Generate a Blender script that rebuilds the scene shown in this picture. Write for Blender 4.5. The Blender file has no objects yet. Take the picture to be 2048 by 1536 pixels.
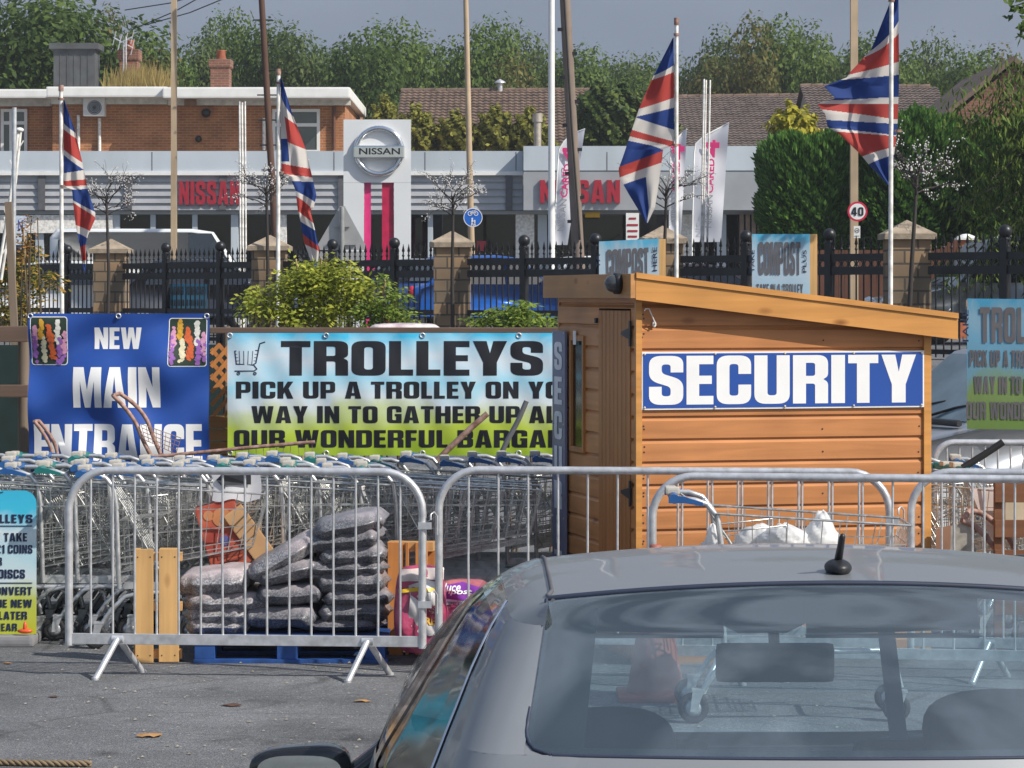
import bpy, bmesh, math, random
from math import sin, cos, pi, radians, sqrt, atan2, hypot
from mathutils import Vector, Matrix, Quaternion
from mathutils.geometry import tessellate_polygon
SC = bpy.context.scene
COL = SC.collection
R = random.Random(7)
F = 5700.0      # focal length in photo pixels (photo is 2048 wide)
HZ = 590.0      # photo row of the horizon
EYE = 2.0

# ------------------------------------------------------------------ camera
cam_d = bpy.data.cameras.new('camera'); cam = bpy.data.objects.new('camera', cam_d); COL.objects.link(cam)
cam.location = (0, 0, EYE); cam.rotation_euler = (radians(90), 0, 0)
cam_d.sensor_width = 36; cam_d.lens = 36 * F / 2048.0; cam_d.shift_y = -(768 - HZ) / 2048.0
cam_d.clip_start = 0.2; cam_d.clip_end = 6000
SC.camera = cam
# ------------------------------------------------------------------ sky and sun
SUN_AZ, SUN_EL = radians(119), radians(41)
w = bpy.data.worlds.new('World'); SC.world = w; w.use_nodes = True
wt = w.node_tree; wn = wt.nodes; wl = wt.links
bg = wn['Background']; bg.inputs['Strength'].default_value = 0.105
sky = wn.new('ShaderNodeTexSky'); sky.sky_type = 'NISHITA'; sky.sun_disc = False
sky.sun_elevation = SUN_EL; sky.sun_rotation = SUN_AZ; sky.air_density = 1.0; sky.dust_density = 1.5; sky.ozone_density = 1.2
# a slate-coloured bank of rain cloud low in the sky ahead, unseen bright cloud added overhead to vary the car's reflections
wtc = wn.new('ShaderNodeTexCoord'); wsep = wn.new('ShaderNodeSeparateXYZ'); wl.new(wtc.outputs['Generated'], wsep.inputs[0])
wm1 = wn.new('ShaderNodeMapRange'); wm1.inputs['From Min'].default_value = 0.28; wm1.inputs['From Max'].default_value = 0.75
wm1.inputs['To Min'].default_value = 1.0; wm1.inputs['To Max'].default_value = 0.25
wl.new(wsep.outputs['Z'], wm1.inputs['Value'])
wm2 = wn.new('ShaderNodeMapRange'); wm2.inputs['From Min'].default_value = -0.35; wm2.inputs['From Max'].default_value = 0.5
wm2.inputs['To Min'].default_value = 0.25; wm2.inputs['To Max'].default_value = 1.0
wl.new(wsep.outputs['Y'], wm2.inputs['Value'])
wmul = wn.new('ShaderNodeMath'); wmul.operation = 'MULTIPLY'; wl.new(wm1.outputs[0], wmul.inputs[0]); wl.new(wm2.outputs[0], wmul.inputs[1])
wno = wn.new('ShaderNodeTexNoise'); wno.inputs['Scale'].default_value = 5.5; wno.inputs['Detail'].default_value = 5
wmap = wn.new('ShaderNodeMapping'); wmap.inputs['Scale'].default_value = (1, 1, 3); wl.new(wtc.outputs['Generated'], wmap.inputs[0]); wl.new(wmap.outputs[0], wno.inputs['Vector'])
wcr = wn.new('ShaderNodeValToRGB'); wl.new(wno.outputs['Fac'], wcr.inputs[0])
wcr.color_ramp.elements[0].position = 0.3; wcr.color_ramp.elements[0].color = (1.75, 2.1, 2.75, 1)
wcr.color_ramp.elements[1].position = 0.7; wcr.color_ramp.elements[1].color = (2.3, 2.68, 3.35, 1)
wmx = wn.new('ShaderNodeMixRGB'); wl.new(wmul.outputs[0], wmx.inputs[0]); wl.new(sky.outputs[0], wmx.inputs[1]); wl.new(wcr.outputs[0], wmx.inputs[2])
wn2 = wn.new('ShaderNodeTexNoise'); wn2.inputs['Scale'].default_value = 7; wn2.inputs['Detail'].default_value = 6; wl.new(wtc.outputs['Generated'], wn2.inputs['Vector'])
wr2 = wn.new('ShaderNodeMapRange'); wr2.inputs['From Min'].default_value = .45; wr2.inputs['From Max'].default_value = .62; wl.new(wn2.outputs['Fac'], wr2.inputs[0])
wr3 = wn.new('ShaderNodeMapRange'); wr3.inputs['From Min'].default_value = .45; wr3.inputs['From Max'].default_value = .8; wl.new(wsep.outputs['Z'], wr3.inputs[0])
wm4 = wn.new('ShaderNodeMath'); wm4.operation = 'MULTIPLY'; wl.new(wr2.outputs[0], wm4.inputs[0]); wl.new(wr3.outputs[0], wm4.inputs[1])
wx2 = wn.new('ShaderNodeMixRGB'); wl.new(wm4.outputs[0], wx2.inputs[0]); wl.new(wmx.outputs[0], wx2.inputs[1]); wx2.inputs[2].default_value = (4.3, 5.2, 6.8, 1)
wl.new(wx2.outputs[0], bg.inputs['Color'])
sd = bpy.data.lights.new('sun', 'SUN'); sd.energy = 4.3; sd.angle = radians(0.5); sd.color = (1.0, 0.94, 0.84)
so = bpy.data.objects.new('sun', sd); COL.objects.link(so); so.location = (30, -10, 40)
SUNV = Vector((sin(SUN_AZ) * cos(SUN_EL), cos(SUN_AZ) * cos(SUN_EL), sin(SUN_EL)))
so.rotation_euler = (-SUNV).to_track_quat('-Z', 'Y').to_euler()
SC.view_settings.view_transform = 'Standard'; SC.view_settings.look = 'None'
SC.view_settings.exposure = 0.27; SC.view_settings.gamma = 1.0

# ------------------------------------------------------------------ helpers
def P(px, py, Y):                       # a point at distance Y seen at photo pixel (px, py)
    return Vector(((px - 1024) * Y / F, Y, EYE + (HZ - py) * Y / F))
def ray(px, py): return Vector(((px - 1024) / F, 1.0, (HZ - py) / F))
def sm(a, b, x):
    t = max(0.0, min(1.0, (x - a) / (b - a))); return t * t * (3 - 2 * t)
def interp(tab, x):
    if x <= tab[0][0]: return tab[0][1]
    for (a, p), (b, q) in zip(tab, tab[1:]):
        if x <= b: return p + (q - p) * (x - a) / (b - a)
    return tab[-1][1]

class MB:
    def __init__(s): s.v = []; s.f = []; s.m = []; s.s = []
    def add(s, vs, fs, mi=0, smooth=False, M=None):
        o = len(s.v)
        s.v += [(M @ Vector(a)) if M else Vector(a) for a in vs]
        for f in fs:
            s.f.append(tuple(i + o for i in f)); s.m.append(mi); s.s.append(smooth)
        return s
    def box(s, x0, x1, y0, y1, z0, z1, mi=0, M=None, b=0.0):
        if b <= 0:
            vs = [(x, y, z) for z in (z0, z1) for y in (y0, y1) for x in (x0, x1)]
            fs = [(0, 2, 3, 1), (4, 5, 7, 6), (0, 1, 5, 4), (2, 6, 7, 3), (0, 4, 6, 2), (1, 3, 7, 5)]
            return s.add(vs, fs, mi, False, M)
        bm = bmesh.new(); bmesh.ops.create_cube(bm, size=1)
        for q in bm.verts: q.co = Vector(((x0 + x1) / 2 + q.co.x * (x1 - x0), (y0 + y1) / 2 + q.co.y * (y1 - y0), (z0 + z1) / 2 + q.co.z * (z1 - z0)))
        bmesh.ops.bevel(bm, geom=bm.edges[:], offset=b, segments=2, affect='EDGES', profile=0.7)
        bm.verts.index_update()
        s.add([q.co.copy() for q in bm.verts], [tuple(q.index for q in f.verts) for f in bm.faces], mi, False, M); bm.free()
        return s
    def tube(s, pts, r, n=8, closed=False, mi=0, cap=True, smooth=True, M=None):
        pts = [Vector(p) for p in pts]; k = len(pts)
        rs = r if isinstance(r, (list, tuple)) else [r] * k
        vs = []; up = None
        for i, p in enumerate(pts):
            if closed: t = pts[(i + 1) % k] - pts[i - 1]
            else: t = pts[min(i + 1, k - 1)] - pts[max(i - 1, 0)]
            t = t.normalized() if t.length > 1e-9 else Vector((0, 0, 1))
            if up is None: up = Vector((0, 0, 1)) if abs(t.z) < 0.9 else Vector((1, 0, 0))
            a = t.cross(up); a = a.normalized() if a.length > 1e-6 else t.orthogonal().normalized()
            up = a.cross(t).normalized()
            for j in range(n):
                q = 2 * pi * j / n + pi / n
                vs.append(p + a * (rs[i] * cos(q)) + up * (rs[i] * sin(q)))
        fs = []
        for i in range(k if closed else k - 1):
            i2 = (i + 1) % k
            for j in range(n): fs.append((i * n + j, i * n + (j + 1) % n, i2 * n + (j + 1) % n, i2 * n + j))
        s.add(vs, fs, mi, smooth and n > 4, M)
        if cap and not closed:
            s.add([vs[j] for j in range(n)], [tuple(range(n))[::-1]], mi, False, M)
            s.add([vs[(k - 1) * n + j] for j in range(n)], [tuple(range(n))], mi, False, M)
        return s
    def ell(s, c, rad, nu=16, nv=10, mi=0, M=None, fn=None, e=1.0):
        vs = []
        pw = lambda a: math.copysign(abs(a) ** e, a)
        for i in range(nv + 1):
            th = pi * i / nv - pi / 2
            for j in range(nu):
                ph = 2 * pi * j / nu
                d = Vector((pw(cos(th)) * pw(cos(ph)), pw(cos(th)) * pw(sin(ph)), pw(sin(th))))
                q = Vector((d.x * rad[0], d.y * rad[1], d.z * rad[2]))
                if fn: q = fn(q, d)
                vs.append(Vector(c) + q)
        fs = [(i * nu + j, i * nu + (j + 1) % nu, (i + 1) * nu + (j + 1) % nu, (i + 1) * nu + j) for i in range(nv) for j in range(nu)]
        return s.add(vs, fs, mi, True, M)
    def lathe(s, prof, c=(0, 0, 0), n=20, mi=0, M=None, smooth=True):
        vs = []; c = Vector(c)
        for r, z in prof:
            for j in range(n): vs.append(c + Vector((r * cos(2 * pi * j / n), r * sin(2 * pi * j / n), z)))
        fs = [(i * n + j, i * n + (j + 1) % n, (i + 1) * n + (j + 1) % n, (i + 1) * n + j) for i in range(len(prof) - 1) for j in range(n)]
        return s.add(vs, fs, mi, smooth, M)
    def grid(s, fn, nu, nv, mi=0, smooth=True, mf=None, flip=False):
        vs = [fn(i / nu, j / nv) for j in range(nv + 1) for i in range(nu + 1)]
        o = len(s.v); s.v += [Vector(a) for a in vs]
        for j in range(nv):
            for i in range(nu):
                m = mf((i + .5) / nu, (j + .5) / nv) if mf else mi
                if m is None: continue
                a = o + j * (nu + 1) + i
                q = (a, a + 1, a + nu + 2, a + nu + 1)
                s.f.append(q[::-1] if flip else q); s.m.append(m); s.s.append(smooth)
        return s
    def prism(s, poly, fr, depth, mi=0, holes=(), mside=None):
        # poly: 2-D outline, fr(u, v, w) -> world; front face at w=0, back at w=depth
        loops = [poly] + list(holes)
        tri = tessellate_polygon([[Vector((a[0], a[1], 0)) for a in l] for l in loops])
        flat = [a for l in loops for a in l]
        s.add([fr(a[0], a[1], 0) for a in flat], [tuple(t) for t in tri], mi)
        if depth:
            s.add([fr(a[0], a[1], depth) for a in flat], [tuple(t)[::-1] for t in tri], mi)
            for l in loops:
                n = len(l)
                s.add([fr(a[0], a[1], 0) for a in l] + [fr(a[0], a[1], depth) for a in l],
                      [(i, (i + 1) % n, n + (i + 1) % n, n + i) for i in range(n)], mi if mside is None else mside)
        return s
    def build(s, name, mats, parent=None, base=None, local=False):
        me = bpy.data.meshes.new(name)
        if parent is not None:
            Mi = Matrix() if local else MW[parent.name].inverted()
            loc = None
        elif local: Mi = Matrix(); loc = Vector(base) if base else Vector((0, 0, 0))
        else:
            if base is None:
                xs = [q.x for q in s.v]; ys = [q.y for q in s.v]; zs = [q.z for q in s.v]
                base = ((min(xs) + max(xs)) / 2, (min(ys) + max(ys)) / 2, min(zs))
            loc = Vector(base); Mi = Matrix.Translation(-loc)
        me.from_pydata([Mi @ q for q in s.v], [], s.f)
        if not isinstance(mats, (list, tuple)): mats = [mats]
        for m in mats: me.materials.append(m)
        me.polygons.foreach_set('material_index', s.m); me.polygons.foreach_set('use_smooth', s.s)
        me.update()
        o = bpy.data.objects.new(name, me); COL.objects.link(o)
        if parent is not None: o.parent = parent; MW[o.name] = MW[parent.name].copy()
        else: o.location = loc; MW[o.name] = Matrix.Translation(loc)
        return o
MW = {}
def tag(o, label, cat, group=None):
    o['label'] = label; o['category'] = cat
    if group: o['group'] = group
    return o
def thing(name, label, cat, loc=(0, 0, 0), rz=0.0, group=None):
    o = bpy.data.objects.new(name, None); COL.objects.link(o); o.empty_display_size = 0.2
    o.location = loc; o.rotation_euler = (0, 0, rz)
    MW[o.name] = Matrix.Translation(Vector(loc)) @ Matrix.Rotation(rz, 4, 'Z')
    return tag(o, label, cat, group)
def dup(root, loc, rz=0.0, label=None, group=None, scale=None, skip=()):
    def cp(o, parent):
        c = o.copy(); COL.objects.link(c)
        if parent is not None: c.parent = parent
        for ch in [q for q in bpy.data.objects if q.parent is o]:
            if ch.name.split('.')[0] not in skip: cp(ch, c)
        return c
    kids = {}
    c = cp(root, None)
    c.location = loc; c.rotation_euler = (0, 0, rz)
    if scale is not None: c.scale = (scale if isinstance(scale, (tuple, list)) else (scale,) * 3)
    if label: c['label'] = label
    if group: c['group'] = group
    return c
def struct(o): o['kind'] = 'structure'; return o

# ------------------------------------------------------------------ materials
def nm(name):
    m = bpy.data.materials.new(name); m.use_nodes = True
    t = m.node_tree; return m, t.nodes, t.links, t.nodes['Principled BSDF']
def c4(c): return (c[0], c[1], c[2], 1)
def pm(name, c, rough=0.6, metal=0.0, var=0.18, sc=6.0, bump=0.0, bsc=60.0, coat=0.0, stretch=(1, 1, 1), c2=None, spec=0.5, det=5):
    m, n, l, b = nm(name)
    tc = n.new('ShaderNodeTexCoord'); mp = n.new('ShaderNodeMapping'); mp.inputs['Scale'].default_value = stretch
    l.new(tc.outputs['Object'], mp.inputs[0])
    no = n.new('ShaderNodeTexNoise'); no.inputs['Scale'].default_value = sc; no.inputs['Detail'].default_value = det; l.new(mp.outputs[0], no.inputs['Vector'])
    cr = n.new('ShaderNodeValToRGB'); l.new(no.outputs['Fac'], cr.inputs[0])
    cr.color_ramp.elements[0].position = 0.32; cr.color_ramp.elements[1].position = 0.68
    d = c2 if c2 else [min(1, a * (1 + var)) for a in c]
    cr.color_ramp.elements[0].color = c4([a * (1 - var) for a in c]); cr.color_ramp.elements[1].color = c4(d)
    l.new(cr.outputs[0], b.inputs['Base Color'])
    b.inputs['Roughness'].default_value = rough; b.inputs['Metallic'].default_value = metal
    b.inputs['Specular IOR Level'].default_value = spec; b.inputs['Coat Weight'].default_value = coat
    if bump:
        n2 = n.new('ShaderNodeTexNoise'); n2.inputs['Scale'].default_value = bsc; n2.inputs['Detail'].default_value = 4; l.new(mp.outputs[0], n2.inputs['Vector'])
        bu = n.new('ShaderNodeBump'); bu.inputs['Strength'].default_value = bump; bu.inputs['Distance'].default_value = 0.02
        l.new(n2.outputs['Fac'], bu.inputs['Height']); l.new(bu.outputs[0], b.inputs['Normal'])
    return m
def leafm(name, c, var=0.45, hue=None, trans=0.3):
    m, n, l, b = nm(name)
    ge = n.new('ShaderNodeNewGeometry'); cr = n.new('ShaderNodeValToRGB')
    l.new(ge.outputs['Random Per Island'], cr.inputs[0])
    e = cr.color_ramp.elements
    e[0].color = c4([a * (1 - var) for a in c]); e[1].color = c4([a * (1 + var) for a in (hue or c)])
    x = e.new(0.5); x.color = c4(c)
    l.new(cr.outputs[0], b.inputs['Base Color']); b.inputs['Roughness'].default_value = 0.55; b.inputs['Specular IOR Level'].default_value = 0.15
    tr = n.new('ShaderNodeBsdfTranslucent'); l.new(cr.outputs[0], tr.inputs['Color'])
    mx = n.new('ShaderNodeMixShader'); mx.inputs[0].default_value = trans
    l.new(b.outputs[0], mx.inputs[1]); l.new(tr.outputs[0], mx.inputs[2]); l.new(mx.outputs[0], n['Material Output'].inputs['Surface'])
    return m
def clothm(name, c, rough=0.7, trans=0.25):
    m, n, l, b = nm(name); b.inputs['Base Color'].default_value = c4(c); b.inputs['Roughness'].default_value = rough
    b.inputs['Specular IOR Level'].default_value = 0.25
    tr = n.new('ShaderNodeBsdfTranslucent'); tr.inputs['Color'].default_value = c4(c)
    mx = n.new('ShaderNodeMixShader'); mx.inputs[0].default_value = trans
    l.new(b.outputs[0], mx.inputs[1]); l.new(tr.outputs[0], mx.inputs[2]); l.new(mx.outputs[0], n['Material Output'].inputs['Surface'])
    return m
def glassm(name, tint=(0.8, 0.86, 0.86), ior=1.5, rough=0.0, base=0.0, veil=None, gl=1.0):
    m, n, l, b = nm(name); n.remove(b)
    t = n.new('ShaderNodeBsdfTransparent'); t.inputs['Color'].default_value = c4(tint)
    g = n.new('ShaderNodeBsdfGlossy'); g.inputs['Roughness'].default_value = rough; g.inputs['Color'].default_value = (gl, gl, gl, 1)
    fr = n.new('ShaderNodeFresnel'); fr.inputs['IOR'].default_value = ior
    ge = n.new('ShaderNodeNewGeometry'); io = n.new('ShaderNodeMapRange'); io.inputs['To Min'].default_value = ior; io.inputs['To Max'].default_value = 1 / ior
    l.new(ge.outputs['Backfacing'], io.inputs[0]); l.new(io.outputs[0], fr.inputs['IOR'])
    fac = fr.outputs[0]
    if base:
        ad = n.new('ShaderNodeMath'); ad.operation = 'ADD'; ad.use_clamp = True; ad.inputs[1].default_value = base; l.new(fac, ad.inputs[0]); fac = ad.outputs[0]
    mx = n.new('ShaderNodeMixShader'); l.new(fac, mx.inputs[0]); l.new(t.outputs[0], mx.inputs[1]); l.new(g.outputs[0], mx.inputs[2])
    out = mx.outputs[0]
    if veil:                                   # diffuse colour mixed in to imitate a milky haze of light on the pane
        df = n.new('ShaderNodeBsdfDiffuse'); df.inputs['Color'].default_value = c4(veil[0]); tc = n.new('ShaderNodeTexCoord'); no = n.new('ShaderNodeTexNoise'); no.inputs['Scale'].default_value = 3; no.inputs['Detail'].default_value = 6; l.new(tc.outputs['Object'], no.inputs['Vector'])
        mr = n.new('ShaderNodeMapRange'); mr.inputs['From Min'].default_value = .3; mr.inputs['From Max'].default_value = .7; mr.inputs['To Min'].default_value = veil[1] * .8; mr.inputs['To Max'].default_value = veil[1] * 1.2; l.new(no.outputs['Fac'], mr.inputs[0])
        m2 = n.new('ShaderNodeMixShader'); l.new(mr.outputs[0], m2.inputs[0]); l.new(out, m2.inputs[1]); l.new(df.outputs[0], m2.inputs[2]); out = m2.outputs[0]
    l.new(out, n['Material Output'].inputs['Surface'])
    return m
def brickm(name, c1, c2, mortar, sc=1.0, bw=0.235, bh=0.078, mo=0.012):
    m, n, l, b = nm(name)
    tc = n.new('ShaderNodeTexCoord'); sp = n.new('ShaderNodeSeparateXYZ'); l.new(tc.outputs['Object'], sp.inputs[0])
    ad = n.new('ShaderNodeMath'); ad.operation = 'ADD'; l.new(sp.outputs['X'], ad.inputs[0]); l.new(sp.outputs['Y'], ad.inputs[1])
    cb = n.new('ShaderNodeCombineXYZ'); l.new(ad.outputs[0], cb.inputs[0]); l.new(sp.outputs['Z'], cb.inputs[1])
    bt = n.new('ShaderNodeTexBrick'); l.new(cb.outputs[0], bt.inputs['Vector'])
    bt.inputs['Scale'].default_value = sc; bt.inputs['Brick Width'].default_value = bw; bt.inputs['Row Height'].default_value = bh
    bt.inputs['Mortar Size'].default_value = mo; bt.inputs['Mortar Smooth'].default_value = 0.3; bt.inputs['Bias'].default_value = 0.0
    bt.inputs['Color1'].default_value = c4(c1); bt.inputs['Color2'].default_value = c4(c2); bt.inputs['Mortar'].default_value = c4(mortar)
    no = n.new('ShaderNodeTexNoise'); no.inputs['Scale'].default_value = 1.3; no.inputs['Detail'].default_value = 6; l.new(tc.outputs['Object'], no.inputs['Vector'])
    mr = n.new('ShaderNodeMapRange'); mr.inputs['From Min'].default_value = 0.3; mr.inputs['From Max'].default_value = 0.7; mr.inputs['To Min'].default_value = 0.72; mr.inputs['To Max'].default_value = 1.25; l.new(no.outputs['Fac'], mr.inputs[0])
    mu = n.new('ShaderNodeMixRGB'); mu.blend_type = 'MULTIPLY'; mu.inputs[0].default_value = 1; l.new(bt.outputs['Color'], mu.inputs[1]); l.new(mr.outputs[0], mu.inputs[2])
    l.new(mu.outputs[0], b.inputs['Base Color']); b.inputs['Roughness'].default_value = 0.85
    bu = n.new('ShaderNodeBump'); bu.inputs['Strength'].default_value = 0.5; bu.inputs['Distance'].default_value = 0.01; bu.invert = True
    l.new(bt.outputs['Fac'], bu.inputs['Height']); l.new(bu.outputs[0], b.inputs['Normal'])
    return m
def woodm(name, c, dark, axis='X', knots=True, rough=0.5, sc=1.0):
    m, n, l, b = nm(name)
    tc = n.new('ShaderNodeTexCoord'); mp = n.new('ShaderNodeMapping')
    st = {'X': (0.8, 14, 14), 'Y': (14, 0.8, 14), 'Z': (14, 14, 0.8)}[axis]
    mp.inputs['Scale'].default_value = tuple(a * sc for a in st); l.new(tc.outputs['Object'], mp.inputs[0])
    no = n.new('ShaderNodeTexNoise'); no.inputs['Scale'].default_value = 1.6; no.inputs['Detail'].default_value = 8; no.inputs['Distortion'].default_value = 0.6; l.new(mp.outputs[0], no.inputs['Vector'])
    cr = n.new('ShaderNodeValToRGB'); l.new(no.outputs['Fac'], cr.inputs[0])
    cr.color_ramp.elements[0].position = 0.28; cr.color_ramp.elements[0].color = c4([a * 0.82 for a in c])
    cr.color_ramp.elements[1].position = 0.66; cr.color_ramp.elements[1].color = c4([min(1, a * 1.12) for a in c])
    n3 = n.new('ShaderNodeTexNoise'); n3.inputs['Scale'].default_value = 2.2; l.new(tc.outputs['Object'], n3.inputs['Vector'])
    mr = n.new('ShaderNodeMapRange'); mr.inputs['From Min'].default_value = 0.3; mr.inputs['From Max'].default_value = 0.7; mr.inputs['To Min'].default_value = 0.85; mr.inputs['To Max'].default_value = 1.12; l.new(n3.outputs['Fac'], mr.inputs[0])
    mu = n.new('ShaderNodeMixRGB'); mu.blend_type = 'MULTIPLY'; mu.inputs[0].default_value = 1; l.new(cr.outputs[0], mu.inputs[1]); l.new(mr.outputs[0], mu.inputs[2])
    col = mu.outputs[0]
    if knots:
        mp2 = n.new('ShaderNodeMapping'); s2 = {'X': (0.45, 1, 1), 'Y': (1, 0.45, 1), 'Z': (1, 1, 0.45)}[axis]
        mp2.inputs['Scale'].default_value = tuple(a * sc for a in s2); l.new(tc.outputs['Object'], mp2.inputs[0])
        vo = n.new('ShaderNodeTexVoronoi'); vo.inputs['Scale'].default_value = 5.5; vo.inputs['Randomness'].default_value = 1.0; l.new(mp2.outputs[0], vo.inputs['Vector'])
        kr = n.new('ShaderNodeValToRGB'); l.new(vo.outputs['Distance'], kr.inputs[0])
        kr.color_ramp.elements[0].position = 0.035; kr.color_ramp.elements[0].color = (0.95, 0.95, 0.95, 1); kr.color_ramp.elements[1].position = 0.15; kr.color_ramp.elements[1].color = (0, 0, 0, 1)
        kx = n.new('ShaderNodeMixRGB'); l.new(kr.outputs[0], kx.inputs[0]); l.new(col, kx.inputs[1]); kx.inputs[2].default_value = c4(dark); col = kx.outputs[0]
    l.new(col, b.inputs['Base Color']); b.inputs['Roughness'].default_value = rough; b.inputs['Specular IOR Level'].default_value = 0.3
    bu = n.new('ShaderNodeBump'); bu.inputs['Strength'].default_value = 0.25; bu.inputs['Distance'].default_value = 0.004
    l.new(no.outputs['Fac'], bu.inputs['Height']); l.new(bu.outputs[0], b.inputs['Normal'])
    return m
def printm(name, stops, noise=0.12, sc=3.0, rough=0.45, trans=0.0, coat=0.0):
    # a printed sheet: bands of ink from top to bottom with cloudy edges
    m, n, l, b = nm(name)
    tc = n.new('ShaderNodeTexCoord'); sp = n.new('ShaderNodeSeparateXYZ'); l.new(tc.outputs['Generated'], sp.inputs[0])
    mp = n.new('ShaderNodeMapping'); mp.inputs['Scale'].default_value = (1, 1, 1.6); mp.inputs['Rotation'].default_value = (0, 0.5, 0); l.new(tc.outputs['Generated'], mp.inputs[0])
    no = n.new('ShaderNodeTexNoise'); no.inputs['Scale'].default_value = sc; no.inputs['Detail'].default_value = 4; l.new(mp.outputs[0], no.inputs['Vector'])
    mr = n.new('ShaderNodeMapRange'); mr.inputs['From Min'].default_value = 0.25; mr.inputs['From Max'].default_value = 0.75; mr.inputs['To Min'].default_value = -noise; mr.inputs['To Max'].default_value = noise; l.new(no.outputs['Fac'], mr.inputs[0])
    ad = n.new('ShaderNodeMath'); l.new(sp.outputs['Z'], ad.inputs[0]); l.new(mr.outputs[0], ad.inputs[1])
    cr = n.new('ShaderNodeValToRGB'); l.new(ad.outputs[0], cr.inputs[0])
    e = cr.color_ramp.elements
    e[0].position = stops[0][0]; e[0].color = c4(stops[0][1]); e[1].position = stops[-1][0]; e[1].color = c4(stops[-1][1])
    for p, c in stops[1:-1]: e.new(p).color = c4(c)
    l.new(cr.outputs[0], b.inputs['Base Color']); b.inputs['Roughness'].default_value = rough; b.inputs['Coat Weight'].default_value = coat
    if trans:
        tr = n.new('ShaderNodeBsdfTranslucent'); l.new(cr.outputs[0], tr.inputs['Color'])
        mx = n.new('ShaderNodeMixShader'); mx.inputs[0].default_value = trans
        l.new(b.outputs[0], mx.inputs[1]); l.new(tr.outputs[0], mx.inputs[2]); l.new(mx.outputs[0], n['Material Output'].inputs['Surface'])
    return m

ZINC = pm('galvanised_steel', (0.60, 0.61, 0.63), 0.38, 0.55, 0.2, 18)
WIRE = pm('zinc_wire', (0.52, 0.52, 0.50), 0.30, 0.7, 0.35, 30)
TUBE = pm('trolley_tube', (0.58, 0.59, 0.60), 0.32, 0.6, 0.2, 20)
RUST = pm('rusty_tube', (0.30, 0.15, 0.10), 0.7, 0.2, 0.35, 25, c2=(0.46, 0.30, 0.25))
BLUEP = pm('blue_plastic', (0.02, 0.10, 0.29), 0.4, 0, 0.15)
TEALP = pm('teal_plastic', (0.012, 0.17, 0.16), 0.4, 0, 0.15)
BEIGE = pm('beige_plastic', (0.50, 0.47, 0.41), 0.5, 0, 0.1)
BLACKP = pm('black_plastic', (0.015, 0.016, 0.018), 0.45, 0, 0.3)
RUBBER = pm('rubber', (0.03, 0.03, 0.032), 0.7, 0, 0.3)
WHITEP = pm('white_paint', (0.78, 0.78, 0.76), 0.5, 0, 0.06, 3)
WHITEO = pm('old_white_paint', (0.74, 0.72, 0.68), 0.6, 0, 0.25, 14)
WHITEI = pm('white_ink', (0.80, 0.80, 0.80), 0.42, 0, 0.03)
BLACKI = pm('black_ink', (0.012, 0.013, 0.018), 0.45, 0, 0.2)
NAVYI = pm('navy_ink', (0.012, 0.02, 0.06), 0.45, 0, 0.1)
GREYI = pm('faded_grey_ink', (0.10, 0.095, 0.105), 0.6, 0, 0.15)
REDI = pm('red_paint', (0.34, 0.018, 0.035), 0.4, 0, 0.1)
PINKI = pm('pink_paint', (0.62, 0.03, 0.18), 0.4, 0, 0.1)
BLUEB = pm('blue_vinyl', (0.018, 0.072, 0.33), 0.38, 0, 0.06, 2, spec=0.5)
BLUES = pm('blue_sign_face', (0.016, 0.072, 0.33), 0.35, 0, 0.04, 2)
IRON = pm('black_iron', (0.012, 0.013, 0.016), 0.4, 0.1, 0.3)
CHROME = pm('chrome', (0.75, 0.76, 0.78), 0.12, 1.0, 0.05)
OLDWOOD = woodm('weathered_wood', (0.20, 0.155, 0.115), (0.07, 0.05, 0.03), 'Z', False, 0.85)
OLDWOODX = woodm('weathered_rail_wood', (0.15, 0.10, 0.075), (0.07, 0.05, 0.03), 'X', False, 0.85)
PINE = woodm('pine_board', (0.62, 0.37, 0.15), (0.28, 0.12, 0.04), 'Z', True, 0.6)
PINEX = woodm('pine_board_cross', (0.55, 0.32, 0.13), (0.25, 0.11, 0.04), 'X', False, 0.6)
PINEO = woodm('stained_pine', (0.60, 0.24, 0.07), (0.2, 0.07, 0.02), 'Z', False, 0.6)
POLEW = woodm('pole_wood', (0.46, 0.35, 0.235), (0.2, 0.1, 0.05), 'Z', False, 0.8, 0.3)
POLED = woodm('creosoted_pole', (0.21, 0.165, 0.135), (0.05, 0.03, 0.02), 'Z', False, 0.85, 0.3)
POLER = woodm('brown_pole', (0.10, 0.055, 0.04), (0.05, 0.03, 0.02), 'Z', False, 0.85, 0.3)
GLASS = glassm('window_glass', (0.35, 0.40, 0.42), 1.5)
STONE = brickm('stone_blocks', (0.33, 0.215, 0.12), (0.17, 0.135, 0.095), (0.09, 0.075, 0.06), 1.0, 0.34, 0.17, 0.015)
STONEC = pm('cap_stone', (0.31, 0.25, 0.185), 0.8, 0, 0.25, 6, 0.3, 40)
BRICK = brickm('brown_brick', (0.44, 0.17, 0.06), (0.34, 0.12, 0.05), (0.42, 0.26, 0.15))
BRICKD = brickm('dark_brick', (0.24, 0.09, 0.055), (0.17, 0.065, 0.04), (0.22, 0.16, 0.12))

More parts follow.
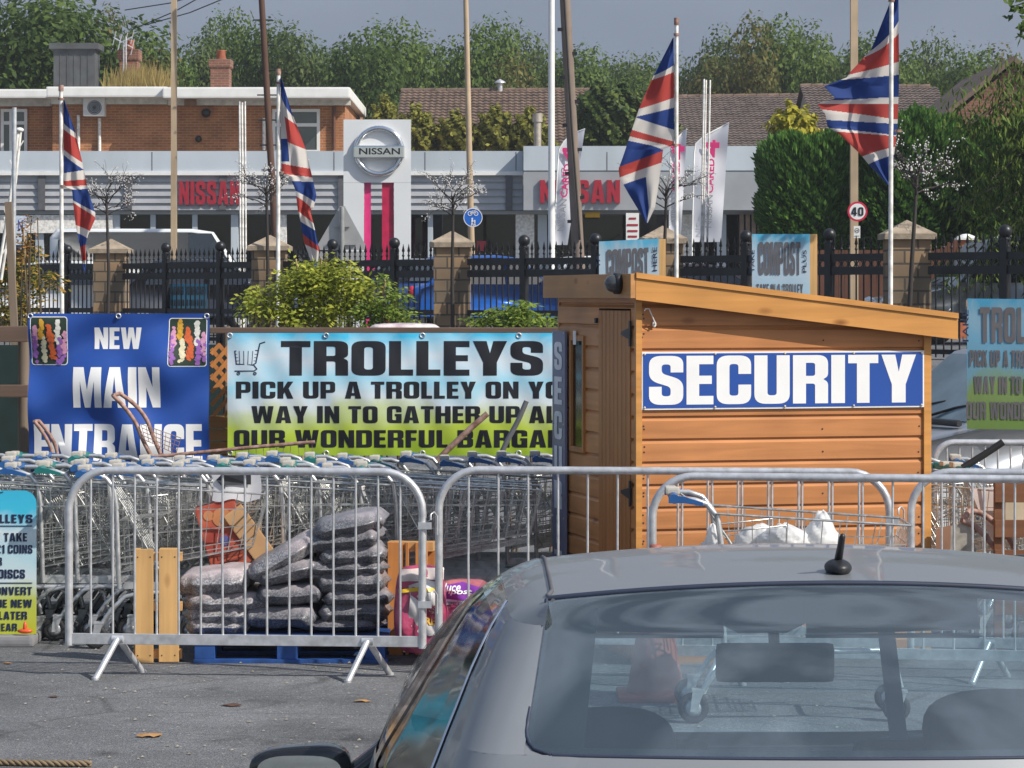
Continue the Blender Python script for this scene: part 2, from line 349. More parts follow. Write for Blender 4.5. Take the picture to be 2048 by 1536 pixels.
# ------------------------------------------------------------------ block lettering (outlines drawn in a unit box)
A_, B_ = 0.37, 0.175
def rc(x0, y0, x1, y1, r): return [(x0, y0, r), (x1, y0, r), (x1, y1, r), (x0, y1, r)]
GL = {
 'O': (.60, rc(0, 0, 1, 1, .2), rc(A_, B_, 1 - A_, 1 - B_, .07)),
 'D': (.60, [(0, 0), (1, 0, .18), (1, 1, .18), (0, 1)], [(A_, B_), (1 - A_, B_, .05), (1 - A_, 1 - B_, .05), (A_, 1 - B_)]),
 'C': (.58, [(1, .62), (1, 1, .2), (0, 1, .2), (0, 0, .2), (1, 0, .2), (1, .40), (1 - A_, .40), (1 - A_, B_, .06), (A_, B_, .06), (A_, 1 - B_, .06), (1 - A_, 1 - B_, .06), (1 - A_, .62)]),
 'G': (.60, [(1, .64), (1, 1, .2), (0, 1, .2), (0, 0, .2), (.7, 0, .1), (1, 0), (1, .54), (.54, .54), (.54, .40), (1 - A_, .40), (1 - A_, B_, .05), (A_, B_, .06), (A_, 1 - B_, .06), (1 - A_, 1 - B_, .06), (1 - A_, .64)]),
 'S': (.57, [(1, .66), (1, 1, .2), (0, 1, .2), (0, .50, .16), (1 - A_, .36, .07), (1 - A_, B_, .06), (A_, B_, .06), (A_, .37), (0, .37), (0, 0, .2), (1, 0, .2), (1, .50, .16), (A_, .64, .07), (A_, 1 - B_, .06), (1 - A_, 1 - B_, .06), (1 - A_, .66)]),
 'E': (.45, [(0, 0), (1, 0), (1, B_), (.47, B_), (.47, .42), (.94, .42), (.94, .59), (.47, .59), (.47, 1 - B_), (1, 1 - B_), (1, 1), (0, 1)]),
 'F': (.43, [(0, 0), (.48, 0), (.48, .40), (.94, .40), (.94, .57), (.48, .57), (.48, 1 - B_), (1, 1 - B_), (1, 1), (0, 1)]),
 'L': (.42, [(0, 0), (1, 0), (1, B_), (.5, B_), (.5, 1), (0, 1)]),
 'T': (.52, [(.29, 0), (.71, 0), (.71, 1 - B_), (1, 1 - B_), (1, 1), (0, 1), (0, 1 - B_), (.29, 1 - B_)]),
 'I': (.235, [(0, 0), (1, 0), (1, 1), (0, 1)]),
 'H': (.62, [(0, 0), (A_, 0), (A_, .42), (1 - A_, .42), (1 - A_, 0), (1, 0), (1, 1), (1 - A_, 1), (1 - A_, .6), (A_, .6), (A_, 1), (0, 1)]),
 'U': (.60, [(0, 1), (0, 0, .2), (1, 0, .2), (1, 1), (1 - A_, 1), (1 - A_, B_, .06), (A_, B_, .06), (A_, 1)]),
 'R': (.60, [(0, 0), (A_, 0), (A_, .41), (1 - A_, .41, .05), (1 - A_, 0), (1, 0), (1, .44, .07), (.86, .50, .02), (1, .56, .07), (1, 1, .18), (0, 1)], [(A_, .57), (1 - A_, .57, .05), (1 - A_, .84, .05), (A_, .84)]),
 'P': (.57, [(0, 0), (A_, 0), (A_, .34), (1, .34, .16), (1, 1, .18), (0, 1)], [(A_, .51), (1 - A_ + .03, .51, .05), (1 - A_ + .03, .84, .05), (A_, .84)]),
 'B': (.60, [(0, 0), (1, 0, .18), (1, .48, .1), (.86, .52, .02), (1, .56, .1), (1, 1, .18), (0, 1)], [(A_, B_), (1 - A_, B_, .05), (1 - A_, .42, .05), (A_, .42)], [(A_, .60), (1 - A_, .60, .05), (1 - A_, .84, .05), (A_, .84)]),
 'Y': (.60, [(0, 1), (.40, 1), (.5, .64), (.60, 1), (1, 1), (.70, .38), (.70, 0), (.30, 0), (.30, .38)]),
 'W': (.92, [(0, 1), (.24, 1), (.30, .42), (.38, 1), (.62, 1), (.70, .42), (.76, 1), (1, 1), (.86, 0), (.60, 0), (.5, .58), (.40, 0), (.14, 0)]),
 'V': (.62, [(0, 1), (.37, 1), (.5, .33), (.63, 1), (1, 1), (.71, 0), (.29, 0)]),
 'A': (.64, [(0, 0), (.36, 0), (.39, .17), (.61, .17), (.64, 0), (1, 0), (.73, 1), (.27, 1)], [(.42, .33), (.58, .33), (.5, .78)]),
 'M': (.80, [(0, 0), (.25, 0), (.25, .66), (.40, 0), (.60, 0), (.75, .66), (.75, 0), (1, 0), (1, 1), (.63, 1), (.5, .44), (.37, 1), (0, 1)]),
 'N': (.60, [(0, 0), (.35, 0), (.35, .50), (.64, 0), (1, 0), (1, 1), (.65, 1), (.65, .50), (.36, 1), (0, 1)]),
 'K': (.62, [(0, 0), (A_, 0), (A_, .24), (.45, .38), (.62, 0), (1, 0), (.70, .60), (1, 1), (.64, 1), (A_, .60), (A_, 1), (0, 1)]),
 '1': (.36, [(.36, 0), (1, 0), (1, 1), (.5, 1), (0, .84), (0, .70), (.36, .75)]),
 '4': (.62, [(.5, 0), (.84, 0), (.84, .2), (1, .2), (1, .37), (.84, .37), (.84, 1), (.42, 1), (0, .37), (0, .2), (.5, .2)], [(.26, .37), (.5, .37), (.5, .76)]),
 '0': (.58, rc(0, 0, 1, 1, .24), rc(.31, .16, .69, .84, .14)),
 '£': (.58, [(0, 0), (1, 0), (1, .18), (.52, .18), (.52, .4), (.8, .4), (.8, .54), (.52, .54), (.52, .84), (.68, .84), (.68, .68), (1, .68), (1, 1, .16), (.15, 1, .16), (.15, .54), (0, .54), (0, .4), (.15, .4), (.15, .18), (0, .18)]),
}
def outline(pts, asp, thin=1.0):
    P2 = [(a[0], a[1], a[2] if len(a) > 2 else 0) for a in pts]; out = []; n = len(P2)
    for i in range(n):
        x, y, r = P2[i]
        if not r: out.append((x, y)); continue
        def toward(q):
            dx, dy = q[0] - x, q[1] - y; L = hypot(dx * asp, dy)
            t = min(0.5, r / L) if L > 0 else 0
            return (x + dx * t, y + dy * t)
        a = toward(P2[i - 1]); b = toward(P2[(i + 1) % n])
        for k in range(7):
            t = k / 6.0
            out.append(((1 - t) ** 2 * a[0] + 2 * t * (1 - t) * x + t * t * b[0], (1 - t) ** 2 * a[1] + 2 * t * (1 - t) * y + t * t * b[1]))
    return out
def lettering(mb, text, box, fr, depth=0.0, mi=0, gap=0.07, space=0.22):
    """block capitals filling box = (u0, v0, u1, v1) of the frame fr(u, v, w); v0 is the foot of the letters"""
    u0, v0, u1, v1 = box
    tot = 0
    for ch in text: tot += (space if ch == ' ' else GL[ch][0]) + gap
    tot -= gap; k = (u1 - u0) / tot; x = u0
    for ch in text:
        if ch == ' ': x += (space + gap) * k; continue
        g = GL[ch]; wd = g[0] * k
        loops = [[(x + a[0] * wd, v0 + a[1] * (v1 - v0)) for a in outline(l, g[0])] for l in g[1:]]
        mb.prism(loops[0], fr, depth, mi, loops[1:])
        x += wd + gap * k
    return mb
def script_text(mb, text, box, fr, mi=0, off=0.0, shear=0.0):
    c = bpy.data.curves.new('lettering_curve', 'FONT'); c.body = text; c.offset = off; c.shear = shear; c.resolution_u = 3
    o = bpy.data.objects.new('lettering_curve', c); COL.objects.link(o)
    dg = bpy.context.evaluated_depsgraph_get(); me = bpy.data.meshes.new_from_object(o.evaluated_get(dg))
    xs = [v.co.x for v in me.vertices]; ys = [v.co.y for v in me.vertices]
    u0, v0, u1, v1 = box; sx = (u1 - u0) / (max(xs) - min(xs)); sy = (v1 - v0) / (max(ys) - min(ys))
    mb.add([fr(u0 + (v.co.x - min(xs)) * sx, v0 + (v.co.y - min(ys)) * sy, 0) for v in me.vertices], [tuple(p.vertices) for p in me.polygons], mi)
    bpy.data.objects.remove(o); bpy.data.curves.remove(c); bpy.data.meshes.remove(me)
    return mb
def refine(mb, us, vs, key):
    """cut the mesh along planes so that it can follow a wavy sheet; us = x cuts, vs = z cuts"""
    bm = bmesh.new(); vv = [bm.verts.new(q) for q in mb.v]
    for f, m in zip(mb.f, mb.m):
        try: bm.faces.new([vv[i] for i in f]).material_index = m
        except ValueError: pass
    for x in us:
        bmesh.ops.bisect_plane(bm, geom=bm.verts[:] + bm.edges[:] + bm.faces[:], plane_co=(x, 0, 0), plane_no=(1, 0, 0))
    for z in vs:
        bmesh.ops.bisect_plane(bm, geom=bm.verts[:] + bm.edges[:] + bm.faces[:], plane_co=(0, 0, z), plane_no=(0, 0, 1))
    bm.verts.index_update()
    out = MB(); out.v = [key(q.co) for q in bm.verts]
    for f in bm.faces: out.f.append(tuple(q.index for q in f.verts)); out.m.append(f.material_index); out.s.append(True)
    bm.free(); return out
def pxf(Y):                              # frame in photo pixels on an upright sheet facing the viewer at distance Y (v measured upward as -row)
    return lambda u, v, w_: P(u, -v, Y + w_)
def ribbon(mb, pts, wd, fr, mi=0):
    for a, b in zip(pts, pts[1:]):
        dx, dy = b[0] - a[0], b[1] - a[1]; L = hypot(dx, dy) or 1; nx, ny = -dy / L * wd / 2, dx / L * wd / 2
        ex, ey = dx / L * wd * .3, dy / L * wd * .3
        mb.add([fr(a[0] - ex + nx, a[1] - ey + ny, 0), fr(a[0] - ex - nx, a[1] - ey - ny, 0), fr(b[0] + ex - nx, b[1] + ey - ny, 0), fr(b[0] + ex + nx, b[1] + ey + ny, 0)], [(0, 1, 2, 3)], mi)
    return mb
def disc(mb, c, r, fr, mi=0, n=24, r0=0.0, w_=0.0):
    o = [(c[0] + r * cos(2 * pi * i / n), c[1] + r * sin(2 * pi * i / n)) for i in range(n)]
    h = [[(c[0] + r0 * cos(2 * pi * i / n), c[1] + r0 * sin(2 * pi * i / n)) for i in range(n)]] if r0 else []
    mb.prism(o, (lambda a, b, c_: fr(a, b, c_ + w_)), 0, mi, h); return mb
# ================================================================== GROUND
def terr(x, y):
    return 1.2 * sm(25, 33, y)
def asphalt():
    m, n, l, b = nm('asphalt')
    tc = n.new('ShaderNodeTexCoord')
    vo = n.new('ShaderNodeTexVoronoi'); vo.inputs['Scale'].default_value = 120; l.new(tc.outputs['Object'], vo.inputs['Vector'])
    cr = n.new('ShaderNodeValToRGB'); l.new(vo.outputs['Color'], cr.inputs[0])
    e = cr.color_ramp.elements; e[0].position = 0.15; e[0].color = (0.092, 0.096, 0.104, 1); e[1].position = 0.9; e[1].color = (0.185, 0.188, 0.195, 1)
    x = e.new(0.95); x.color = (0.36, 0.35, 0.32, 1)
    n1 = n.new('ShaderNodeTexNoise'); n1.inputs['Scale'].default_value = 0.9; n1.inputs['Detail'].default_value = 9; n1.inputs['Roughness'].default_value = 0.65; l.new(tc.outputs['Object'], n1.inputs['Vector'])
    mr = n.new('ShaderNodeMapRange'); mr.inputs['From Min'].default_value = 0.33; mr.inputs['From Max'].default_value = 0.7; mr.inputs['To Min'].default_value = 0.72; mr.inputs['To Max'].default_value = 1.5; l.new(n1.outputs['Fac'], mr.inputs[0])
    mu = n.new('ShaderNodeMixRGB'); mu.blend_type = 'MULTIPLY'; mu.inputs[0].default_value = 1; l.new(cr.outputs[0], mu.inputs[1]); l.new(mr.outputs[0], mu.inputs[2])
    # oil stains, hairline cracks and drag marks
    n4 = n.new('ShaderNodeTexNoise'); n4.inputs['Scale'].default_value = 1.7; n4.inputs['Detail'].default_value = 3; n4.inputs['Distortion'].default_value = 1.5; l.new(tc.outputs['Object'], n4.inputs['Vector'])
    r4 = n.new('ShaderNodeMapRange'); r4.inputs['From Min'].default_value = 0.60; r4.inputs['From Max'].default_value = 0.72; r4.inputs['To Min'].default_value = 1; r4.inputs['To Max'].default_value = 0.55; l.new(n4.outputs['Fac'], r4.inputs[0])
    mp = n.new('ShaderNodeMapping'); mp.inputs['Scale'].default_value = (.5, .9, 1); l.new(tc.outputs['Object'], mp.inputs[0]); v2 = n.new('ShaderNodeTexVoronoi'); v2.feature = 'DISTANCE_TO_EDGE'; v2.inputs['Scale'].default_value = 1.1; l.new(mp.outputs[0], v2.inputs['Vector'])
    r5 = n.new('ShaderNodeMapRange'); r5.inputs['From Min'].default_value = 0.003; r5.inputs['From Max'].default_value = 0.012; r5.inputs['To Min'].default_value = 0.72; r5.inputs['To Max'].default_value = 1; l.new(v2.outputs['Distance'], r5.inputs[0])
    m4 = n.new('ShaderNodeMath'); m4.operation = 'MULTIPLY'; l.new(r4.outputs[0], m4.inputs[0]); l.new(r5.outputs[0], m4.inputs[1])
    mu2 = n.new('ShaderNodeMixRGB'); mu2.blend_type = 'MULTIPLY'; mu2.inputs[0].default_value = 1; l.new(mu.outputs[0], mu2.inputs[1]); l.new(m4.outputs[0], mu2.inputs[2])
    l.new(mu2.outputs[0], b.inputs['Base Color']); b.inputs['Roughness'].default_value = 0.88; b.inputs['Specular IOR Level'].default_value = 0.3
    n2 = n.new('ShaderNodeTexNoise'); n2.inputs['Scale'].default_value = 120; n2.inputs['Detail'].default_value = 3; l.new(tc.outputs['Object'], n2.inputs['Vector'])
    bu = n.new('ShaderNodeBump'); bu.inputs['Strength'].default_value = 0.8; bu.inputs['Distance'].default_value = 0.012; l.new(n2.outputs['Fac'], bu.inputs['Height']); l.new(bu.outputs[0], b.inputs['Normal'])
    return m
ASPH = asphalt()
g = MB(); xs = [-260, -120, -80, -30, -10, 0, 10, 30, 80, 120, 260]; ys = [-60, -25, -5, 5, 10, 20, 24] + [25 + .5 * i for i in range(17)] + [36, 60, 100, 150, 240]
g.v = [Vector((x, y, terr(x, y))) for y in ys for x in xs]
for j in range(len(ys) - 1):
    for i in range(len(xs) - 1):
        a = j * len(xs) + i; g.f.append((a, a + 1, a + len(xs) + 1, a + len(xs))); g.m.append(0); g.s.append(True)
struct(g.build('ground', ASPH, base=(0, 0, 0)))

# ================================================================== FAR TREES
LEAF = [leafm('foliage_dark', (0.068, 0.118, 0.028), 0.32, (0.11, 0.16, 0.038), .45),
        leafm('foliage_mid', (0.105, 0.175, 0.038), 0.28, (0.155, 0.21, 0.05), .45),
        leafm('foliage_grey', (0.105, 0.155, 0.050), 0.28, (0.15, 0.185, 0.065), .45),
        leafm('foliage_olive', (0.125, 0.14, 0.04), 0.35, (0.20, 0.165, 0.055), .45)]
BARK = pm('bark', (0.10, 0.075, 0.055), 0.9, 0, 0.3, 8)
def leafquad(vs, fs, c, u, v):
    o = len(vs); vs += [c - u, c - u * .1 - v, c + u, c + u * .1 + v]; fs.append((o, o + 1, o + 2, o + 3))
def crown(rnd, lumps, n, size, up=0.35, shell=0.45):
    mb = MB(); vs = []; fs = []
    wts = [r[3] * r[4] * r[5] if False else (r[3] * r[5]) for r in lumps]; T = sum(wts)
    for L, w_ in zip(lumps, wts):
        for _ in range(int(n * w_ / T)):
            d = Vector((rnd.gauss(0, 1), rnd.gauss(0, 1), rnd.gauss(0, 1))).normalized()
            k = 1 - shell * rnd.random() ** 2
            k *= 1 + 0.16 * sin(d.x * 7 + L[0]) * sin(d.z * 6 + L[1]) + 0.10 * sin(d.y * 13 + d.z * 11)
            c = Vector((L[0] + d.x * L[3] * k, L[1] + d.y * L[4] * k, L[2] + d.z * L[5] * k))
            nrm = (d * 1.0 + Vector((rnd.gauss(0, .42), rnd.gauss(0, .42), rnd.gauss(0, .42) + up))).normalized()
            u = nrm.orthogonal().normalized(); q = rnd.random() * 6.28; v = nrm.cross(u)
            u, v = u * cos(q) + v * sin(q), v * cos(q) - u * sin(q); s = size * rnd.uniform(.6, 1.4)
            leafquad(vs, fs, c, u * s, v * s * .55)
    mb.add(vs, fs); return mb
def lumpset(rnd, h, rad, k, base=0.12):
    out = []
    for i in range(k):
        t = rnd.uniform(base, 1.0); rr = rad * (0.45 + 0.75 * sin(pi * min(1, (1.08 - t)) ** 0.75) if t > .3 else 0.8)
        a = rnd.random() * 6.28; q = rnd.uniform(0.1, 0.75) * rr
        s = rnd.uniform(0.30, 0.52) * rad
        out.append((cos(a) * q, sin(a) * q, h * t - s * .7, s, s, s * rnd.uniform(.8, 1.25)))
    return out
def tree_proto(seed, h, rad, k, n, size, mat):
    rnd = random.Random(seed)
    t = thing('broadleaf_tree', 'tree', 'tree')
    tr = MB(); tr.tube([(0, 0, 0), (0.1, 0, h * .3), (0, 0.1, h * .6), (0, 0, h * .85)], [.28, .22, .14, .05], 8)
    L = lumpset(rnd, h, rad, k)
    for q in L[:8]: tr.tube([(0, 0, h * .35), (q[0] * .5, q[1] * .5, (h * .35 + q[2]) / 2 + .3), (q[0], q[1], q[2])], [.12, .08, .03], 5)
    tr.build('trunk', BARK, t, local=True)
    crown(rnd, L, n, size).build('crown', mat, t, local=True)
    return t
protos = [tree_proto(11, 13, 4.2, 44, 26000, .155, LEAF[0]), tree_proto(12, 13, 4.0, 44, 26000, .15, LEAF[1]),
          tree_proto(13, 13, 4.4, 44, 26000, .155, LEAF[2]), tree_proto(14, 12, 3.8, 40, 24000, .15, LEAF[3]), tree_proto(15, 13, 3.2, 38, 22000, .15, LEAF[1])]
used = set()
def far_tree(k, px, ytop, Y, wide, label, group='trees along the belt behind the houses'):
    top = EYE + (HZ - ytop) * Y / F; gx = (px - 1024) * Y / F; gz = terr(gx, Y); h0 = [13, 13, 13, 12, 13][k]; r0 = [4.2, 4.0, 4.4, 3.8, 3.2][k]
    s = (top - gz) / (h0 * 1.0); sx = wide * 1.22 * Y / F / 2 / r0
    if k not in used: o = protos[k]; used.add(k)
    else: o = dup(protos[k], (0, 0, 0))
    o.location = (gx, Y, gz); o.rotation_euler = (0, 0, R.random() * 6.28); o.scale = (sx, sx, s)
    tag(o, label, 'tree', group)
FT = [
 (0, -180, -30, 112, 330, 'dark tree beyond the far end of the brick building'), (0, 30, -22, 108, 330, 'tall dark tree rising behind the white parapet at the corner'),
 (0, 170, -12, 110, 300, 'tall dark tree behind the grey chimney block'), (3, 265, 42, 112, 190, 'olive tree behind the brick chimney with aerials'),
 (4, 320, 92, 118, 150, 'shorter leafy tree in the dip beside the tall tan pole'), (2, 400, 62, 126, 170, 'greyish tree behind the smaller brick chimney'),
 (1, 470, 38, 130, 150, 'mid green tree with a narrow pointed top'), (0, 545, 34, 124, 180, 'dark tree behind the brown leaning pole'),
 (2, 625, 55, 122, 190, 'grey green tree above the parapet end'), (0, 715, 62, 118, 190, 'dark grey green tree behind the dealership pylon'),
 (1, 790, 58, 126, 190, 'bright green tree above the left end of the tiled roof'), (2, 880, 72, 130, 190, 'pale green tree beside the slim tan pole'),
 (1, 960, 50, 128, 170, 'green tree over the middle of the tiled roof'), (2, 1050, 46, 132, 170, 'grey green tree beside the white pole'),
 (3, 1060, 130, 118, 170, 'rusty brown tree low above the tiled roof'), (1, 1150, 105, 130, 170, 'green tree behind the telegraph pole'),
 (2, 1230, 112, 136, 170, 'pale tree left of the flag on the tallest flagpole'), (1, 1300, 160, 128, 160, 'low green tree in the dip behind the waving flag'),
 (2, 1410, 58, 126, 170, 'grey green tree behind the bundle of white poles'), (3, 1480, 62, 122, 180, 'olive tree above the brown tiled roof'),
 (1, 1570, 50, 126, 190, 'green tree over the step between tiled roofs'), (2, 1660, 52, 130, 190, 'pale green tree beside the speed sign pole'),
 (1, 1760, 82, 124, 170, 'green tree behind the torn flag'), (2, 1860, 70, 128, 170, 'spiky grey green tree beyond the gable house'),
 (1, 1940, 110, 122, 160, 'green tree just beyond the gable roof'), (3, 2040, 118, 126, 200, 'olive tree behind the gable house'), (0, 2180, 60, 118, 300, 'dark tree beyond the brick gable house'),
 (0, -420, -30, 105, 300, 'dark tree farthest along beyond the brick building'), (1, -640, -10, 110, 300, 'green tree farthest along beyond the brick building')]
for a in FT: far_tree(*a)
UN = ['behind the far end of the brick building', 'behind the white parapet', 'between the two brick chimneys', 'below the pointed tree', 'behind the pylon top', 'under the bright tree at the roof end', 'behind the slim tan pole', 'above the roof flue', 'behind the telegraph pole', 'in the dip left of the flag', 'behind the white pole bundle', 'above the grey brown roof', 'behind the speed sign pole', 'behind the torn flag', 'beside the gable roof', 'beyond the gable house']
for i, u in enumerate(UN):
    far_tree([0, 1, 0, 2, 0, 1, 3, 1, 2, 1, 0, 3, 1, 0, 2, 0][i], 40 + i * 128, 118 + 14 * sin(i * 2.3), 140 + 3 * sin(i), 190, 'lower dark tree ' + u, 'lower trees filling the belt')

# ================================================================== HOUSES BEHIND
TILE = pm('roof_tiles', (0.125, 0.085, 0.065), 0.85, 0, 0.3, 2.5, c2=(0.20, 0.135, 0.10))
TILEG = pm('grey_roof_tiles', (0.13, 0.10, 0.088), 0.85, 0, 0.25, 2.5, c2=(0.19, 0.15, 0.13))
RENDER_ = pm('house_render', (0.45, 0.40, 0.33), 0.9)
def tiled(mb, e0, e1, r0, r1, rows, cols):
    e0, e1, r0, r1 = map(Vector, (e0, e1, r0, r1)); nrm = (e1 - e0).cross(r0 - e0).normalized()
    vs = []; sub = 4; W_ = cols * sub
    for j in range(rows):
        for k in (0, 1):
            t = (j + k) / rows; lift = 0.055 * (1 - k)
            for i in range(W_ + 1):
                u = i / W_; ph = (i % sub) / sub
                vs.append(e0.lerp(e1, u).lerp(r0.lerp(r1, u), t) + nrm * (lift + 0.05 * abs(sin(pi * (ph + .12)))))
    fs = []
    for j in range(rows * 2 - 1):
        for i in range(W_):
            a = j * (W_ + 1) + i; fs.append((a, a + 1, a + W_ + 2, a + W_ + 1))
    mb.add(vs, fs)
def house(label, px0, px1, yr0, yr1, ye, Yr, Ye, mat, rows, cols, wallm):
    x0 = (px0 - 1024) * Yr / F; x1 = (px1 - 1024) * Yr / F
    zr0 = P(0, yr0, Yr).z; zr1 = P(0, yr1, Yr).z; ze = P(0, ye, Ye).z
    t = thing('house', label, 'house', ((x0 + x1) / 2, Yr, 1.2))
    m = MB(); tiled(m, (x0, Ye, ze), (x1, Ye, ze), (x0, Yr, zr0), (x1, Yr, zr1), rows, cols)
    m.add([(x0, Yr, zr0), (x1, Yr, zr1), (x1, 2 * Yr - Ye, ze), (x0, 2 * Yr - Ye, ze)], [(0, 1, 2, 3)])
    m.build('roof', mat, t)
    q = MB()
    for i in range(int((x1 - x0) / .45)): q.tube([(x0 + i * .45, Yr, zr0 + (zr1 - zr0) * i * .45 / (x1 - x0) + .02), (x0 + i * .45 + .43, Yr, zr0 + (zr1 - zr0) * i * .45 / (x1 - x0) + .04)], .11, 8)
    q.build('ridge_tiles', TILE, t)
    b = MB(); ya, yb = Ye + .4, 2 * Yr - Ye - .4
    b.box(x0 + .15, x1 - .15, ya, yb, 1.2, ze - .02)
    for x in (x0 + .15, x1 - .15):
        b.add([(x, ya, ze - .02), (x, yb, ze - .02), (x, Yr, zr0 - .15)], [(0, 1, 2)])
    b.build('wall', wallm, t); return t
h1 = house('house with a mossy brown tiled roof behind the yellow shrubs', 802, 1205, 183, 182, 300, 112, 104, TILE, 20, 34, RENDER_)
m = MB(); m.tube([P(1000, 183, 111.9), P(1000, 164, 111.9)], .10, 10); m.lathe([(.22, 0), (.2, .06), (0, .16)], P(1000, 166, 111.9), 12); m.build('flue', ZINC, h1)
h2 = house('house with a plain grey brown tiled roof behind the white pole bundle', 1330, 1662, 196, 192, 300, 112, 104, TILEG, 22, 30, RENDER_)
h3 = house('taller house with a grey brown tiled roof and a hip end', 1600, 1875, 174, 176, 300, 108, 101, TILEG, 24, 26, RENDER_)
# gable house
hx = thing('brick_house', 'dark brick house with a tiled gable at the edge of the trees', 'house', (P(2050, 300, 80).x, 80, 1.2))
gx0, gx1, gxa = P(1895, 0, 80).x, P(2240, 0, 80).x, P(2025, 0, 80).x
za, ze = P(0, 124, 80).z, P(0, 235, 80).z; ze2 = za - (za - ze) * (gx1 - gxa) / (gxa - gx0)
m = MB(); m.prism([(gx0, 1.2), (gx1, 1.2), (gx1, ze2 - .1), (gxa, za - .1), (gx0, ze - .1)], lambda u, v, w_: Vector((u, 80 + w_, v)), 9); m.build('wall', BRICKD, hx)
m = MB()
for (xa, zA, xb, zB) in ((gx0 - .25, ze - .15, gxa, za), (gxa, za, gx1 + .2, ze2)):
    m.add([(xa, 79.75, zA), (xb, 79.75, zB), (xb, 89.3, zB), (xa, 89.3, zA), (xa, 79.75, zA + .16), (xb, 79.75, zB + .16), (xb, 89.3, zB + .16), (xa, 89.3, zA + .16)],
          [(0, 1, 5, 4), (4, 5, 6, 7), (3, 2, 1, 0), (0, 4, 7, 3), (1, 2, 6, 5)])
m.build('roof', TILE, hx)

# ================================================================== BRICK BUILDING (upper storey)
YB = 84
bb = thing('brick_building', 'brown brick building with a bright white flat roof edge and chimneys', 'building', (P(350, 0, YB).x, YB, 1.2))
xl, xc, xr = P(-400, 0, YB).x, P(105, 0, YB).x, P(690, 0, YB).x; zt = P(0, 190, YB).z
m = MB(); m.box(xc, xr, YB, YB + 10, 1.2, zt); m.box(xl, xc, YB + 1.3, YB + 10, 1.2, zt); m.build('wall', BRICK, bb)
m = MB()
def slab(px0, px1, y0, y1, Y, d): a = P(px0, y1, Y); c = P(px1, y0, Y); m.box(a.x, c.x, Y, Y + d, a.z, c.z, b=.05)
slab(92, 335, 173, 194, YB - .75, 9); slab(325, 700, 174, 196, YB - .95, 9.2); slab(-420, 95, 178, 196, YB + .5, 8)
m.build('roof_edge', WHITEP, bb)
m = MB()
def slab2(px0, px1, y0, y1, Y, d): a = P(px0, y1, Y); c = P(px1, y0, Y); m.box(a.x, c.x, Y, Y + d, a.z, c.z)
slab2(102, 335, 194.2, 208, YB - .25, .24); slab2(336, 700, 196.2, 210, YB - .3, .29); slab2(-420, 101, 196.5, 212, YB + 1.0, .29)
m.build('frieze', pm('shaded_white_board', (0.58, 0.57, 0.52), .6), bb)  # white band toned down, shade under the roof edge put into its colour
DARKIN = pm('dark_interior', (0.03, 0.032, 0.035), 0.8); DGLASS = pm('dark_glazing', (0.05, 0.065, 0.07), 0.06, 0, 0.2, 1.2, spec=0.9)
def window(parent, px0, px1, y0, y1, Y, bars, frame=.09, mat=None):
    f = MB(); a = P(px0, y1, Y); c = P(px1, y0, Y); d0, d1 = Y - .06, Y - .004
    f.box(a.x, c.x, d0, d1, a.z, a.z + frame); f.box(a.x, c.x, d0, d1, c.z - frame, c.z)
    f.box(a.x, a.x + frame, d0, d1, a.z + frame, c.z - frame); f.box(c.x - frame, c.x, d0, d1, a.z + frame, c.z - frame)
    for k, q in bars:
        if k == 'v': x = P(q, 0, Y).x; f.box(x - .04, x + .04, d0, d1, a.z + frame, c.z - frame)
        else: z = P(0, q, Y).z; f.box(a.x + frame, c.x - frame, d0 + .002, d1, z - .05, z + .05)
    w_ = f.build('window', WHITEP, parent)
    g_ = MB(); g_.box(a.x + frame * .5, c.x - frame * .5, Y - .028, Y - .012, a.z + frame * .5, c.z - frame * .5); g_.build('pane', mat or DGLASS, w_)
window(bb, 545, 640, 218, 306, YB, [('h', 250)]); window(bb, 2, 55, 218, 310, YB + 1.3, [('v', 22), ('h', 246)])
m = MB(); a = P(107, 172, 88); c = P(190, 98, 88); m.box(a.x, c.x, 88, 89, a.z - .5, c.z); m.box(a.x - .12, c.x + .12, 87.88, 89.1, c.z, c.z + .18)
for i in range(1, 6): x = a.x + (c.x - a.x) * i / 6; m.box(x - .015, x + .015, 87.985, 88, a.z, c.z)
m.build('chimney', pm('grey_cladding', (0.075, 0.08, 0.085), 0.8, 0, 0.2, 3), bb)
for (p0, p1, yt) in ((238, 274, 98), (421, 458, 118)):
    m = MB(); a = P(p0, 173, 88.5); c = P(p1, yt, 88.5); h = c.z - a.z
    m.box(a.x, c.x, 88.5, 89.3, a.z - .4, c.z); m.box(a.x - .05, c.x + .05, 88.45, 89.35, c.z - h * .28, c.z - .002)
    ch = m.build('chimney', BRICKD, bb)
    m = MB(); m.lathe([(.16, 0), (.13, .26), (.17, .3), (.12, .3)], ((a.x + c.x) / 2, 88.9, c.z), 14); m.build('chimney_pot', pm('terracotta', (.32, .10, .05), .8), ch)
m = MB(); vs = []; fs = []
for _ in range(900):
    p = P(R.triangular(205, 345, 290), 173, 86 + R.random() * 2.5); h = R.uniform(.15, .95) * (0.5 + .5 * R.random()); d = R.gauss(0, .12)
    o = len(vs); vs += [p + Vector((-.025, 0, -.1)), p + Vector((.025, 0, -.1)), p + Vector((d, R.gauss(0, .05), h))]; fs.append((o, o + 1, o + 2))
m.add(vs, fs); gr = m.build('roof_grass', leafm('dry_grass', (.34, .26, .10), .4), bb); gr['kind'] = 'stuff'
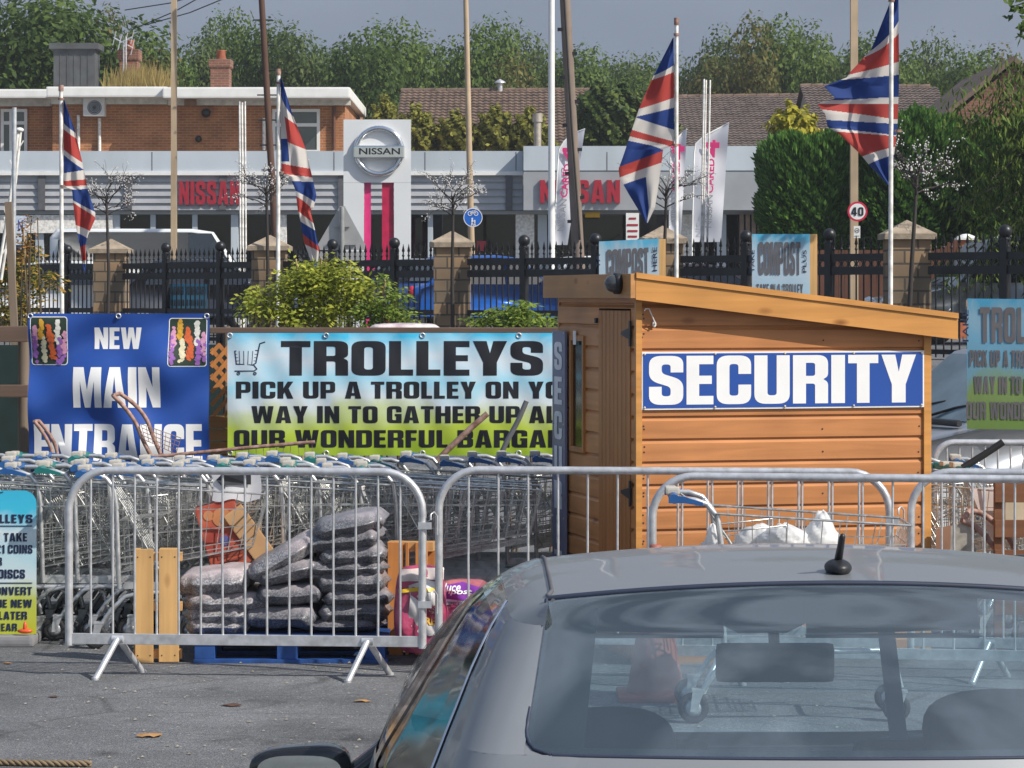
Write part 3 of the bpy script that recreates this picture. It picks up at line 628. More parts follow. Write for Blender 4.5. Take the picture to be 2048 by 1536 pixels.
def aerial(parent, px, py, Y, n, L, tilt=0):
    m = MB(); p = P(px, py, Y); m.tube([p + Vector((0, 0, -1.3)), p + Vector((0, 0, .1))], .025, 6); m.tube([p + Vector((-L, 0, tilt)), p + Vector((L, 0, -tilt))], .02, 6)
    for i in range(n):
        q = p + Vector((-L + 2 * L * i / (n - 1), 0, tilt - 2 * tilt * i / (n - 1))); m.tube([q + Vector((-.05, -.02, -.22)), q + Vector((.05, .02, .22))], .015, 4)
    m.build('aerial', ZINC, parent)
aerial(bb, 247, 86, 88.4, 4, .28, .15); aerial(bb, 252, 80, 88.3, 3, .2, -.1)
# air conditioning unit on the wall
ac = MB(); a = P(170, 234, YB - .03); c = P(213, 197, YB - .03); ac.box(a.x, c.x, YB - .45, YB - .03, a.z, c.z, b=.03)
aco = ac.build('air_conditioner', pm('ac_casing', (.62, .62, .60), .5, 0, .08), bb)
m = MB(); cc = P(189, 215, YB - .45); fr = lambda u, v, w_: Vector((cc.x + u, YB - .452 - w_, cc.z + v))
disc(m, (0, 0), .21, fr, 0, 24); q = MB()
for r in (.08, .13, .18): q.tube([(cc.x + r * cos(i * .314), YB - .47, cc.z + r * sin(i * .314)) for i in range(20)], .008, 4, True)
m.v += q.v; off = len(m.v) - len(q.v); m.f += [tuple(i + off for i in f) for f in q.f]; m.m += [1] * len(q.f); m.s += q.s
m.build('fan', [BLACKP, ZINC], aco)
for (px, py0, py1) in ((157, 230, 308), (199, 236, 308), (668, 212, 300), (528, 236, 300)):
    m = MB(); m.tube([P(px, py1, YB - .08), P(px, py0, YB - .08)], .05, 8); m.build('downpipe', WHITEO if px < 600 else pm('brown_pipe', (.12, .05, .03), .6), bb)
m = MB(); m.ell(P(412, 226, YB - .2), (.14, .2, .14), 12, 8); m.ell(P(397, 278, YB - .1), (.1, .12, .1), 10, 6); m.build('vent', BLACKP, bb)
m = MB(); a = P(370, 212, YB - .31); c = P(393, 200, YB - .31); m.box(a.x, c.x, YB - .5, YB - .31, a.z, c.z); m.build('wall_lamp', pm('brown_box', (.2, .11, .06), .6), bb)

# ================================================================== CAR SHOWROOM
YS = 76
sh = thing('car_showroom', 'long low car showroom with a pale fascia and red lettering', 'showroom', (P(700, 0, YS).x, YS + 4, 1.2))
FASC = pm('pale_fascia', (0.47, 0.52, 0.57), 0.45, 0, 0.12, .8, stretch=(1, 1, .35), det=7); FASC2 = pm('grey_fascia', (0.36, 0.38, 0.40), 0.45, 0.2, 0.08, 1.5); RIB = pm('ribbed_steel', (0.36, 0.37, 0.39), 0.45, 0.1, 0.12, 2)
m = MB(); a = P(-400, 343, YS); c = P(1046, 302, YS); m.box(a.x, c.x, YS, YS + 1.2, a.z, c.z); a2 = P(1047, 341, YS - .6); c2 = P(2150, 292, YS - .6)
m.box(a2.x, c2.x, YS - .6, YS + 1.2, a2.z, c2.z); m.build('fascia', FASC, sh)
m = MB(); m.box(a.x, c.x, YS - .05, YS + .1, a.z - .10, a.z - .002); m.build('fascia_trim', WHITEP, sh)
m = MB(); z0 = P(0, 420, YS).z; z1 = P(0, 349, YS).z; x0 = a.x; x1 = P(1046, 0, YS).x; nr = 5
for i in range(nr):
    za_, zb_ = z0 + (z1 - z0) * i / nr, z0 + (z1 - z0) * (i + 1) / nr; zm = za_ + (zb_ - za_) * .72
    m.add([(x0, YS + .05, za_), (x1, YS + .05, za_), (x1, YS + .10, zm), (x0, YS + .10, zm), (x1, YS + .10, zb_), (x0, YS + .10, zb_), (x1, YS + .05, zb_), (x0, YS + .05, zb_)],
          [(0, 1, 2, 3), (3, 2, 4, 5), (5, 4, 6, 7)])
m.build('ribbed_panel', RIB, sh)
m = MB()
JM = pm('joint', (.10, .10, .11), .6)
for px in (83, 257, 445, 683, 1018): x = P(px, 0, YS).x; m = MB(); m.box(x - .09, x + .09, YS + .0, YS + .2, z0, z1); m.build('panel_joint', JM, sh)
m = MB(); b0 = P(1047, 420, YS - .6); b1 = P(2150, 342, YS - .6); m.box(b0.x, b1.x, YS - .58, YS + 1.2, b0.z, b1.z - .004); m.build('lower_fascia', FASC2, sh)
m = MB(); m.box(P(-400, 0, YS).x, P(2150, 0, YS).x, YS + .25, YS + 1.2, P(0, 428, YS).z, z0 - .003); m.build('soffit', FASC2, sh)
for i in range(12): px = -60 + i * 182; Yj = YS if px < 1046 else YS - .6; m = MB(); x = P(px, 0, Yj).x; m.box(x - .012, x + .012, Yj - .004, Yj, P(0, 341, Yj).z, P(0, 304, Yj).z); m.build('panel_joint', JM, sh)
for (px0, px1, y0, y1, Y) in ((358, 480, 362, 409, YS - .02), (1080, 1240, 360, 406, YS - .68)):
    m = MB(); lettering(m, 'NISSAN', (px0, -y1, px1, -y0), lambda u, v, w_: P(u, -v, Y + w_), .12, 0, .09); m.build('lettering', REDI, sh)
# glazing and columns
m = MB(); zt_ = P(0, 428, YS).z - .003; m.box(P(-400, 0, YS).x, P(2150, 0, YS).x, YS + 3.6, YS + 3.8, 1.2, zt_ + .5); m.box(P(-400, 0, YS).x, P(2150, 0, YS).x, YS + .9, YS + 12, zt_ + .6, zt_ + .8)
m.build('back_wall', pm('showroom_inside', (.16, .11, .08), .8, 0, .6, .5, c2=(.30, .28, .26)), sh)  # pale noise patches stand in for reflections on the glazing
m = MB(); m.box(P(-400, 0, YS).x, P(1478, 0, YS).x, YS + .45, YS + .47, 1.2, zt_); m.build('glazing', glassm('showroom_glass', (.30, .36, .37), 1.45), sh)
for px, wd in ((-60, .3), (75, .22), (228, .22), (303, .14), (387, .14), (467, .2), (560, .3), (860, .14), (1050, .5), (1085, .25), (1376, .4), (1445, .25)):
    x = P(px, 0, YS).x; m = MB(); m.box(x - wd / 2, x + wd / 2, YS + .3, YS + .44, 1.2, zt_, b=.01); m.build('column', WHITEO if wd > .25 else FASC, sh)
m = MB()
for i in range(9): x = P(1480 + i * 12, 0, YS).x; m.box(x, x + .11, YS + .1, YS + .3, 1.2, zt_)
m.build('slatted_cladding', pm('brown_slats', (.22, .16, .12), .7), sh)
m = MB(); m.box(P(1478, 0, YS).x, P(2150, 0, YS).x, YS + .31, YS + .6, 1.2, zt_); m.build('side_wall', DARKIN, sh)
m = MB(); a = P(0, 466, YS + .2); c = P(225, 430, YS + .2); m.box(a.x, c.x, YS + .2, YS + .43, a.z, c.z); m.build('canopy_board', WHITEO, sh)
# posters in the window
def poster(px0, px1, y0, y1, Y, mat, label, lines=(), ink=REDI):
    t = thing('poster', label, 'poster', P((px0 + px1) / 2, y1, Y)); m = MB(); a = P(px0, y1, Y); c = P(px1, y0, Y); m.box(a.x, c.x, Y, Y + .02, a.z, c.z); m.build('sheet', mat, t)
    for (s, x0, yy0, x1, yy1) in lines:
        q = MB(); script_text(q, s, (x0, -yy1, x1, -yy0), pxf(Y - .004), 0, .01); q.build('lettering', ink, t)
poster(1252, 1278, 426, 480, YS - .68, WHITEP, 'white notice with red lines beside the showroom door', [])
m = MB()
for y, x0, x1 in ((437, 1259, 1271), (450, 1255, 1275), (462, 1256, 1274), (473, 1257, 1273)): ribbon(m, [(x0, -y), (x1, -y)], 4, pxf(YS - .69))
m.build('print', REDI, bpy.data.objects['poster'])
poster(954, 972, 482, 502, YS + .2, REDI, 'small red poster in the showroom window', [])
poster(30, 53, 432, 490, YS + .05, pm('blue_white_print', (.55, .62, .75), .5), 'pale blue poster by the far showroom windows', [('N', 36, 440, 46, 462)], BLUES)
m = MB(); a = P(1170, 435, YS - .3); c = P(1200, 424, YS - .3); m.box(a.x, c.x, YS - .3, YS, a.z, c.z, b=.03); m.build('door_sign', pm('yellow_sign', (.6, .34, .02), .5), sh)
m = MB(); p = P(1075, 300, YS + 3); m.tube([p + Vector((0, 0, -.4)), P(1075, 232, YS + 3)], .105, 14); m.tube([P(1075, 244, YS + 3), P(1075, 227, YS + 3)], .14, 14); m.build('flue', pm('flue_steel', (.45, .40, .34), .5, .4), sh)

# ================================================================== PYLON
YP = 62
py = thing('pylon_sign', 'tall white dealership pylon with chrome ring emblem and pink slot', 'pylon sign', P(754, 650, YP) * 1.0)
f = lambda u, v, w_: P(u, -v, YP + w_)
ZG = -(HZ + (EYE - 1.2) * F / YP)
m = MB()
m.prism([(687, -365), (822, -365), (822, -239), (687, -239)], f, .55); m.prism([(687, ZG), (728, ZG), (728, -365.5), (687, -365.5)], f, .55); m.prism([(788, ZG), (822, ZG), (822, -365.5), (788, -365.5)], f, .55)
m.build('body', pm('white_panel', (0.70, 0.72, 0.74), 0.35, 0, 0.04, 1.0), py)
m = MB(); m.prism([(728.5, ZG), (742, ZG), (742, -365.5), (728.5, -365.5)], lambda u, v, w_: P(u, -v, YP + .12 + w_), .3); m.build('pink_panel', PINKI, py)
m = MB(); m.prism([(764, ZG), (787.5, ZG), (787.5, -365.5), (764, -365.5)], lambda u, v, w_: P(u, -v, YP + .06 + w_), .3); m.build('red_panel', pm('crimson', (.48, .012, .07), .4), py)
m = MB(); cc = P(758, 302, YP - .06); m.tube([(cc.x + .50 * cos(i * 2 * pi / 40), cc.y, cc.z + .50 * sin(i * 2 * pi / 40)) for i in range(40)], .058, 12, True)
a = P(707, 317, YP - .1); c = P(809, 291, YP - .1); m.box(a.x, c.x, YP - .16, YP - .01, a.z, c.z, b=.03); em = m.build('emblem', CHROME, py)
m = MB(); script_text(m, 'NISSAN', (718, -309, 800, -296), pxf(YP - .166), 0, .022); m.build('lettering', BLACKI, em)

# ================================================================== STONE AND IRON FENCE
FP = [(-6.75, 48), (-3.82, 45), (-.88, 42), (2.06, 39), (4.99, 36)]
FP = [(-6.75 - 2.93 * 3, 57), (-6.75 - 2.93 * 2, 54), (-6.75 - 2.93, 51)] + FP + [(7.93, 33), (10.86, 30)]
fd = Vector((2.93, -3, 0)).normalized(); fang = atan2(fd.y, fd.x)
pl = None
PLAB = ['stone gate pier far along the railings', 'stone gate pier beyond the plant with red tips', 'stone gate pier behind the left post', 'stone gate pier behind the banner with flowers', 'stone gate pier between the brown pole and the shrub', 'stone gate pier behind the slim tan pole', 'stone gate pier behind the first compost board', 'stone gate pier behind the torn flag', 'stone gate pier beyond the parked car', 'stone gate pier nearest along the railings']
for i, (x, y) in enumerate(FP):
    if pl is None:
        pl = thing('stone_pier', '', 'gate pier', (0, 0, 0), 0, 'stone piers along the railings')
        m = MB(); m.box(-.27, .27, -.27, .27, -.2, 1.5, b=.015); m.build('shaft', STONE, pl, local=True)
        m = MB(); m.box(-.33, .33, -.33, .33, 1.5, 1.57); m.add([(-.33, -.33, 1.57), (.33, -.33, 1.57), (.33, .33, 1.57), (-.33, .33, 1.57), (0, 0, 1.75)], [(0, 1, 4), (1, 2, 4), (2, 3, 4), (3, 0, 4)]); m.build('cap', STONEC, pl, local=True)
        o = pl
    else: o = dup(pl, (0, 0, 0))
    o.location = (x, y, 1.2); o.rotation_euler = (0, 0, 0); o['label'] = PLAB[i]
fp = None; L = 4.193
for i in range(len(FP) - 1):
    a = Vector((FP[i][0], FP[i][1], 1.2))
    lab = 'black spiked iron railing panel ' + ['far beyond the left posts', 'beyond the plant with red tips', 'behind the post and red tipped plant', 'behind the top of the flower banner', 'behind the yellow green shrub', 'behind the blue car board and low plant', 'between the two compost boards', 'behind the low side of the shed roof', 'nearest the parked silver car'][i]
    if fp is None:
        fp = thing('iron_railing', lab, 'railing', a, fang, 'iron railing panels between the stone piers')
        m = MB()
        for z0, z1 in ((1.24, 1.33), (1.06, 1.16), (.50, .58), (.06, .12)): m.box(.28, L - .28, -.028, .028, z0, z1)
        m.build('rail', IRON, fp, local=True)
        m = MB(); n = int((L - .56) / .118)
        for k in range(n):
            x = .33 + k * (L - .66) / (n - 1)
            m.tube([(x, 0, .02), (x, 0, 1.46)], .0115, 6); m.tube([(x, 0, 1.44), (x, 0, 1.455), (x, 0, 1.57)], [.008, .024, .001], 6, cap=False); m.tube([(x, 0, 1.37), (x, 0, 1.39), (x, 0, 1.41)], [.012, .022, .012], 6, cap=False)
            if k < n - 1:
                xm = x + (L - .66) / (n - 1) / 2
                m.tube([(xm + .045 * cos(q * pi / 4), 0, 1.20 + .045 * sin(q * pi / 4)) for q in range(8)], .008, 4, True)
        m.build('spiked_bars', IRON, fp, local=True)
        for q in (.36, .70):
            m = MB(); m.box(L * q - .05, L * q + .05, -.05, .05, 0, 1.5, b=.01); m.ell((L * q, 0, 1.58), (.085, .085, .085), 14, 10); m.lathe([(.07, 1.48), (.05, 1.5), (.04, 1.52)], (L * q, 0, 0), 12); m.build('post', IRON, fp, local=True)
    else: dup(fp, a, fang, lab)
# board tied to the railings
t = thing('fence_board', 'small blue lettered board tied to the iron railings', 'sign', P(370, 640, 46.7), 0)
def fy(px): return 41.089 / (1 + 1.0239 * (px - 1024) / F) + .07
m = MB(); m.grid(lambda u, v: P(328 + 86 * u, 648 - 80 * v, fy(328 + 86 * u) + .02 * sin(u * 9)), 12, 4)
m.build('sheet', printm('board_print', [(0, (.25, .36, .05)), (.35, (.22, .52, .62)), (1, (.05, .38, .62))], .08), t)
m = MB(); lettering(m, 'LOADING YOUR CAR', (333, -590, 409, -573), lambda u, v, w_: P(u, -v, fy(u) - .03), 0, 0, .06); m.build('lettering', GREYI, t)
m = MB()
for y0, y1 in ((600, 611), (624, 640)):
    x = 334
    while x < 408:
        d = R.uniform(2.2, 4.5); ribbon(m, [(x, -y0), (x, -y1)], d * .7, lambda u, v, w_: P(u, -v, fy(u) - .03)); x += d + R.choice([.8, .8, .8, 3])
m.build('faded_print', GREYI, t)
# ================================================================== POLES
def pole(name, label, cat, px0, py0, px1, py1, Y, wpx, mat, taper=.8, group=None, n=12, square=False):
    a = P(px0, py0, Y); b = P(px1, py1, Y); d = (b - a); d = d / d.z if abs(d.z) > 0 else d
    gz = terr(a.x, Y); base = a + d * (gz - a.z); r = wpx * Y / F / 2
    t = thing(name, label, cat, base, 0, group); m = MB()
    m.tube([base - d * .1, base.lerp(b, .5), b], [r * 1.05, r * (1 + taper) / 2, r * taper], 4 if square else n); m.build('shaft', mat, t)
    return t, base, b, r
lp = []
t1, *_ = pole('lamp_post', 'tan wooden lamp post in front of the red lettering on the ribbed wall', 'lamp post', 348, 500, 348, -160, 58, 17, POLEW, .85, 'tan wooden lamp posts', square=True)
t2, *_ = pole('lamp_post', 'slim tan wooden lamp post carrying the round blue cycle sign', 'lamp post', 943, 500, 928, -160, 60, 14, POLEW, .7, 'tan wooden lamp posts')
t3, *_ = pole('lamp_post', 'tan wooden lamp post carrying the round speed limit sign', 'lamp post', 1708, 500, 1708, -160, 52, 22, POLEW, .9, 'tan wooden lamp posts', square=True)
for t in (t1, t2, t3):
    p = MW[t.name].translation; tp = [c for c in t.children][0]
    m = MB(); top = P(0, -160, p.y).z; x = {t1: P(348, 0, 58), t2: P(928, 0, 60), t3: P(1708, 0, 52)}[t].x
    m.tube([(x, p.y, top), (x, p.y - .6, top + .25), (x, p.y - 1.3, top + .3)], .04, 8); m.box(x - .12, x + .12, p.y - 1.9, p.y - 1.3, top + .24, top + .38, b=.03); m.build('lamp_head', ZINC, t)
tg, *_ = pole('telegraph_pole', 'thick leaning grey brown telegraph pole', 'telegraph pole', 1156, 500, 1122, -160, 56, 25, POLED, .85)
m = MB()
for i in range(9):
    q = P(1156 - 34 * (500 - (60 + i * 48)) / 660, 60 + i * 48, 56); s = 1 if i % 2 else -1
    m.box(q.x + s * .12 - .06, q.x + s * .12 + .06, 55.93, 56.07, q.z - .02, q.z + .04)
m.tube([P(1160, 480, 55.85), P(1143, 250, 55.85), P(1128, -10, 55.85)], .02, 6); m.build('steps_and_cable', BLACKP, tg)
tg2, *_ = pole('telegraph_pole', 'slim leaning brown telegraph pole left of a flag', 'telegraph pole', 551, 480, 514, -160, 57, 16, POLER, .7)
m = MB()
for i in range(7): q = P(551 - 37 * (480 - (40 + i * 50)) / 640, 40 + i * 50, 57); m = MB(); m.tube([q + Vector((-.2, 0, 0)), q + Vector((.2, 0, 0))], .015, 5); m.build('step_bolt', BLACKP, tg2)
pole('flagpole', 'tall bare white flagpole beside the telegraph pole', 'flagpole', 1103, 520, 1103, -160, 54, 14, WHITEP, .9)
for k, (px, py, pw, lab) in enumerate(((479, 203, 4, 'left'), (484, 205, 5, 'middle'), (490, 203, 4, 'right'))):
    pole('flagpole', ('white flagpole in the bundle before the ribbed wall, %s one of three') % lab, 'flagpole', px + 2, 540, px, py, 60 + k * .12, pw, WHITEO, .9, 'white flagpoles standing in bundles')
for k, (px, py, lab) in enumerate(((1408, 158, 'left'), (1412, 160, 'middle'), (1420, 160, 'right'))):
    pole('flagpole', ('white flagpole in the bundle before the side wall, %s one of three') % lab, 'flagpole', px - 6, 510, px, py, 60 + k * .12, 4.5, WHITEO, .9, 'white flagpoles standing in bundles')
pole('sign_post', 'grey metal post beside the weathered stake', 'post', 27, 560, 29, 215, 21.2, 9, ZINC, 1.0)
pole('wooden_stake', 'weathered grey square stake standing by the red tipped plant', 'post', 28, 640, 17, 404, 20.4, 20, OLDWOOD, .95, square=True)
m = MB(); m.tube([P(-6, 560, 22), P(20, 400, 22), P(36, 262, 22)], .012, 6); m.tube([P(2, 560, 22.05), P(27, 400, 22.05), P(41, 262, 22.05)], .012, 6); m.ell(P(39, 260, 22), (.035, .03, .02), 10, 6)
for i in range(14):
    q = P(-2 + 40 * i / 14 + 2, 530 - 19 * i, 22); m.tube([q, q + Vector((R.gauss(0, .03), 0, .08))], .006, 4)
tag(m.build('bundled_canes', WHITEO, base=(P(0, 0, 22).x, 22, terr(0, 22))), 'pale bundle of bare canes leaning behind the weathered stake', 'canes')
m = MB()
for (a, b) in (((250, 20), (430, -20)), ((262, 60), (440, -28)), ((290, 50), (470, -12))): m.tube([P(a[0], a[1], 100), P((a[0] + b[0]) / 2, (a[1] + b[1]) / 2 + 6, 95), P(b[0], b[1], 90)], .02, 5)
tag(m.build('overhead_cable', BLACKP), 'thin dark cables crossing the sky beside the tall tan pole', 'cable')

# ------------------------------------------------------------------ road signs
SB = pm('sign_back', (.40, .40, .40), .5, .4, .1, 3); CYB = pm('cycle_sign_blue', (.01, .13, .55), .35, 0, .05); SRED = pm('sign_red', (.55, .02, .06), .4)
t = thing('cycle_path_sign', 'round blue sign with white bicycle above white walkers', 'road sign', P(946, 455, 59.6))
f = lambda u, v, w_: P(946 + u, 435 - v, 59.6 + w_)
m = MB(); disc(m, (0, 0), 19, f, 0, 32); disc(m, (0, 0), 19, lambda u, v, w_: f(u, v, .03), 1, 32); m.build('plate', [CYB, SB], t)
m = MB(); disc(m, (0, 0), 19, f, 0, 32, 17.6, -.008)
g = lambda u, v, w_: f(u, v, -.008)
disc(m, (-6, 8), 4.6, g, 0, 18, 3.3); disc(m, (6, 8), 4.6, g, 0, 18, 3.3)
for q in ([(-6, 8), (-2.5, 13), (4, 13), (0, 8), (-2.5, 13)], [(6, 8), (3, 14.5), (6, 15)], [(-6, 8), (0, 8)]): ribbon(m, q, 1.2, g)
disc(m, (-1.5, -2.2), 1.8, g, 0, 12); disc(m, (3.5, -6), 1.4, g, 0, 12)
for q, wd in (([(-1.5, -5), (-1.8, -10)], 3.4), ([(-2.2, -10), (-3.5, -16)], 1.7), ([(-1.2, -10), (.4, -16)], 1.7), ([(3.5, -8), (3.5, -12)], 2.6), ([(3, -12), (2.4, -16)], 1.3), ([(4, -12), (4.8, -16)], 1.3), ([(0, -6), (3, -9)], 1.1)): ribbon(m, q, wd, g)
m.build('symbol', WHITEI, t)
t = thing('speed_limit_sign', 'round speed limit sign reading forty in a red ring', 'road sign', P(1715, 445, 51.6))
f = lambda u, v, w_: P(1715 + u, 423 - v, 51.6 + w_)
m = MB(); disc(m, (0, 0), 20, f, 0, 32, 16); disc(m, (0, 0), 16, f, 1, 32); disc(m, (0, 0), 20, lambda u, v, w_: f(u, v, .03), 2, 32); m.build('plate', [SRED, WHITEI, SB], t)
m = MB(); lettering(m, '40', (-12, -8.5, 12, 8.5), lambda u, v, w_: f(u, v, -.01), 0, 0, .14); m.build('numerals', BLACKI, t)
t = thing('notice_plate', 'small white dog notice on the post under the speed sign', 'sign', P(1714, 478, 51.62))
f = lambda u, v, w_: P(1714 + u, 464 - v, 51.62 + w_)
m = MB(); m.prism([(-6.5, -12), (6.5, -12), (6.5, 12), (-6.5, 12)], f, .02); m.build('plate', WHITEP, t)
m = MB(); disc(m, (0, 3), 4.8, lambda u, v, w_: f(u, v, -.006), 0, 18, 3.9)
for q in ([(-2, 3), (2, 3.6)], [(-2, 3), (-2.4, .8)], [(1.6, 3.4), (1.8, .9)], [(2, 3.6), (3, 4.8)], [(-5, -8), (5, -8)]): ribbon(m, q, .9, lambda u, v, w_: f(u, v, -.006))
m.build('symbol', BLACKI, t)
t = thing('warning_sign', 'grey back of a triangular road sign on a grey post', 'road sign', P(683, 650, 50) * 1)
m = MB(); f = lambda u, v, w_: P(u, -v, 50 + w_)
m.prism([(634, -492), (640, -500), (728, -500), (732, -492), (689, -412), (680, -412)], f, .02); m.prism([(636, -520), (732, -520), (732, -503), (636, -503)], f, .02)
for y in (452, 488): m.prism([(655 if y > 470 else 668, -y - 2), (712 if y > 470 else 700, -y - 2), (712 if y > 470 else 700, -y + 2), (655 if y > 470 else 668, -y + 2)], lambda u, v, w_: P(u, -v, 49.96 + w_), .03)
m.build('plate', SB, t)
m = MB(); m.tube([P(684, 663, 49.92), P(684, 414, 49.92)], .045, 10); m.build('post', pm('grey_post', (.30, .31, .31), .5, .3), t)

# ------------------------------------------------------------------ feather flags
FEA = clothm('feather_cloth', (.74, .75, .80), .6, .3)
def feather(label, px, pb, yt, yb, wd, lean, Y, text_x, full=True):
    t = thing('feather_flag', label, 'banner flag', (P(pb, 0, Y).x, Y, 1.2), 0, 'white feather flags at the showroom')
    def edge(v):                      # mast side and free side at height v (0 bottom)
        xr_ = pb + wd + lean * v; arc = max(0, v - .80) / .20
        return pb + lean * .35 * v + arc ** 1.7 * wd * .85, xr_
    def fn(u, v):
        a, b = edge(v); yy = yb - (yb - yt) * v + (1 - u) * max(0, v - .8) / .2 * 10
        return P(a + (b - a) * u, yy, Y + .04 * sin(u * 4 + v * 7) + .02 * sin(v * 19))
    m = MB(); m.grid(fn, 10, 40); m.build('cloth', FEA, t)
    m = MB(); m.tube([(P(pb, 0, Y).x, Y, 1.2)] + [fn(0, v / 12) for v in range(13)] + [fn(u / 4, 1) for u in range(1, 5)], .018, 6); m.build('mast', WHITEP, t)
    h = yb - yt
    def tf(u, v, w_):                # u runs up the flag, v across
        y = u; x = text_x + lean * .72 * (yb - y) / h - v
        p = P(x, y, Y); p.y = Y - .075 + .0; return p
    m = MB(); script_text(m, 'NISSAN', (-(0), 0, 62, 13), lambda u, v, w_: tf(yb - h * .12 - u * h / 228, v, 0), 0, .0); m.build('lettering', pm('grey_ink', (.22, .22, .24), .6), t)
    m = MB(); script_text(m, 'CARED', (66, 0, 132, 14), lambda u, v, w_: tf(yb - h * .12 - u * h / 228, v, 0), 0, .028); script_text(m, '4', (134, -8, 168, 20), lambda u, v, w_: tf(yb - h * .12 - u * h / 228, v, 0), 0, .04); m.build('lettering', PINKI, t)
feather('white feather flag partly behind the telegraph pole', 0, 1107, 258, 490, 28, 35, 70, 1124)
feather('white feather flag half hidden by the tall flagpole', 0, 1338, 258, 470, 24, 12, 69, 1354)
feather('white feather flag behind the bundle of white poles', 0, 1384, 246, 484, 58, 16, 68, 1421)

# ------------------------------------------------------------------ union flags
FW, FR, FB = clothm('flag_white', (.66, .62, .58), .7, .35), clothm('flag_red', (.46, .065, .055), .7, .35), clothm('flag_blue', (.022, .055, .22), .7, .35)
def along(pl, t):
    L = [0]
    for a, b in zip(pl, pl[1:]): L.append(L[-1] + hypot(b[0] - a[0], b[1] - a[1]))
    d = t * L[-1]
    for i in range(len(pl) - 1):
        if d <= L[i + 1] or i == len(pl) - 2:
            k = (d - L[i]) / ((L[i + 1] - L[i]) or 1); return (pl[i][0] + (pl[i + 1][0] - pl[i][0]) * k, pl[i][1] + (pl[i + 1][1] - pl[i][1]) * k)
def smoothpl(pl, it=2):
    for _ in range(it):
        q = [pl[0]]
        for a, b in zip(pl, pl[1:]): q += [(a[0] * .75 + b[0] * .25, a[1] * .75 + b[1] * .25), (a[0] * .25 + b[0] * .75, a[1] * .25 + b[1] * .75)]
        pl = q + [pl[-1]]
    return pl
def flag(label, polelabel, pbx, pby, ptx, pty, Y, wpx, hoist, zx, left, right, bands, fold, dy=0.0, special=None, pole_left=True):
    t = thing('flagpole', polelabel, 'flagpole', (P(pbx, 0, Y).x, Y, terr(0, Y)), 0, 'white flagpoles with union flags')
    a = P(ptx, pty, Y); b = P(pbx, pby, Y); d = (a - b) / (a.z - b.z); base = b + d * (terr(0, Y) - b.z); r = wpx * Y / F / 2
    m = MB(); m.tube([base, a], [r, r * .85], 12); m.build('pole', WHITEO, t)
    m = MB(); m.tube([a, a + Vector((0, 0, .06))], r * 1.15, 12); m.tube([a + Vector((0, 0, -.09)), a + Vector((0, 0, -.07))], r * 1.3, 12); q = P(hoist[-1][0], hoist[-1][1], Y); m.tube([Vector((q.x, Y, q.z - .01)), Vector((q.x, Y, q.z + .01))], r * 1.35, 12); m.build('pole_cap', RUST, t)
    fo = thing('union_flag', label, 'flag', P(hoist[0][0], hoist[0][1], Y), 0, 'union flags on white poles')
    Z = lambda pl: [(zx + x * .3516, y * .3516) for x, y in pl]
    lf, rt_ = Z(left), Z(right); y0, y1 = lf[0][1], max(lf[-1][1], rt_[-1][1])
    lt = [(y, x) for x, y in lf]; rtb = [(y, x) for x, y in rt_]
    def fn(u, v):
        row = y0 + (y1 - y0) * v; a_, b_ = interp(lt, row), interp(rtb, row)
        w_ = fold * (sin(v * 9 + u * 4.5) + .6 * sin(u * 9 - v * 5 + 1) + .4 * sin(v * 23 + u * 11)) * min(1, 2.2 * (u if pole_left else 1 - u) + .15)
        return P(a_ + (b_ - a_) * u, row, Y + dy + w_)
    def colour(u, v):
        row = (y0 + (y1 - y0) * v) / .3516
        for (c, l, r) in bands:
            if row < l + (r - l) * u:
                return c if not (special and special(row, u)) else special(row, u) - 1
        return 2
    m = MB(); m.grid(fn, 130, 300, mf=colour, flip=True); m.build('cloth', [FW, FR, FB], fo)
w_, r_, b_ = 0, 1, 2
flag('narrow union flag hanging limp at the far left pole', 'white flagpole rising behind the flower banner', 124, 625, 122, 182, 29, 9, [(125, 205), (126, 372)], 0,
     [(362, 570), (362, 1065), (410, 1080), (415, 1150), (430, 1280), (440, 1330), (455, 1400), (465, 1480), (472, 1540)],
     [(366, 570), (425, 740), (470, 930), (500, 1080), (543, 1215), (540, 1250), (500, 1340), (485, 1400), (490, 1470), (486, 1540)],
     [(b_, 700, 755), (w_, 735, 790), (r_, 850, 925), (w_, 880, 966), (b_, 985, 967), (w_, 1030, 1020), (r_, 1060, 1055), (w_, 1078, 1075), (b_, 1138, 1205), (w_, 1152, 1235), (r_, 1280, 1315), (w_, 1325, 1355), (b_, 1405, 1390), (r_, 1485, 1480), (w_, 1500, 1500), (b_, 1600, 1600)], .035)
flag('narrow union flag hanging limp before the ribbed wall', 'white flagpole rising beside the yellow green shrub', 556, 625, 557, 150, 28, 9, [(560, 160), (564, 345)], 0,
     [(1596, 440), (1597, 640), (1600, 985), (1650, 1005), (1680, 1080), (1695, 1200), (1710, 1260), (1730, 1380), (1782, 1520)],
     [(1600, 440), (1660, 640), (1740, 850), (1770, 980), (1800, 1110), (1785, 1180), (1765, 1200), (1790, 1300), (1815, 1420), (1808, 1520)],
     [(b_, 540, 665), (w_, 640, 710), (r_, 790, 850), (w_, 930, 960), (r_, 990, 1010), (w_, 1030, 1035), (b_, 1085, 1150), (w_, 1115, 1195), (r_, 1200, 1270), (w_, 1260, 1310), (b_, 1330, 1400), (r_, 1390, 1430), (w_, 1480, 1490), (b_, 1600, 1600)], .04,
     special=lambda row, u: (1 if row < 790 else 3 if row < 920 else 0) if (u < .30 and 620 < row < 960) else 0)
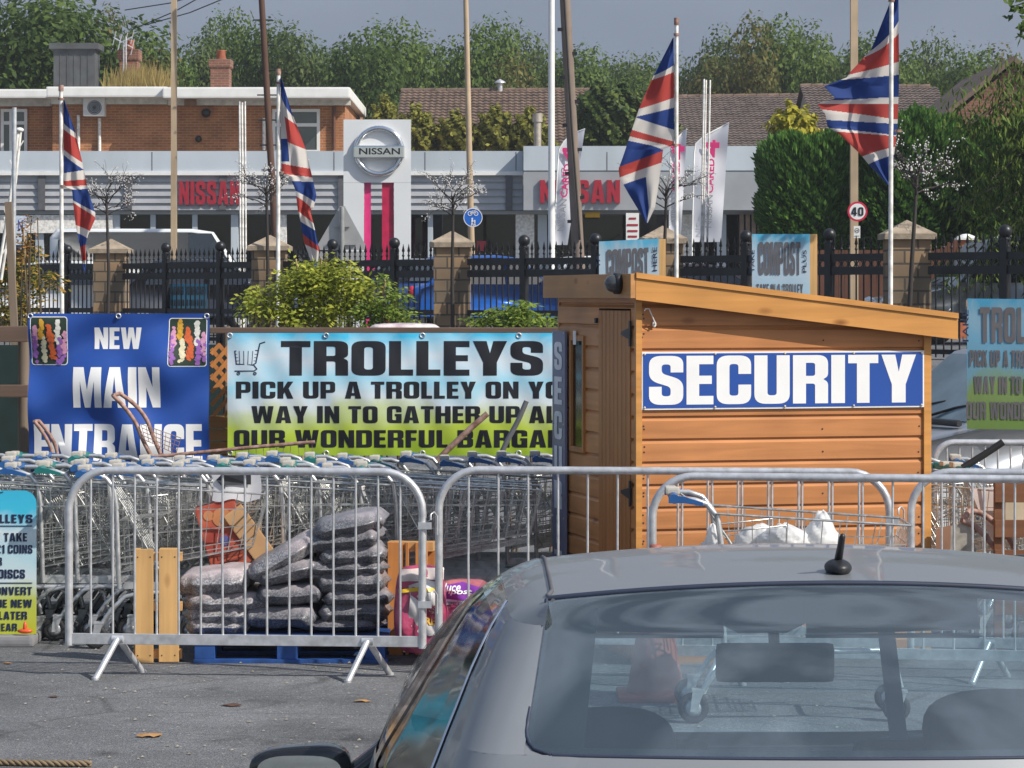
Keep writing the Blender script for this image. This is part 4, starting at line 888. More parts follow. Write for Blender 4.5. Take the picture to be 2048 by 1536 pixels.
flag('union flag blowing out beside the red lettering', 'white flagpole rising behind the first compost board', 1353, 560, 1353, 50, 24, 9, [(1349, 75), (1351, 290)], 680,
     [(1893, 215), (1780, 440), (1700, 620), (1650, 770), (1610, 890), (1585, 960), (1590, 1010), (1640, 1100), (1742, 1268)],
     [(1898, 215), (1900, 700), (1900, 825), (1838, 850), (1830, 920), (1808, 1080), (1792, 1180), (1750, 1268)],
     [(b_, 430, 370), (w_, 455, 410), (r_, 620, 555), (w_, 664, 612), (b_, 668, 738), (w_, 738, 805), (r_, 775, 835), (w_, 800, 852), (b_, 948, 856), (r_, 1010, 925), (w_, 1050, 985), (b_, 1400, 1400)], .035, special=lambda row, u: 1 if (row > 985 and u > .66) else 0, pole_left=False)
flag('tattered union flag on the tallest flagpole', 'tallest white flagpole rising behind the shed roof', 1781, 610, 1783, -20, 22, 10, [(1797, -5), (1796, 262)], 1328,
     [(1296, -20), (1275, 40), (1180, 280), (1060, 410), (1040, 440), (910, 490), (975, 560), (872, 590), (918, 650), (930, 720), (1000, 765), (1120, 880), (1160, 930), (1285, 1065)],
     [(1334, -20), (1336, 300), (1336, 500), (1328, 720), (1312, 850), (1292, 1065)],
     [(b_, 290, 120), (w_, 325, 190), (r_, 425, 350), (w_, 455, 425), (b_, 572, 550), (w_, 592, 590), (r_, 622, 680), (w_, 682, 705), (b_, 728, 770), (w_, 748, 775), (r_, 890, 835), (w_, 935, 880), (b_, 1400, 1400)], .045, .12, pole_left=False)

# ------------------------------------------------------------------ blossom trees
BLOS = pm('blossom', (.58, .56, .54), .6, 0, .2, 10); TWIG = pm('dark_twig', (.035, .028, .025), .8)
rb = random.Random(3)
bt = thing('blossom_tree', '', 'tree', (0, 0, 0), 0, 'small blossom trees by the stone piers')
m = MB(); bl = MB()
m.tube([(0, 0, 0), (.02, 0, 1.1), (-.02, .01, 2.3)], [.035, .028, .02], 7)
tips = []
def branch(p, d, L, r, k):
    q = p + d * L; m.tube([p, p + d * L * .5 + Vector((rb.gauss(0, .02), rb.gauss(0, .02), .02)), q], [r, r * .75, r * .5], 5)
    if k == 0: tips.append((p, q)); return
    for _ in range(3 if k > 1 else 3):
        dd = (d + Vector((rb.gauss(0, .5), rb.gauss(0, .5), rb.gauss(.1, .35)))).normalized(); branch(p.lerp(q, rb.uniform(.5, 1)), dd, L * rb.uniform(.55, .8), r * .55, k - 1)
for a in range(11): branch(Vector((-.02, .01, 2.0 + a * .03)), Vector((cos(a * 2.4) * .9, sin(a * 2.4) * .9, rb.uniform(.1, 1.1))).normalized(), rb.uniform(.28, .46), .011, 2)
for p, q in tips:
    for _ in range(5):
        c = p.lerp(q, rb.random() * 1.25) + Vector((rb.gauss(0, .02), rb.gauss(0, .02), rb.gauss(0, .02))); bl.ell(c, (rb.uniform(.006, .013),) * 3, 5, 3)
m.build('trunk', TWIG, bt, local=True); bl.build('blossom', BLOS, bt, local=True)
for k, (px, Y, lab, rz, s, tl) in enumerate(((215, 47.3, 'small blossom tree in front of the pier behind the flower banner', 0, 1.0, 0), (535, 44.6, 'small blossom tree behind the second limp flag', 1.3, 1.02, 0), (906, 41.5, 'small blossom tree in front of the pier by the cycle sign', 2.2, .97, 0),
                             (1330, 38.5, 'small blossom tree behind the flag beside the red lettering', 3.3, .98, 0), (1815, 35.4, 'small blossom tree beside the tattered flag', 4.4, 1.02, -.04))):
    o = bt if k == 0 else dup(bt, (0, 0, 0)); o['label'] = lab
    o.location = (P(px, 0, Y).x, Y, 1.2); o.rotation_euler = (tl, tl, rz); o.scale = (s, s, s * (1.06 if k < 2 else 1))
m = MB(); m.ell(P(217, 352, 47.1), (.075, .06, .16), 10, 10, fn=lambda q, d: q * (1 + .25 * sin(d.x * 9 + d.z * 7))); m.build('caught_bag', WHITEP, bt)

# ================================================================== HEDGE AND NEAR TREES
CON = leafm('conifer_green', (.070, .160, .036), .4, (.12, .23, .045), .4); CONY = leafm('golden_conifer', (.155, .16, .03), .5, (.23, .22, .045), .35); IVY = leafm('ivy', (.05, .085, .022), .5, (.10, .13, .03), .2); YEL = leafm('yellow_leaf', (.30, .28, .03), .5, (.45, .40, .05), .3)
WEEP = leafm('willow_leaf', (.085, .135, .030), .5, (.14, .185, .042), .45)
def hedge(label, name, cat, px0, px1, yt, yb, Y, dep, n, size, mat, rnd, shape=4.0, group=None, upright=True, rag=.12):
    cx, wd = P((px0 + px1) / 2, 0, Y).x, (px1 - px0) * Y / F / 2; z0, z1 = P(0, yb, Y).z, P(0, yt, Y).z; gz = terr(0, Y)
    z0 = min(z0, gz + .1) if z0 < gz + 1.5 else z0
    t = thing(name, label, cat, (cx, Y + dep, gz), 0, group)
    hz = (z1 - z0) / 2; cz = (z1 + z0) / 2; vs = []; fs = []
    for _ in range(n):
        d = Vector((rnd.gauss(0, 1), rnd.gauss(0, 1), rnd.gauss(0, 1))); mx = (abs(d.x) ** shape + abs(d.y) ** shape + abs(d.z) ** shape) ** (1 / shape); d /= mx
        k = 1 - .22 * rnd.random() ** 2 + rnd.gauss(0, .025); k *= 1 + rag * sin(d.x * 9 + Y) * sin(d.z * 8) + rag * .6 * sin(d.x * 23 + d.z * 19)
        c = Vector((cx + d.x * wd * k, Y + dep + d.y * dep * k, cz + d.z * hz * k))
        nr = (d * 1.0 + Vector((rnd.gauss(0, .45), rnd.gauss(0, .45), rnd.gauss(0, .45) + .15))).normalized(); u = nr.orthogonal().normalized(); v = nr.cross(u)
        if upright:
            u = (Vector((0, 0, 1)) + d * .9 + Vector((rnd.gauss(0, .35), rnd.gauss(0, .35), rnd.gauss(0, .3)))).normalized(); v = u.cross(nr).normalized() if u.cross(nr).length > .01 else v
        else: q = rnd.random() * 6.28; u, v = u * cos(q) + v * sin(q), v * cos(q) - u * sin(q)
        s = size * rnd.uniform(.6, 1.4); leafquad(vs, fs, c, u * s, v * s * (.35 if upright else .6))
    m = MB(); m.add(vs, fs); m.build('crown', mat, t)
    m = MB(); m.ell((cx, Y + dep, cz), (wd * .80, dep * .80, hz * .80), 18, 12, e=.55); m.build('inner_foliage', mat, t)
    m = MB(); m.tube([(cx, Y + dep, gz), (cx, Y + dep, cz)], .12, 8); m.build('trunk', BARK, t)
    return t
rh = random.Random(21)
hedge('dense dark conifer clipped square beside the speed sign', 'conifer', 'conifer', 1536, 1775, 268, 505, 57, 1.4, 46000, .075, CON, rh, 9.0, rag=.04)
hedge('bright green clipped conifer right of the tattered flag', 'conifer', 'conifer', 1715, 1952, 222, 505, 56.5, 1.8, 50000, .075, CON, rh, 5.0, rag=.06)
hedge('tall green conifer behind the brick gate posts', 'conifer', 'conifer', 1925, 2150, 246, 505, 56, 1.5, 34000, .075, CON, rh, 3.0)
hedge('yellow leaved shrub above the dark conifer', 'yellow_shrub', 'shrub', 1548, 1640, 214, 300, 59.5, .6, 1500, .075, YEL, rh, 2.0, None, False, .35)
for (a, b, c, lab) in ((735, 800, 205, 'golden conifer just behind the pylon top'), (785, 880, 222, 'golden conifer with dark gaps below the tiled roof'), (865, 960, 232, 'golden conifer behind the slim tan pole'), (945, 1040, 222, 'broad golden conifer under the roof flue'), (1020, 1105, 226, 'golden conifer beside the showroom flue')):
    hedge(lab, 'golden_conifer', 'conifer', a, b, c, 330, 90, 1.2, 9000, .085, CONY, rh, 2.2, 'golden conifers behind the showroom', False, .30)
hedge('dark ivy covered bush behind the telegraph pole', 'ivy_bush', 'bush', 1150, 1290, 168, 330, 92, 1.4, 14000, .10, IVY, rh, 2.5, None, False, .15)
hedge('leafy bush between the flag and the tiled house', 'ivy_bush', 'bush', 1262, 1352, 205, 330, 93, 1.2, 7000, .10, IVY, rh, 2.3, None, False, .2)
# the drooping tree at the right edge
t = thing('weeping_tree', 'drooping tree with sparse long leaves before the gable house', 'tree', (P(2150, 0, 46).x, 46, 1.2))
m = MB(); bx = P(2150, 0, 46).x; m.tube([(bx, 46, 1.2), (bx + .1, 46, 3), (bx - .1, 46, 6.2)], [.16, .12, .05], 8)
vs = []; fs = []
for k in range(230):
    ang = rh.uniform(0, 6.28); rr = rh.uniform(.3, 2.15); z = rh.uniform(2.2, 5.4); p = Vector((bx - .1, 46, min(6, z + .6))); e = Vector((bx + cos(ang) * rr, 46 + sin(ang) * rr, z))
    if k % 5 == 0: m.tube([p, p.lerp(e, .5) + Vector((0, 0, .25)), e], [.025, .015, .006], 4)
    for j in range(75):
        q = p.lerp(e, rh.uniform(.35, 1.08)) + Vector((rh.gauss(0, .16), rh.gauss(0, .16), rh.gauss(0, .16) - .05)); u = Vector((rh.gauss(0, .5), rh.gauss(0, .5), -1)).normalized(); v = u.orthogonal().normalized()
        leafquad(vs, fs, q, u * rh.uniform(.05, .10), v * .024)
m.build('trunk', BARK, t); m = MB(); m.add(vs, fs); m.build('crown', WEEP, t)
t = thing('overhanging_branch', 'leafy branch hanging in at the top right corner', 'branch', P(2075, 20, 24))
m = MB(); m.tube([P(2180, -60, 24), P(2090, -10, 24), P(2030, 12, 24)], [.03, .015, .004], 6); m.tube([P(2110, -20, 24), P(2060, 30, 24), P(2042, 70, 24)], [.015, .01, .003], 6); m.build('twig', BARK, t)
vs = []; fs = []
for (px, py) in ((2020, 5), (2030, 18), (2042, 22), (2046, 45), (2040, 60), (2046, 70), (2024, 30), (2060, 10), (2075, 25), (2085, -5), (2060, 55), (2100, 0), (2038, -5)):
    for _ in range(5): c = P(px + rh.gauss(0, 5), py + rh.gauss(0, 5), 24 + rh.gauss(0, .05)); u = Vector((rh.gauss(-.3, .6), rh.gauss(0, .4), rh.gauss(-.2, .5))).normalized(); leafquad(vs, fs, c, u * .04, u.orthogonal().normalized() * .028)
m = MB(); m.add(vs, fs); m.build('leaves', LEAF[0], t)
# timber garden fence and brick gate posts beyond the railings
t = thing('garden_fence', 'dark brown boarded garden fence with a curved top', 'fence', (P(1800, 0, 53.5).x, 53.5, 1.2))
m = MB(); x0, x1 = P(1575, 0, 53.5).x, P(2250, 0, 53.5).x; n = int((x1 - x0) / .12)
for i in range(n):
    x = x0 + i * .12; px = 1024 + x * F / 53.5; top = 500 if px < 1830 else (478 + 25 * abs(sin((px - 1845) / 118 * pi + pi / 2)) if px < 1925 else 492)
    m.box(x, x + .112, 53.5, 53.53, 1.2, P(0, top, 53.5).z)
m.box(x0, x1, 53.532, 53.58, 1.5, 1.6); m.box(x0, x1, 53.532, 53.58, 2.3, 2.4); m.build('boards', woodm('fence_stain', (.115, .05, .032), (.05, .02, .015), 'Z', False, .8), t)
for px, lab in ((1932, 'squat brick gate post nearer the tattered flag'), (2008, 'squat brick gate post farther from the tattered flag')):
    t = thing('brick_post', lab, 'gate post', (P(px, 0, 52.8).x, 52.8, 1.2), 0, 'brick gate posts with white caps'); x = P(px, 0, 52.8).x; z = P(0, 480, 52.8).z
    m = MB(); m.box(x - .14, x + .14, 52.65, 52.93, 1.2, z); m.build('shaft', pm('orange_brick', (.42, .13, .05), .8, 0, .25, 9), t)
    m = MB(); m.box(x - .19, x + .19, 52.6, 52.98, z, z + .04); m.lathe([(.19, 0), (.16, .03), (.06, .07), (0, .075)], (x, 52.79, z + .04), 4); m.build('cap', WHITEP, t)

# ================================================================== PARKED CARS AND VAN BEYOND THE FENCE
CGL = pm('car_dark_glass', (.02, .025, .03), .05, 0, .1, spec=.9)
def parked(name, label, cat, loc, rz, paint, L=4.2, H=1.48, W=1.74, van=False, group='cars parked beyond the fence', glass=None):
    t = thing(name, label, cat, loc, rz, group); h = L / 2
    if van: side = [(-h, .35), (h, .35), (h, .8), (h - .1, 1.05), (h - .75, 1.2), (h - 1.45, H * .97), (h - 1.9, H), (-h + .15, H), (-h, H - .2)]
    else: side = [(-h, .38), (h, .34), (h, .62), (h - .15, .76), (h - 1.05, .93), (h - 1.75, H - .05), (h - 2.2, H), (-h + .95, H - .02), (-h + .35, 1.02), (-h + .02, .92)]
    def wid(z): return W / 2 * (1 if z < .95 else 1 - .22 * (z - .95) / (H - .9))
    pts = []
    for a, b in zip(side, side[1:] + side[:1]):
        for k in range(4): q = k / 4; pts.append((a[0] + (b[0] - a[0]) * q, a[1] + (b[1] - a[1]) * q))
    m = MB(); n = len(pts); row = [-1, -.94, -.8, 0, .8, .94, 1]; vs = []
    for s in row:
        for x, z in pts:
            k = 1 if abs(s) < .85 else (.985 if abs(s) < .97 else .93); cz = H * .5; vs.append((x * k, s * wid(z) / (1.0), cz + (z - cz) * k))
    fs = [(r * n + i, r * n + (i + 1) % n, (r + 1) * n + (i + 1) % n, (r + 1) * n + i) for r in range(len(row) - 1) for i in range(n)]
    fs += [tuple(range(n)), tuple(range((len(row) - 1) * n, len(row) * n))[::-1]]
    m.add(vs, fs, 0, True); m.build('body', paint, t, local=True)
    m = MB(); zt_, zb_ = H - .1, 1.0 if not van else 1.2
    for s in (-1, 1):
        ya, yb = s * (wid(zb_) + .012), s * (wid(zt_) + .012)
        xs_ = [(h - 1.22, h - 1.85, -.05, -.05), (-.13, -.13, -h + .75, -h + 1.0)] if not van else [(h - .95, h - 1.5, h - 2.0, h - 2.0)]
        for a, b, c, d in xs_: m.add([(a, ya, zb_), (b, yb, zt_), (d, yb, zt_), (c, ya, zb_)], [(0, 1, 2, 3)])
    w0, w1 = wid(zb_) * .86, wid(zt_) * .86
    if van: m.add([(h - .76, -w0, 1.24), (h - .76, w0, 1.24), (h - 1.38, w1, H * .93), (h - 1.38, -w1, H * .93)], [(0, 1, 2, 3)])
    else:
        m.add([(h - 1.1, -w0, .98), (h - 1.1, w0, .98), (h - 1.70, w1, H - .08), (h - 1.70, -w1, H - .08)], [(0, 1, 2, 3)])
        m.add([(-h + .36, -w0, 1.06), (-h + .36, w0, 1.06), (-h + .86, w1, H - .08), (-h + .86, -w1, H - .08)], [(3, 2, 1, 0)])
    m.build('windows', glass or CGL, t, local=True)
    if not van:
        m = MB(); m.tube([(h - 1.03, -w0, .965), (h - 1.0, 0, .97), (h - 1.03, w0, .965)], .028, 6); m.build('cowl', BLACKP, t, local=True)
        for yy in (-.5, .05): m = MB(); m.tube([(h - 1.06, yy, .985), (h - 1.20, yy + .30, 1.075), (h - 1.27, yy + .58, 1.12)], .012, 5); m.build('wiper', BLACKP, t, local=True)
        for s in (-1, 1): m = MB(); m.ell((h - 1.35, s * (W / 2 + .08), 1.02), (.07, .11, .075), 12, 8); m.build('door_mirror', paint, t, local=True)
    for x in (-h + .75, h - .82):
        for s in (-1, 1):
            m = MB(); M_ = Matrix.Translation((x, s * (W / 2 - .09), .31)) @ Matrix.Rotation(pi / 2, 4, 'X'); m.lathe([(0, -.1), (.2, -.1), (.31, -.08), (.31, .08), (.2, .1), (0, .1)], (0, 0, 0), 20, 0, M_); wh = m.build('wheel', RUBBER, t, local=True)
            m = MB(); m.lathe([(0, .005), (.19, .005)], (0, 0, .1), 12, 0, M_); m.lathe([(.19, -.005), (0, -.005)], (0, 0, -.1), 12, 0, M_); r_ = m.build('rim', ZINC, wh, local=True)
    for s in (-1, 1):
        m = MB(); m.ell((h - .07, s * W * .36, .70), (.10, .17, .08), 10, 6); m.build('headlight', CHROME, t, local=True)
        m = MB(); m.ell((-h + .05, s * W * .40, .85), (.08, .10, .12), 10, 6); m.build('tail_light', SRED, t, local=True)
    return t
def paintm(name, c, met=.3, rough=.3): return pm(name, c, rough, met, .04, 1, 0, 60, .6)
PW = paintm('car_white', (.70, .72, .73), 0); PB = paintm('car_blue', (.012, .10, .42)); PS = paintm('car_silver', (.42, .44, .47), .6); PD = paintm('car_dark', (.03, .035, .05))
def carat(px, Y): return (P(px, 0, Y).x, Y, terr(0, Y))
parked('parked_van', 'white van standing behind the tan pole', 'van', carat(330, 63), radians(8), PW, 5.0, 2.25, 1.9, True)
parked('parked_car', 'white car behind the far left flagpole', 'car', carat(105, 58), radians(170), PW, 4.1, 1.5)
parked('parked_car', 'bright blue car behind the railings', 'car', carat(985, 54), radians(25), PB, 4.0, 1.55)
parked('parked_car', 'white car half hidden by the first compost board', 'car', carat(1150, 60), radians(200), PW, 4.2, 1.62)
parked('parked_car', 'dark car behind the stone pier and board', 'car', carat(425, 56), radians(5), PD, 4.1, 1.5)
parked('parked_car', 'silver car behind the yellow green shrub', 'car', carat(800, 55), radians(185), PS, 4.1, 1.5)
parked('parked_car', 'dark red car beyond the white pole bundle', 'car', carat(1420, 60), radians(0), paintm('car_red', (.10, .01, .015)), 4.0, 1.45)
parked('parked_car', 'pale car with a curved roof at the end of the railings', 'car', carat(2010, 47), radians(186), PS, 4.4, 1.75)
parked('parked_car', 'silver car standing just behind the shed', 'car', (4.40, 24.0, .0), radians(200), PS, 4.3, 1.58, group='cars parked near the shed', glass=pm('windscreen_painted_reflection', (.16, .22, .25), .08, 0, .3, 2, spec=.8))  # pale blue glass colour stands in for reflected sky
# ================================================================== TIMBER FENCE WITH BANNERS
YF = 19.6
tf = thing('timber_fence', 'weathered timber fence of rails and round posts carrying the banners', 'fence', (-1.5, YF, 0))
m = MB()
for (px0, px1, y0, y1) in ((-150, 56, 652, 684), (418, 1300, 655, 667), (-150, 56, 770, 795)):
    a = P(px0, y1, YF + .05); c = P(px1, y0, YF + .05); m.box(a.x, c.x, YF + .05, YF + .12, a.z, c.z, b=.008)
m.build('rail', OLDWOODX, tf)
for px, wd in ((37, 26), (-120, 26), (447, 16), (1150, 26)):
    x = P(px, 0, YF).x; r = wd * YF / F / 2; m = MB(); m.tube([(x, YF + .22, -.05), (x, YF + .22, 1.0), (x, YF + .22, 1.78)], [r, r * .97, r * .95], 14); m.build('post', OLDWOOD, tf)
m = MB(); f = lambda u, v, w_: P(u, -v, YF + .03 + w_)
for k in range(-3, 7):
    for s in (1, -1):
        x0 = 438 + k * 22; a = (x0, -690.0); b = (x0 + s * 120, -830.0)
        pts = []
        for (p, q) in ((a, b),):
            t0, t1 = 0.0, 1.0
            for bound, sgn in ((424, 1), (470, -1)):
                d = (q[0] - p[0]) * sgn
                tb = (bound - p[0]) / (q[0] - p[0])
                if d > 0: t0 = max(t0, tb)
                else: t1 = min(t1, tb)
            if t1 - t0 > .05: ribbon(m, [(p[0] + (q[0] - p[0]) * t0, p[1] + (q[1] - p[1]) * t0), (p[0] + (q[0] - p[0]) * t1, p[1] + (q[1] - p[1]) * t1)], 8, lambda u, v, w_, s=s: P(u, -v, YF + .02 + .012 * s))
m.build('trellis', PINEO, tf)
m = MB()
for k in range(5): a = P(418, 832 + 26 * k + 24, YF + .12); c = P(470, 832 + 26 * k, YF + .12); m.box(a.x, c.x, YF + .125, YF + .15, a.z, c.z)
m.build('board', woodm('fence_board', (.45, .22, .08), (.1, .05, .02), 'X', False, .7), tf)
m = MB(); m.box(P(-150, 0, 20.3).x, P(460, 0, 20.3).x, 20.3, 20.32, 0, P(0, 690, 20.3).z); m.build('green_netting', pm('dark_green_net', (.01, .03, .028), .8), tf)

def banner(name, label, box, Y, wave, mats, lines, extra=None):
    """a hanging vinyl sheet; lines = (text, x0, ytop, x1, ybottom, gap)"""
    x0, y0, x1, y1 = box
    t = thing(name, label, 'banner', P((x0 + x1) / 2, y1, Y))
    def on(px, py, off=0.0): p = P(px, py, Y); p.y = Y - wave((px - x0) / (x1 - x0), (py - y0) / (y1 - y0)) - off; return p
    m = MB(); nu, nv = int((x1 - x0) / 4), int((y1 - y0) / 4)
    m.grid(lambda u, v: on(x0 + (x1 - x0) * u, y1 - (y1 - y0) * v), nu, nv); m.build('sheet', mats[0], t)
    zc = [EYE + (HZ - y) * Y / F for y in range(int(y0), int(y1), 5)]; xc_ = [(x - 1024) * Y / F for x in range(int(x0), int(x1), 5)]
    def key(q): return on(q.x * F / Y + 1024, HZ - (q.z - EYE) * F / Y, .0016)
    for (s, a, b, c, d, gp) in lines:
        q = MB(); lettering(q, s, (a, -d, c, -b), pxf(Y), 0, 0, gp); x_a, x_b = (a - 1024) * Y / F, (c - 1024) * Y / F; z_a, z_b = EYE + (HZ - d) * Y / F, EYE + (HZ - b) * Y / F
        refine(q, [x for x in xc_ if x_a < x < x_b], [z for z in zc if z_a < z < z_b], key).build('lettering', mats[1], t)
    m = MB()
    for k in range(int((x1 - x0) / 180) + 1):
        for yy in (y0 + 5, y1 - 5):
            p = on(x0 + 5 + (x1 - x0 - 10) * k / max(1, int((x1 - x0) / 180)), yy, .004); m.tube([p + Vector((.016 * cos(i * pi / 5), 0, .016 * sin(i * pi / 5))) for i in range(10)], .005, 5, True)
    m.build('eyelets', ZINC, t)
    return t, on
def wv1(u, v):
    return .045 * sin(pi * u) * sin(pi * min(1, v * .9)) + .030 * sin((u * .9 + v * 2.8) * 4.6 + .4) * (1 - .45 * v) + .020 * sin((u * 3.2 - v * 2.4) * 4 + 1) * (.25 + v) + .012 * sin((u - v * .35) * 22 + 2 * v) * v + .006 * sin((u + v) * 21) * (1 - v)
bn, on = banner('entrance_banner', 'blue vinyl banner with white capitals and two flower photographs', (57, 627, 418, 935), 19.35, wv1, (BLUEB, WHITEI),
   [('NEW', 189, 655, 283, 698, .06), ('MAIN', 148, 734, 321, 815, .05), ('ENTRANCE', 68, 848, 404, 926, .05)])
FCOL = {'y': (.62, .34, .03), 'o': (.62, .12, .03), 'w': (.70, .68, .62), 'c': (.68, .62, .42), 'p': (.30, .12, .42), 'k': (.62, .30, .44), 'd': (.02, .04, .025), 'g': (.05, .10, .03)}
FM = {k: pm('petal_' + k, c, .5, 0, .12, 40) for k, c in FCOL.items()}; fk = list('yowcpkdg')
rf = random.Random(5)
for (a, b, c, d) in ((62, 633, 136, 730), (337, 636, 414, 733)):
    m = MB(); W_, H_ = c - a, d - b
    def rr(x0, y0, x1, y1, r, off, mi):
        o = []
        for cx, cy, s in ((x1 - r, y0 + r, 0), (x0 + r, y0 + r, 1), (x0 + r, y1 - r, 2), (x1 - r, y1 - r, 3)):
            for k in range(5): q = pi / 2 * (s + k / 4); o.append((cx + r * cos(q), cy - r * sin(q)))
        q = MB(); q.prism(o, lambda u, v, w_: P(u, v, 19.35), 0); q = refine(q, [(x - 1024) * 19.35 / F for x in range(int(x0), int(x1), 5)], [EYE + (HZ - y) * 19.35 / F for y in range(int(y0), int(y1), 5)], lambda z: on(z.x * F / 19.35 + 1024, HZ - (z.z - EYE) * F / 19.35, off))
        o2 = len(m.v); m.v += q.v; m.f += [tuple(i + o2 for i in f_) for f_ in q.f]; m.m += [mi] * len(q.f); m.s += q.s
    rr(a, b, c, d, 6, .0016, 8); rr(a + 1.6, b + 1.6, c - 1.6, d - 1.6, 5, .0026, 6)
    for (sx, st, sb, col, wd) in ((.10, .30, .95, 'p', 8), (.13, .20, .62, 'k', 8), (.30, .05, .45, 'y', 9), (.36, .42, .92, 'c', 10), (.50, .18, .50, 'o', 9), (.58, .38, .86, 'o', 13), (.74, .08, .55, 'w', 9), (.78, .45, .97, 'p', 11), (.92, .32, .75, 'k', 10), (.97, .55, .9, 'p', 8)):
        for k in range(42):
            v = st + (sb - st) * rf.random(); x = a + W_ * sx + rf.gauss(0, wd * .28) * (.4 + .6 * (v - st) / (sb - st)); y = b + H_ * v
            if not (a + 4 < x < c - 4 and b + 4 < y < d - 4): continue
            cc = [(x + rf.uniform(2.8, 4.6) * cos(i * .785), y + rf.uniform(2.8, 4.6) * sin(i * .785)) for i in range(8)]
            m.add([on(q[0], q[1], .0036 + k * .00008) for q in cc], [tuple(range(8))[::-1]], fk.index(col))
    m.build('flower_picture', [FM[k] for k in fk] + [WHITEI], bn)
TPRINT = printm('trolley_banner_print', [(0, (.34, .50, .03)), (.22, (.46, .58, .06)), (.36, (.56, .64, .40)), (.44, (.66, .74, .78)), (.60, (.34, .66, .82)), (.74, (.62, .72, .80)), (.86, (.46, .68, .80)), (1, (.05, .50, .78))], .09, 2.0, .5)
def wv2(u, v): return .005 * sin(u * 23) * sin(pi * v) + .008 * sin((u * 5 + v) * 6) * (1 - v * .6) + .003 * sin((u * 9 - v * 1.3) * 8) + .02 * sin(pi * u) * sin(pi * v)
bt2, on2 = banner('trolley_banner', 'long blue and green banner with black capitals about trolleys', (455, 666, 1235, 911), 19.4, wv2, (TPRINT, BLACKI),
   [('TROLLEYS', 562, 682, 1086, 751, .06), ('PICK UP A TROLLEY ON YOUR', 472, 763, 1192, 797, .08), ('WAY IN TO GATHER UP ALL', 503, 812, 1138, 846, .08), ('OUR WONDERFUL BARGAINS', 468, 860, 1178, 895, .08)])
def cart_icon(parent, ox, oy, k, Y, on_=None):
    fr = (lambda u, v, w_: on_(ox + u * k, oy - v * k, .002)) if on_ else (lambda u, v, w_: P(ox + u * k, oy - v * k, Y))
    m = MB()
    ribbon(m, [(60, 0), (50, -3), (42, -42), (36, -46)], 2.2, fr); ribbon(m, [(38, -46), (44, -54), (38, -58), (0, -58)], 2.2, fr)
    ribbon(m, [(0, -18), (46, -17)], 2.0, fr); ribbon(m, [(0, -18), (3, -44), (36, -46)], 2.0, fr)
    for i in range(1, 5): ribbon(m, [(i * 9, -18), (i * 8 + 2, -45)], 1.1, fr)
    for j in range(1, 4): ribbon(m, [(j * .7, -18 - j * 6.6), (45 - j, -18 - j * 6.6)], 1.1, fr)
    for x in (7, 40): disc(m, (x, -63), 3.6, fr, 0, 14, 2.0); disc(m, (x, -63), 1, fr, 0, 8)
    return m.build('trolley_symbol', NAVYI, parent)
cart_icon(bt2, 470, 684, 1.0, 19.4, on2)

# compost sacks and shrubs behind the fence
SACK = pm('purple_sack', (.30, .05, .22), .35, 0, .3, 6, c2=(.62, .48, .55)); PINKS = pm('pink_sack', (.55, .35, .42), .3, 0, .3, 8, .3, 20, c2=(.75, .7, .68))
def sack(label, c, rad, rz, mat, seed, tilt=0.0, tiltx=0.0, group=None, name='sack', e=.62, mats2=None):
    rs = random.Random(seed); ph = [rs.uniform(0, 6.28) for _ in range(8)]
    def fn(q, d):
        edge = max(abs(q.x) / rad[0], abs(q.y) / rad[1])
        k = 1 - .82 * sm(.74, 1.0, edge)
        z = q.z * k + rad[2] * (.07 * sin(q.x / rad[0] * 4 + ph[0]) * sin(q.y / rad[1] * 5 + ph[1]) + .03 * sin(q.x / rad[0] * 11 + ph[2] + q.y / rad[1] * 7))
        x = q.x * (1 + .04 * sin(q.y / rad[1] * 9 + ph[3])); y = q.y * (1 + .05 * sin(q.x / rad[0] * 8 + ph[4]) + .03 * sin(q.x / rad[0] * 21 + ph[5]))
        return Vector((x, y, z))
    m = MB(); m.ell((0, 0, 0), rad, 56, 22, 0, None, fn, e)
    M_ = Matrix.Translation(c) @ Matrix.Rotation(rz, 4, 'Z') @ Matrix.Rotation(tilt, 4, 'Y') @ Matrix.Rotation(tiltx, 4, 'X')
    m.v = [M_ @ q for q in m.v]
    return tag(m.build(name, mat, base=(c[0], c[1], min(q.z for q in m.v))), label, 'sack', group)
c = P(810, 658, 20.0); sack('pinkish sack lying along the fence top behind the long banner', (c.x, 20.0, c.z - .005), (.27, .16, .045), 0, PINKS, 4)
tag(MB().box(P(700, 0, 20).x, P(900, 0, 20).x, 19.82, 20.3, P(0, 672, 20).z - .04, P(0, 672, 20).z - .003, b=.005).build('plank_shelf', OLDWOODX), 'weathered plank shelf under the pinkish sack', 'shelf')
YG = leafm('shrub_yellow_green', (.27, .315, .045), .4, (.42, .43, .07), .4); GG = leafm('shrub_green', (.13, .20, .03), .45, (.22, .28, .05), .35); RG = leafm('shrub_red', (.20, .10, .02), .5, (.34, .15, .04), .3)
CANE = pm('cane', (.48, .36, .20), .6)
